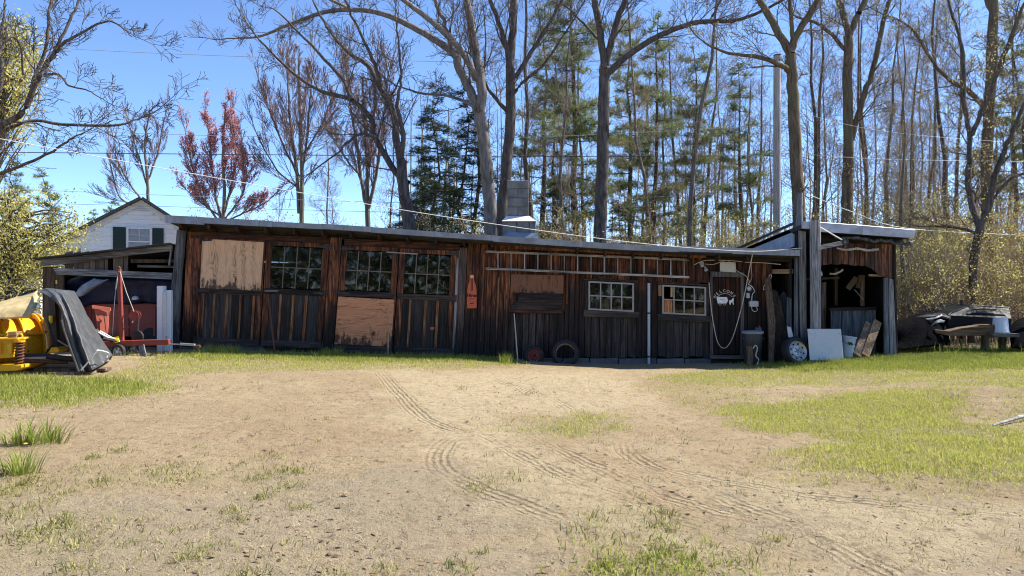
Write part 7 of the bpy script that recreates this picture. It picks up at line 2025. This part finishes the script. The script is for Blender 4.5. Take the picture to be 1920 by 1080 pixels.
# slim forest trees: a few grown once, then copied
def slim_meshes(seed, h, r, lean=0.0, low=.35):
    L = Limbs(seed); T = Limbs(seed + 1); rn = random.Random(seed)
    n = 9; pts = []; x = y = 0.0
    for i in range(n + 1):
        pts.append((x, y, h * i / n - (.2 if i == 0 else 0))); x += rn.gauss(lean, .11); y += rn.gauss(0, .11)
    rad = [r * (1.25 if i == 0 else 1) * (1 - .85 * i / n) + .008 for i in range(n + 1)]
    L.add(pts, rad, 7)
    cfg = dict(BARE, ang=(30, 65), kids=(34, 7, 5, 3), len=(.45, .70), max=3, up=.07, wob=.12, rmin=.006)
    T.kids(pts, [a * .38 for a in rad], 0, cfg, h * .27, low)
    tips = np.array([t[0] for t in T.tips])
    return L.mesh("trunk", (0, 0, 0)), T.mesh("crown", (0, 0, 0)), tips
SL = [slim_meshes(100 + i, 13 + i % 3, .085 + .02 * (i % 3), .01 * (i - 3), .22 + .05 * (i % 3)) for i in range(6)]
def tip_leaves(tips, seed, size, per, jit, frac):
    rng = np.random.default_rng(seed); t = tips[rng.random(len(tips)) < frac]
    c = np.repeat(t, per, 0) + rng.normal(0, jit, (len(t) * per, 3)); n = len(c)
    a = rng.normal(0, 1, (n, 3)); a /= np.linalg.norm(a, axis=1, keepdims=True); b = np.cross(a, rng.normal(0, 1, (n, 3))); b /= np.linalg.norm(b, axis=1, keepdims=True)
    s = size * rng.uniform(.6, 1.3, (n, 1))
    return fast_mesh("buds", np.stack([c, c + a * s * .5 + b * s * .3, c + a * s, c + a * s * .5 - b * s * .3], 1).reshape(-1, 3), np.arange(n * 4).reshape(-1, 4), False)
SLB = [tip_leaves(s[2], 200 + i, .06, 1, .05, .5) for i, s in enumerate(SL)]
slim_spots = [  # px, d, variant, scale, bark, leaf colour or None, where it stands
    (1062, 25, 0, .9, 'bark_slim', None, "slim bare tree a little left of the big oak"),
    (1048, 34, 1, .9, 'bark_dark', None, "thin far trunk right above the chimney top's right"),
    (985, 27, 2, .95, 'bark_dark', None, "dark slim trunk touching the chimney's right edge"),
    (1222, 27, 3, .95, 'bark_slim', 'bud_pink', "slim pink-budded tree, first right of the big oak"),
    (1250, 36, 4, .9, 'bark_dark', None, "dark thin trunk, second right of the big oak"),
    (1268, 34, 5, .85, 'bark_pine', None, "dark thin trunk, third right of the big oak"),
    (1288, 24.5, 1, .95, 'bark_slim', None, "pale grey slim tree with crooked side branch, midway to the utility pole"),
    (1318, 35, 2, .9, 'bark_dark', None, "thin dark trunk right of the pale grey slim tree"),
    (1345, 38, 0, .9, 'bark_slim', None, "far thin trunk, second right of the pale grey slim tree"),
    (1372, 40, 3, .9, 'bark_slim', None, "far thin trunk behind the wide-boughed pine"),
    (1404, 30, 4, .7, 'bark_slim', None, "thin tree between the wide-boughed pine and the utility pole"),
    (1432, 36, 5, .85, 'bark_slim', None, "thin trunk just left of the utility pole"),
    (1470, 38, 0, .9, 'bark_dark', None, "thin dark trunk squeezed between utility pole and stout tree"),
    (1512, 27, 1, .95, 'bark_dark', None, "slim trunk hugging the stout tree's right side"),
    (1542, 29, 2, .9, 'bark_brown', 'leaf_olive', "slim leafy-tipped trunk, first left of the forked tree"),
    (1556, 37, 3, .95, 'bark_slim', None, "far thin trunk close left of the forked tree"),
    (1626, 30, 4, .95, 'bark_brown', 'leaf_ochre', "slim ochre-tipped trunk, first right of the forked tree"),
    (1648, 36, 5, .95, 'bark_dark', 'leaf_ochre', "thin ochre-tipped trunk, second right of the forked tree"),
    (1672, 25, 0, .85, 'bark_slim', None, "slim grey tree above the lean-to's right roof end"),
    (1694, 33, 1, .95, 'bark_brown', 'leaf_ochre', "ochre-tipped trunk right of the lean-to roof end"),
    (1722, 38, 2, .95, 'bark_dark', 'leaf_ochre', "far ochre-tipped dark trunk left of the white house wall"),
    (1746, 30, 3, .95, 'bark_brown', 'leaf_olive', "leafy-tipped trunk at the white house wall's left end"),
    (1770, 27, 4, .98, 'bark_dark', None, "dark trunk in front of the white house wall"),
    (1800, 34, 5, .95, 'bark_dark', 'leaf_ochre', "ochre-tipped trunk at the white house wall's right end"),
    (1876, 33, 1, .95, 'bark_brown', 'leaf_ochre', "ochre-tipped trunk right of the tall thick trunk"),
    (1898, 25, 2, 1.0, 'bark_dark', None, "dark trunk second from the right edge of the wood"),
    (1925, 28, 3, 1.0, 'bark_brown', 'leaf_olive', "trunk cut by the right edge of the photo"),
    (1684, 20.5, 4, .60, 'bark_slim', 'leaf_olive', "grey trunk close behind the lean-to's right corner"),
    (1712, 21.5, 5, .42, 'bark_dark', 'leaf_spring', "small dark sapling between the lean-to and the black bed cap"),
    (742, 34, 0, .72, 'bark_slim', 'bud_pink', "thin bare tree crossing behind the leaning maple"),
    (620, 38, 2, .62, 'bark_slim', 'bud_pink', "faint bare tree between the two many-stemmed maples"),
    (520, 40, 3, .5, 'bark_slim', None, "low bare tree between red maple and twin-stemmed maple"),
    (650, 27, 4, .36, 'bark_slim', None, "small bare sapling low behind the roof left of the many-stemmed maple"),
    (1110, 38, 5, .95, 'bark_dark', None, "far dark trunk hugging the big oak's left side"),
    (1205, 40, 1, .9, 'bark_dark', None, "far thin trunk close right of the big oak"),
    (888, 34, 2, .95, 'bark_dark', None, "dark thin trunk just left of the tall maple's foot"),
]
slim_spots += [(2040, 17.5, 1, .75, 'bark_brown', 'leaf_olive', "tree just outside the right edge, shading the junk heap")]
rnd = random.Random(5)
for px, d, var, s, bk_, lf, lb in slim_spots:
    x = P(px, 0, d).x; z = gz1(x, d)
    o = empty("slim_tree", (x, d, z), lb, "tree", "slim trees in the wood behind the sheds")
    o.rotation_euler = (rnd.gauss(0, .025), rnd.gauss(0, .045), rnd.uniform(0, 6.28)); o.scale = (s, s, s)
    parts = [("trunk", SL[var][0], bk_), ("crown", SL[var][1], 'twig_pale')]
    if lf: parts.append(("young_leaves", SLB[var], lf))
    for nm, me, m_ in parts:
        c = bpy.data.objects.new(nm, me); COL.objects.link(c); c.parent = o
        if not me.materials: me.materials.append(M[m_])
        c.material_slots[0].link = 'OBJECT'; c.material_slots[0].material = M[m_]

# undergrowth: twiggy leafing shrubs
def shrub_meshes(seed, n_stem, h, n_leaf, spread, size):
    rng = np.random.default_rng(seed); L = Limbs(seed); pts_all = []
    cfg = dict(BARE, kids=(6, 4, 3), max=2, up=.12, wob=.14, rmin=.004, seg=(5, 4, 3), ang=(25, 55))
    for i in range(n_stem):
        a = rng.uniform(0, 6.28); t = rng.uniform(0, .45)
        b = (rng.normal(0, spread), rng.normal(0, spread * .7), -.05)
        L.grow(b, nrm((math.cos(a) * t, math.sin(a) * t, 1)), h * rng.uniform(.6, 1.05), .02, 0, cfg)
    tips = np.array([t[0] for t in L.tips]); tips = tips[tips[:, 2] > .05]
    c = tips[rng.permutation(len(tips))[rng.integers(0, max(1, int(len(tips) * .45)), n_leaf)]] + rng.normal(0, .055, (n_leaf, 3)); n = n_leaf
    c[:, 2] = np.abs(c[:, 2])
    a = rng.normal(0, 1, (n, 3)); a /= np.linalg.norm(a, axis=1, keepdims=True); b = np.cross(a, rng.normal(0, 1, (n, 3))); b /= np.linalg.norm(b, axis=1, keepdims=True)
    s = size * rng.uniform(.5, 1.3, (n, 1))
    return L.mesh("stems", (0, 0, 0)), fast_mesh("foliage", np.stack([c, c + a * s * .5 + b * s * .3, c + a * s, c + a * s * .5 - b * s * .3], 1).reshape(-1, 3), np.arange(n * 4).reshape(-1, 4), False)
SH = [shrub_meshes(300, 22, 2.4, 2300, .6, .055), shrub_meshes(301, 20, 3.0, 2100, .65, .055), shrub_meshes(302, 22, 1.6, 2300, .65, .048)]
sh_spots = [(1702, 19.6, 0, .95, 'leaf_olive'), (1735, 20.5, 1, .9, 'leaf_spring'), (1760, 19.4, 2, 1.1, 'leaf_olive'), (1790, 21, 1, 1.0, 'leaf_spring'), (1822, 20.6, 0, 1.0, 'leaf_olive'),
            (1856, 19.6, 2, 1.1, 'leaf_olive'), (1885, 20.8, 1, .95, 'leaf_spring'), (1915, 19.8, 0, 1.0, 'leaf_olive'), (1940, 21.5, 1, 1.0, 'leaf_ochre'), (1715, 24, 1, 1.15, 'leaf_spring'),
            (1775, 25, 1, 1.2, 'leaf_olive'), (1845, 25, 1, 1.15, 'leaf_ochre'), (1905, 25.5, 1, 1.2, 'leaf_olive'), (1660, 24, 1, 1.1, 'leaf_spring'), (1600, 25, 1, 1.05, 'leaf_olive'),
            (1540, 24.5, 1, 1.05, 'leaf_olive'), (1430, 24, 1, 1.0, 'leaf_spring'), (1380, 25, 1, 1.05, 'leaf_yellow'), (1325, 24.5, 1, 1.1, 'leaf_yellow'), (1262, 25, 1, 1.0, 'leaf_olive'),
            (1190, 24.5, 1, .98, 'leaf_olive'), (1090, 24.5, 1, 1.02, 'leaf_olive'), (1050, 24, 1, 1.08, 'leaf_yellow'), (1010, 25.5, 1, 1.05, 'leaf_ochre'), (860, 24.5, 1, 1.0, 'leaf_olive'), (790, 25, 1, 1.05, 'leaf_olive'),
            (470, 33, 1, 1.3, 'leaf_ochre'), (400, 39, 1, 1.5, 'leaf_ochre'), (150, 40, 1, 1.3, 'leaf_spring'), (1480, 26, 1, 1.1, 'leaf_ochre'), (1745, 30, 1, 1.5, 'leaf_ochre'), (1690, 31, 1, 1.6, 'leaf_ochre'), (1870, 31, 1, 1.6, 'leaf_ochre')]
SHW = {'leaf_olive': 'olive', 'leaf_spring': 'spring-green', 'leaf_ochre': 'ochre', 'leaf_yellow': 'yellow-green'}
SLM = [(400, "below the red maple"), (470, "right of the red maple"), (150, "left of the white house"), (790, "at the hemlock's foot"), (860, "under the tall maple"), (1010, "right behind the chimney"), (1050, "right of the chimney hood"),
       (1090, "left of the big oak's foot"), (1190, "right of the big oak's foot"), (1262, "over the roof between oak and pale slim tree"), (1325, "over the roof right of the pale slim tree"), (1380, "left of the utility pole's foot"), (1430, "at the utility pole's foot")]
def shrub_where(px, d):
    for p, t in SLM:
        if p == px: return t
    return None
seen = {}
order = sorted([s for s in sh_spots if s[0] >= 1480], key=lambda s: s[0])
ordn = ["first", "second", "third", "fourth", "fifth", "sixth", "seventh", "eighth", "ninth", "tenth", "eleventh", "twelfth", "thirteenth", "fourteenth", "fifteenth", "sixteenth", "seventeenth", "eighteenth", "nineteenth", "twentieth", "twenty-first"]
for px, d, var, s, lf in sh_spots:
    x = P(px, 0, d).x; z = gz1(x, d)
    w_ = shrub_where(px, d)
    if w_: lb = "leafing %s shrub %s" % (SHW[lf], w_)
    else: lb = "%s undergrowth shrub, %s rightwards from the utility pole" % (SHW[lf], ordn[order.index((px, d, var, s, lf))])
    o = empty("shrub", (x, d, z), lb, "shrub", "undergrowth along the wood's edge")
    o.rotation_euler = (0, 0, rnd.uniform(0, 6.28)); o.scale = (s, s, s)
    for nm, me, m_ in (("stems", SH[var][0], 'twig_tan'), ("foliage", SH[var][1], lf)):
        c = bpy.data.objects.new(nm, me); COL.objects.link(c); c.parent = o
        if not me.materials: me.materials.append(M[m_])
        c.material_slots[0].link = 'OBJECT'; c.material_slots[0].material = M[m_]

# the wood goes on behind: one mass of far stems and haze of twigs
L = Limbs(900); rn = random.Random(901)
cfg = dict(BARE, kids=(10, 4, 3), max=2, up=.08, wob=.12, rmin=.008, seg=(6, 4, 3), ang=(25, 60))
for i in range(170):
    d = rn.uniform(42, 75); px = rn.uniform(740, 2150) if rn.random() < .86 else rn.uniform(-100, 740)
    x = P(px, 0, d).x; h = rn.uniform(9, 15) if px > 740 else rn.uniform(3.5, 6)
    pts = []; xx, yy = x, d
    for k in range(6):
        pts.append((xx, yy, .1 + h * k / 5)); xx += rn.gauss(0, .15); yy += rn.gauss(0, .15)
    rad = [rn.uniform(.07, .13) * (1 - .15 * k) for k in range(6)]
    L.add(pts, rad, 5); L.kids(pts, [r * .4 for r in rad], 0, cfg, h * .3, .2)
fw_ = link("far_wood", L.mesh("far_wood", (0, 0, 0)), M['twig_pale']); setp(fw_, "far bare trees massed in the depth of the wood", "woods", None, "stuff")
rng = np.random.default_rng(77); n = 15000
d = rng.uniform(32, 62, n); px = rng.uniform(700, 2100, n)
x = (px - 960) * d / F
z = np.abs(rng.normal(0, 1.0, n)) * (1.2 + 1.0 * fbm(x * .3, d * .3, 4)) + .1
leaves("far_brush", np.stack([x, d, z], 1), .16, M['leaf_olive'], None, rng, .6)
setp(bpy.data.objects["far_brush"], "low olive brush massed far inside the wood", "brush", None, "stuff")

# the wood closes in behind the viewer too: it shows in the window glass
rng = np.random.default_rng(78); n = 52000
x = rng.uniform(-38, 38, n); y = rng.uniform(-34, -20, n); z = rng.uniform(0, 1, n) ** .8 * (9 + 4 * fbm(x * .25, y * .25, 6))
leaves("rear_wood", np.stack([x, y, z], 1), .55, M['needle'], None, rng, .6)
setp(bpy.data.objects["rear_wood"], "wood edge behind the viewer, mirrored in the window panes", "woods", None, "stuff")

# ------------------------------------------------------------------ pole and wires
up_ = rod("utility_pole", (P(1456, 0, 24).x, 24, 0), (P(1457, 0, 24).x, 24, P(0, 104, 24).z), .112, M['pole'], "tall plain grey wooden utility pole behind the sheds", "pole", 14)
MB().lathe([(.115, 0), (.118, .03), (.06, .06), (0, .065)], (P(1457, 0, 24).x, 24, P(0, 104, 24).z - .02), k=14).build("pole_cap", M['iron'], up_, True)
MB().tube([P(1463.5, 190, 23.87), P(1462.5, 430, 23.87)], .016, 6).build("ground_conduit", M['white'], up_)
def wire(pts, r, mat, label):
    o = MB().tube([P(*p) for p in cr(pts, 8)], r, 5).build("overhead_wire", M[mat], None, True); return setp(o, label, "wire", "overhead wires")
wire([(-40, 253, 13.0), (340, 322, 14.0), (690, 383, 14.9), (940, 422, 15.2), (1200, 456, 15.4), (1400, 471, 15.5), (1504, 465, 15.5)], .0065, 'white_wire', "white cable sloping from the top left down to the shed's eave")
wire([(-40, 285, 24), (480, 290, 24), (960, 293, 24), (1456, 292, 24)], .014, 'dark_wire', "dark cable crossing level above the shed, thickest of the level ones")
wire([(-40, 240, 25), (480, 256, 25), (960, 258, 25), (1456, 235, 24)], .008, 'grey_wire', "thin grey wire just above the thick dark cable")
wire([(-40, 82, 26), (300, 100, 26), (700, 113, 26), (1100, 116, 26), (1456, 108, 24)], .009, 'grey_wire', "highest thin wire crossing the sky")
wire([(-40, 352, 27), (480, 372, 27), (900, 380, 27), (1456, 360, 24)], .008, 'grey_wire', "thin wire passing just over the house roof peak")
wire([(-40, 378, 27), (500, 392, 27), (900, 398, 27), (1456, 380, 24)], .007, 'dark_wire', "lowest thin wire skimming above the shed roof")
wire([(1456, 285, 24), (1650, 298, 22), (1930, 303, 20)], .008, 'white_wire', "bright wire running right from the utility pole, middle one")
wire([(1457, 200, 24), (1650, 245, 22), (1930, 270, 20)], .006, 'white_wire', "upper bright wire running right from the utility pole")
wire([(1519, 366, 16.6), (1600, 398, 17.5), (1700, 428, 19), (1930, 442, 21)], .008, 'white_wire', "pale wire leaving the short post rightwards into the wood")
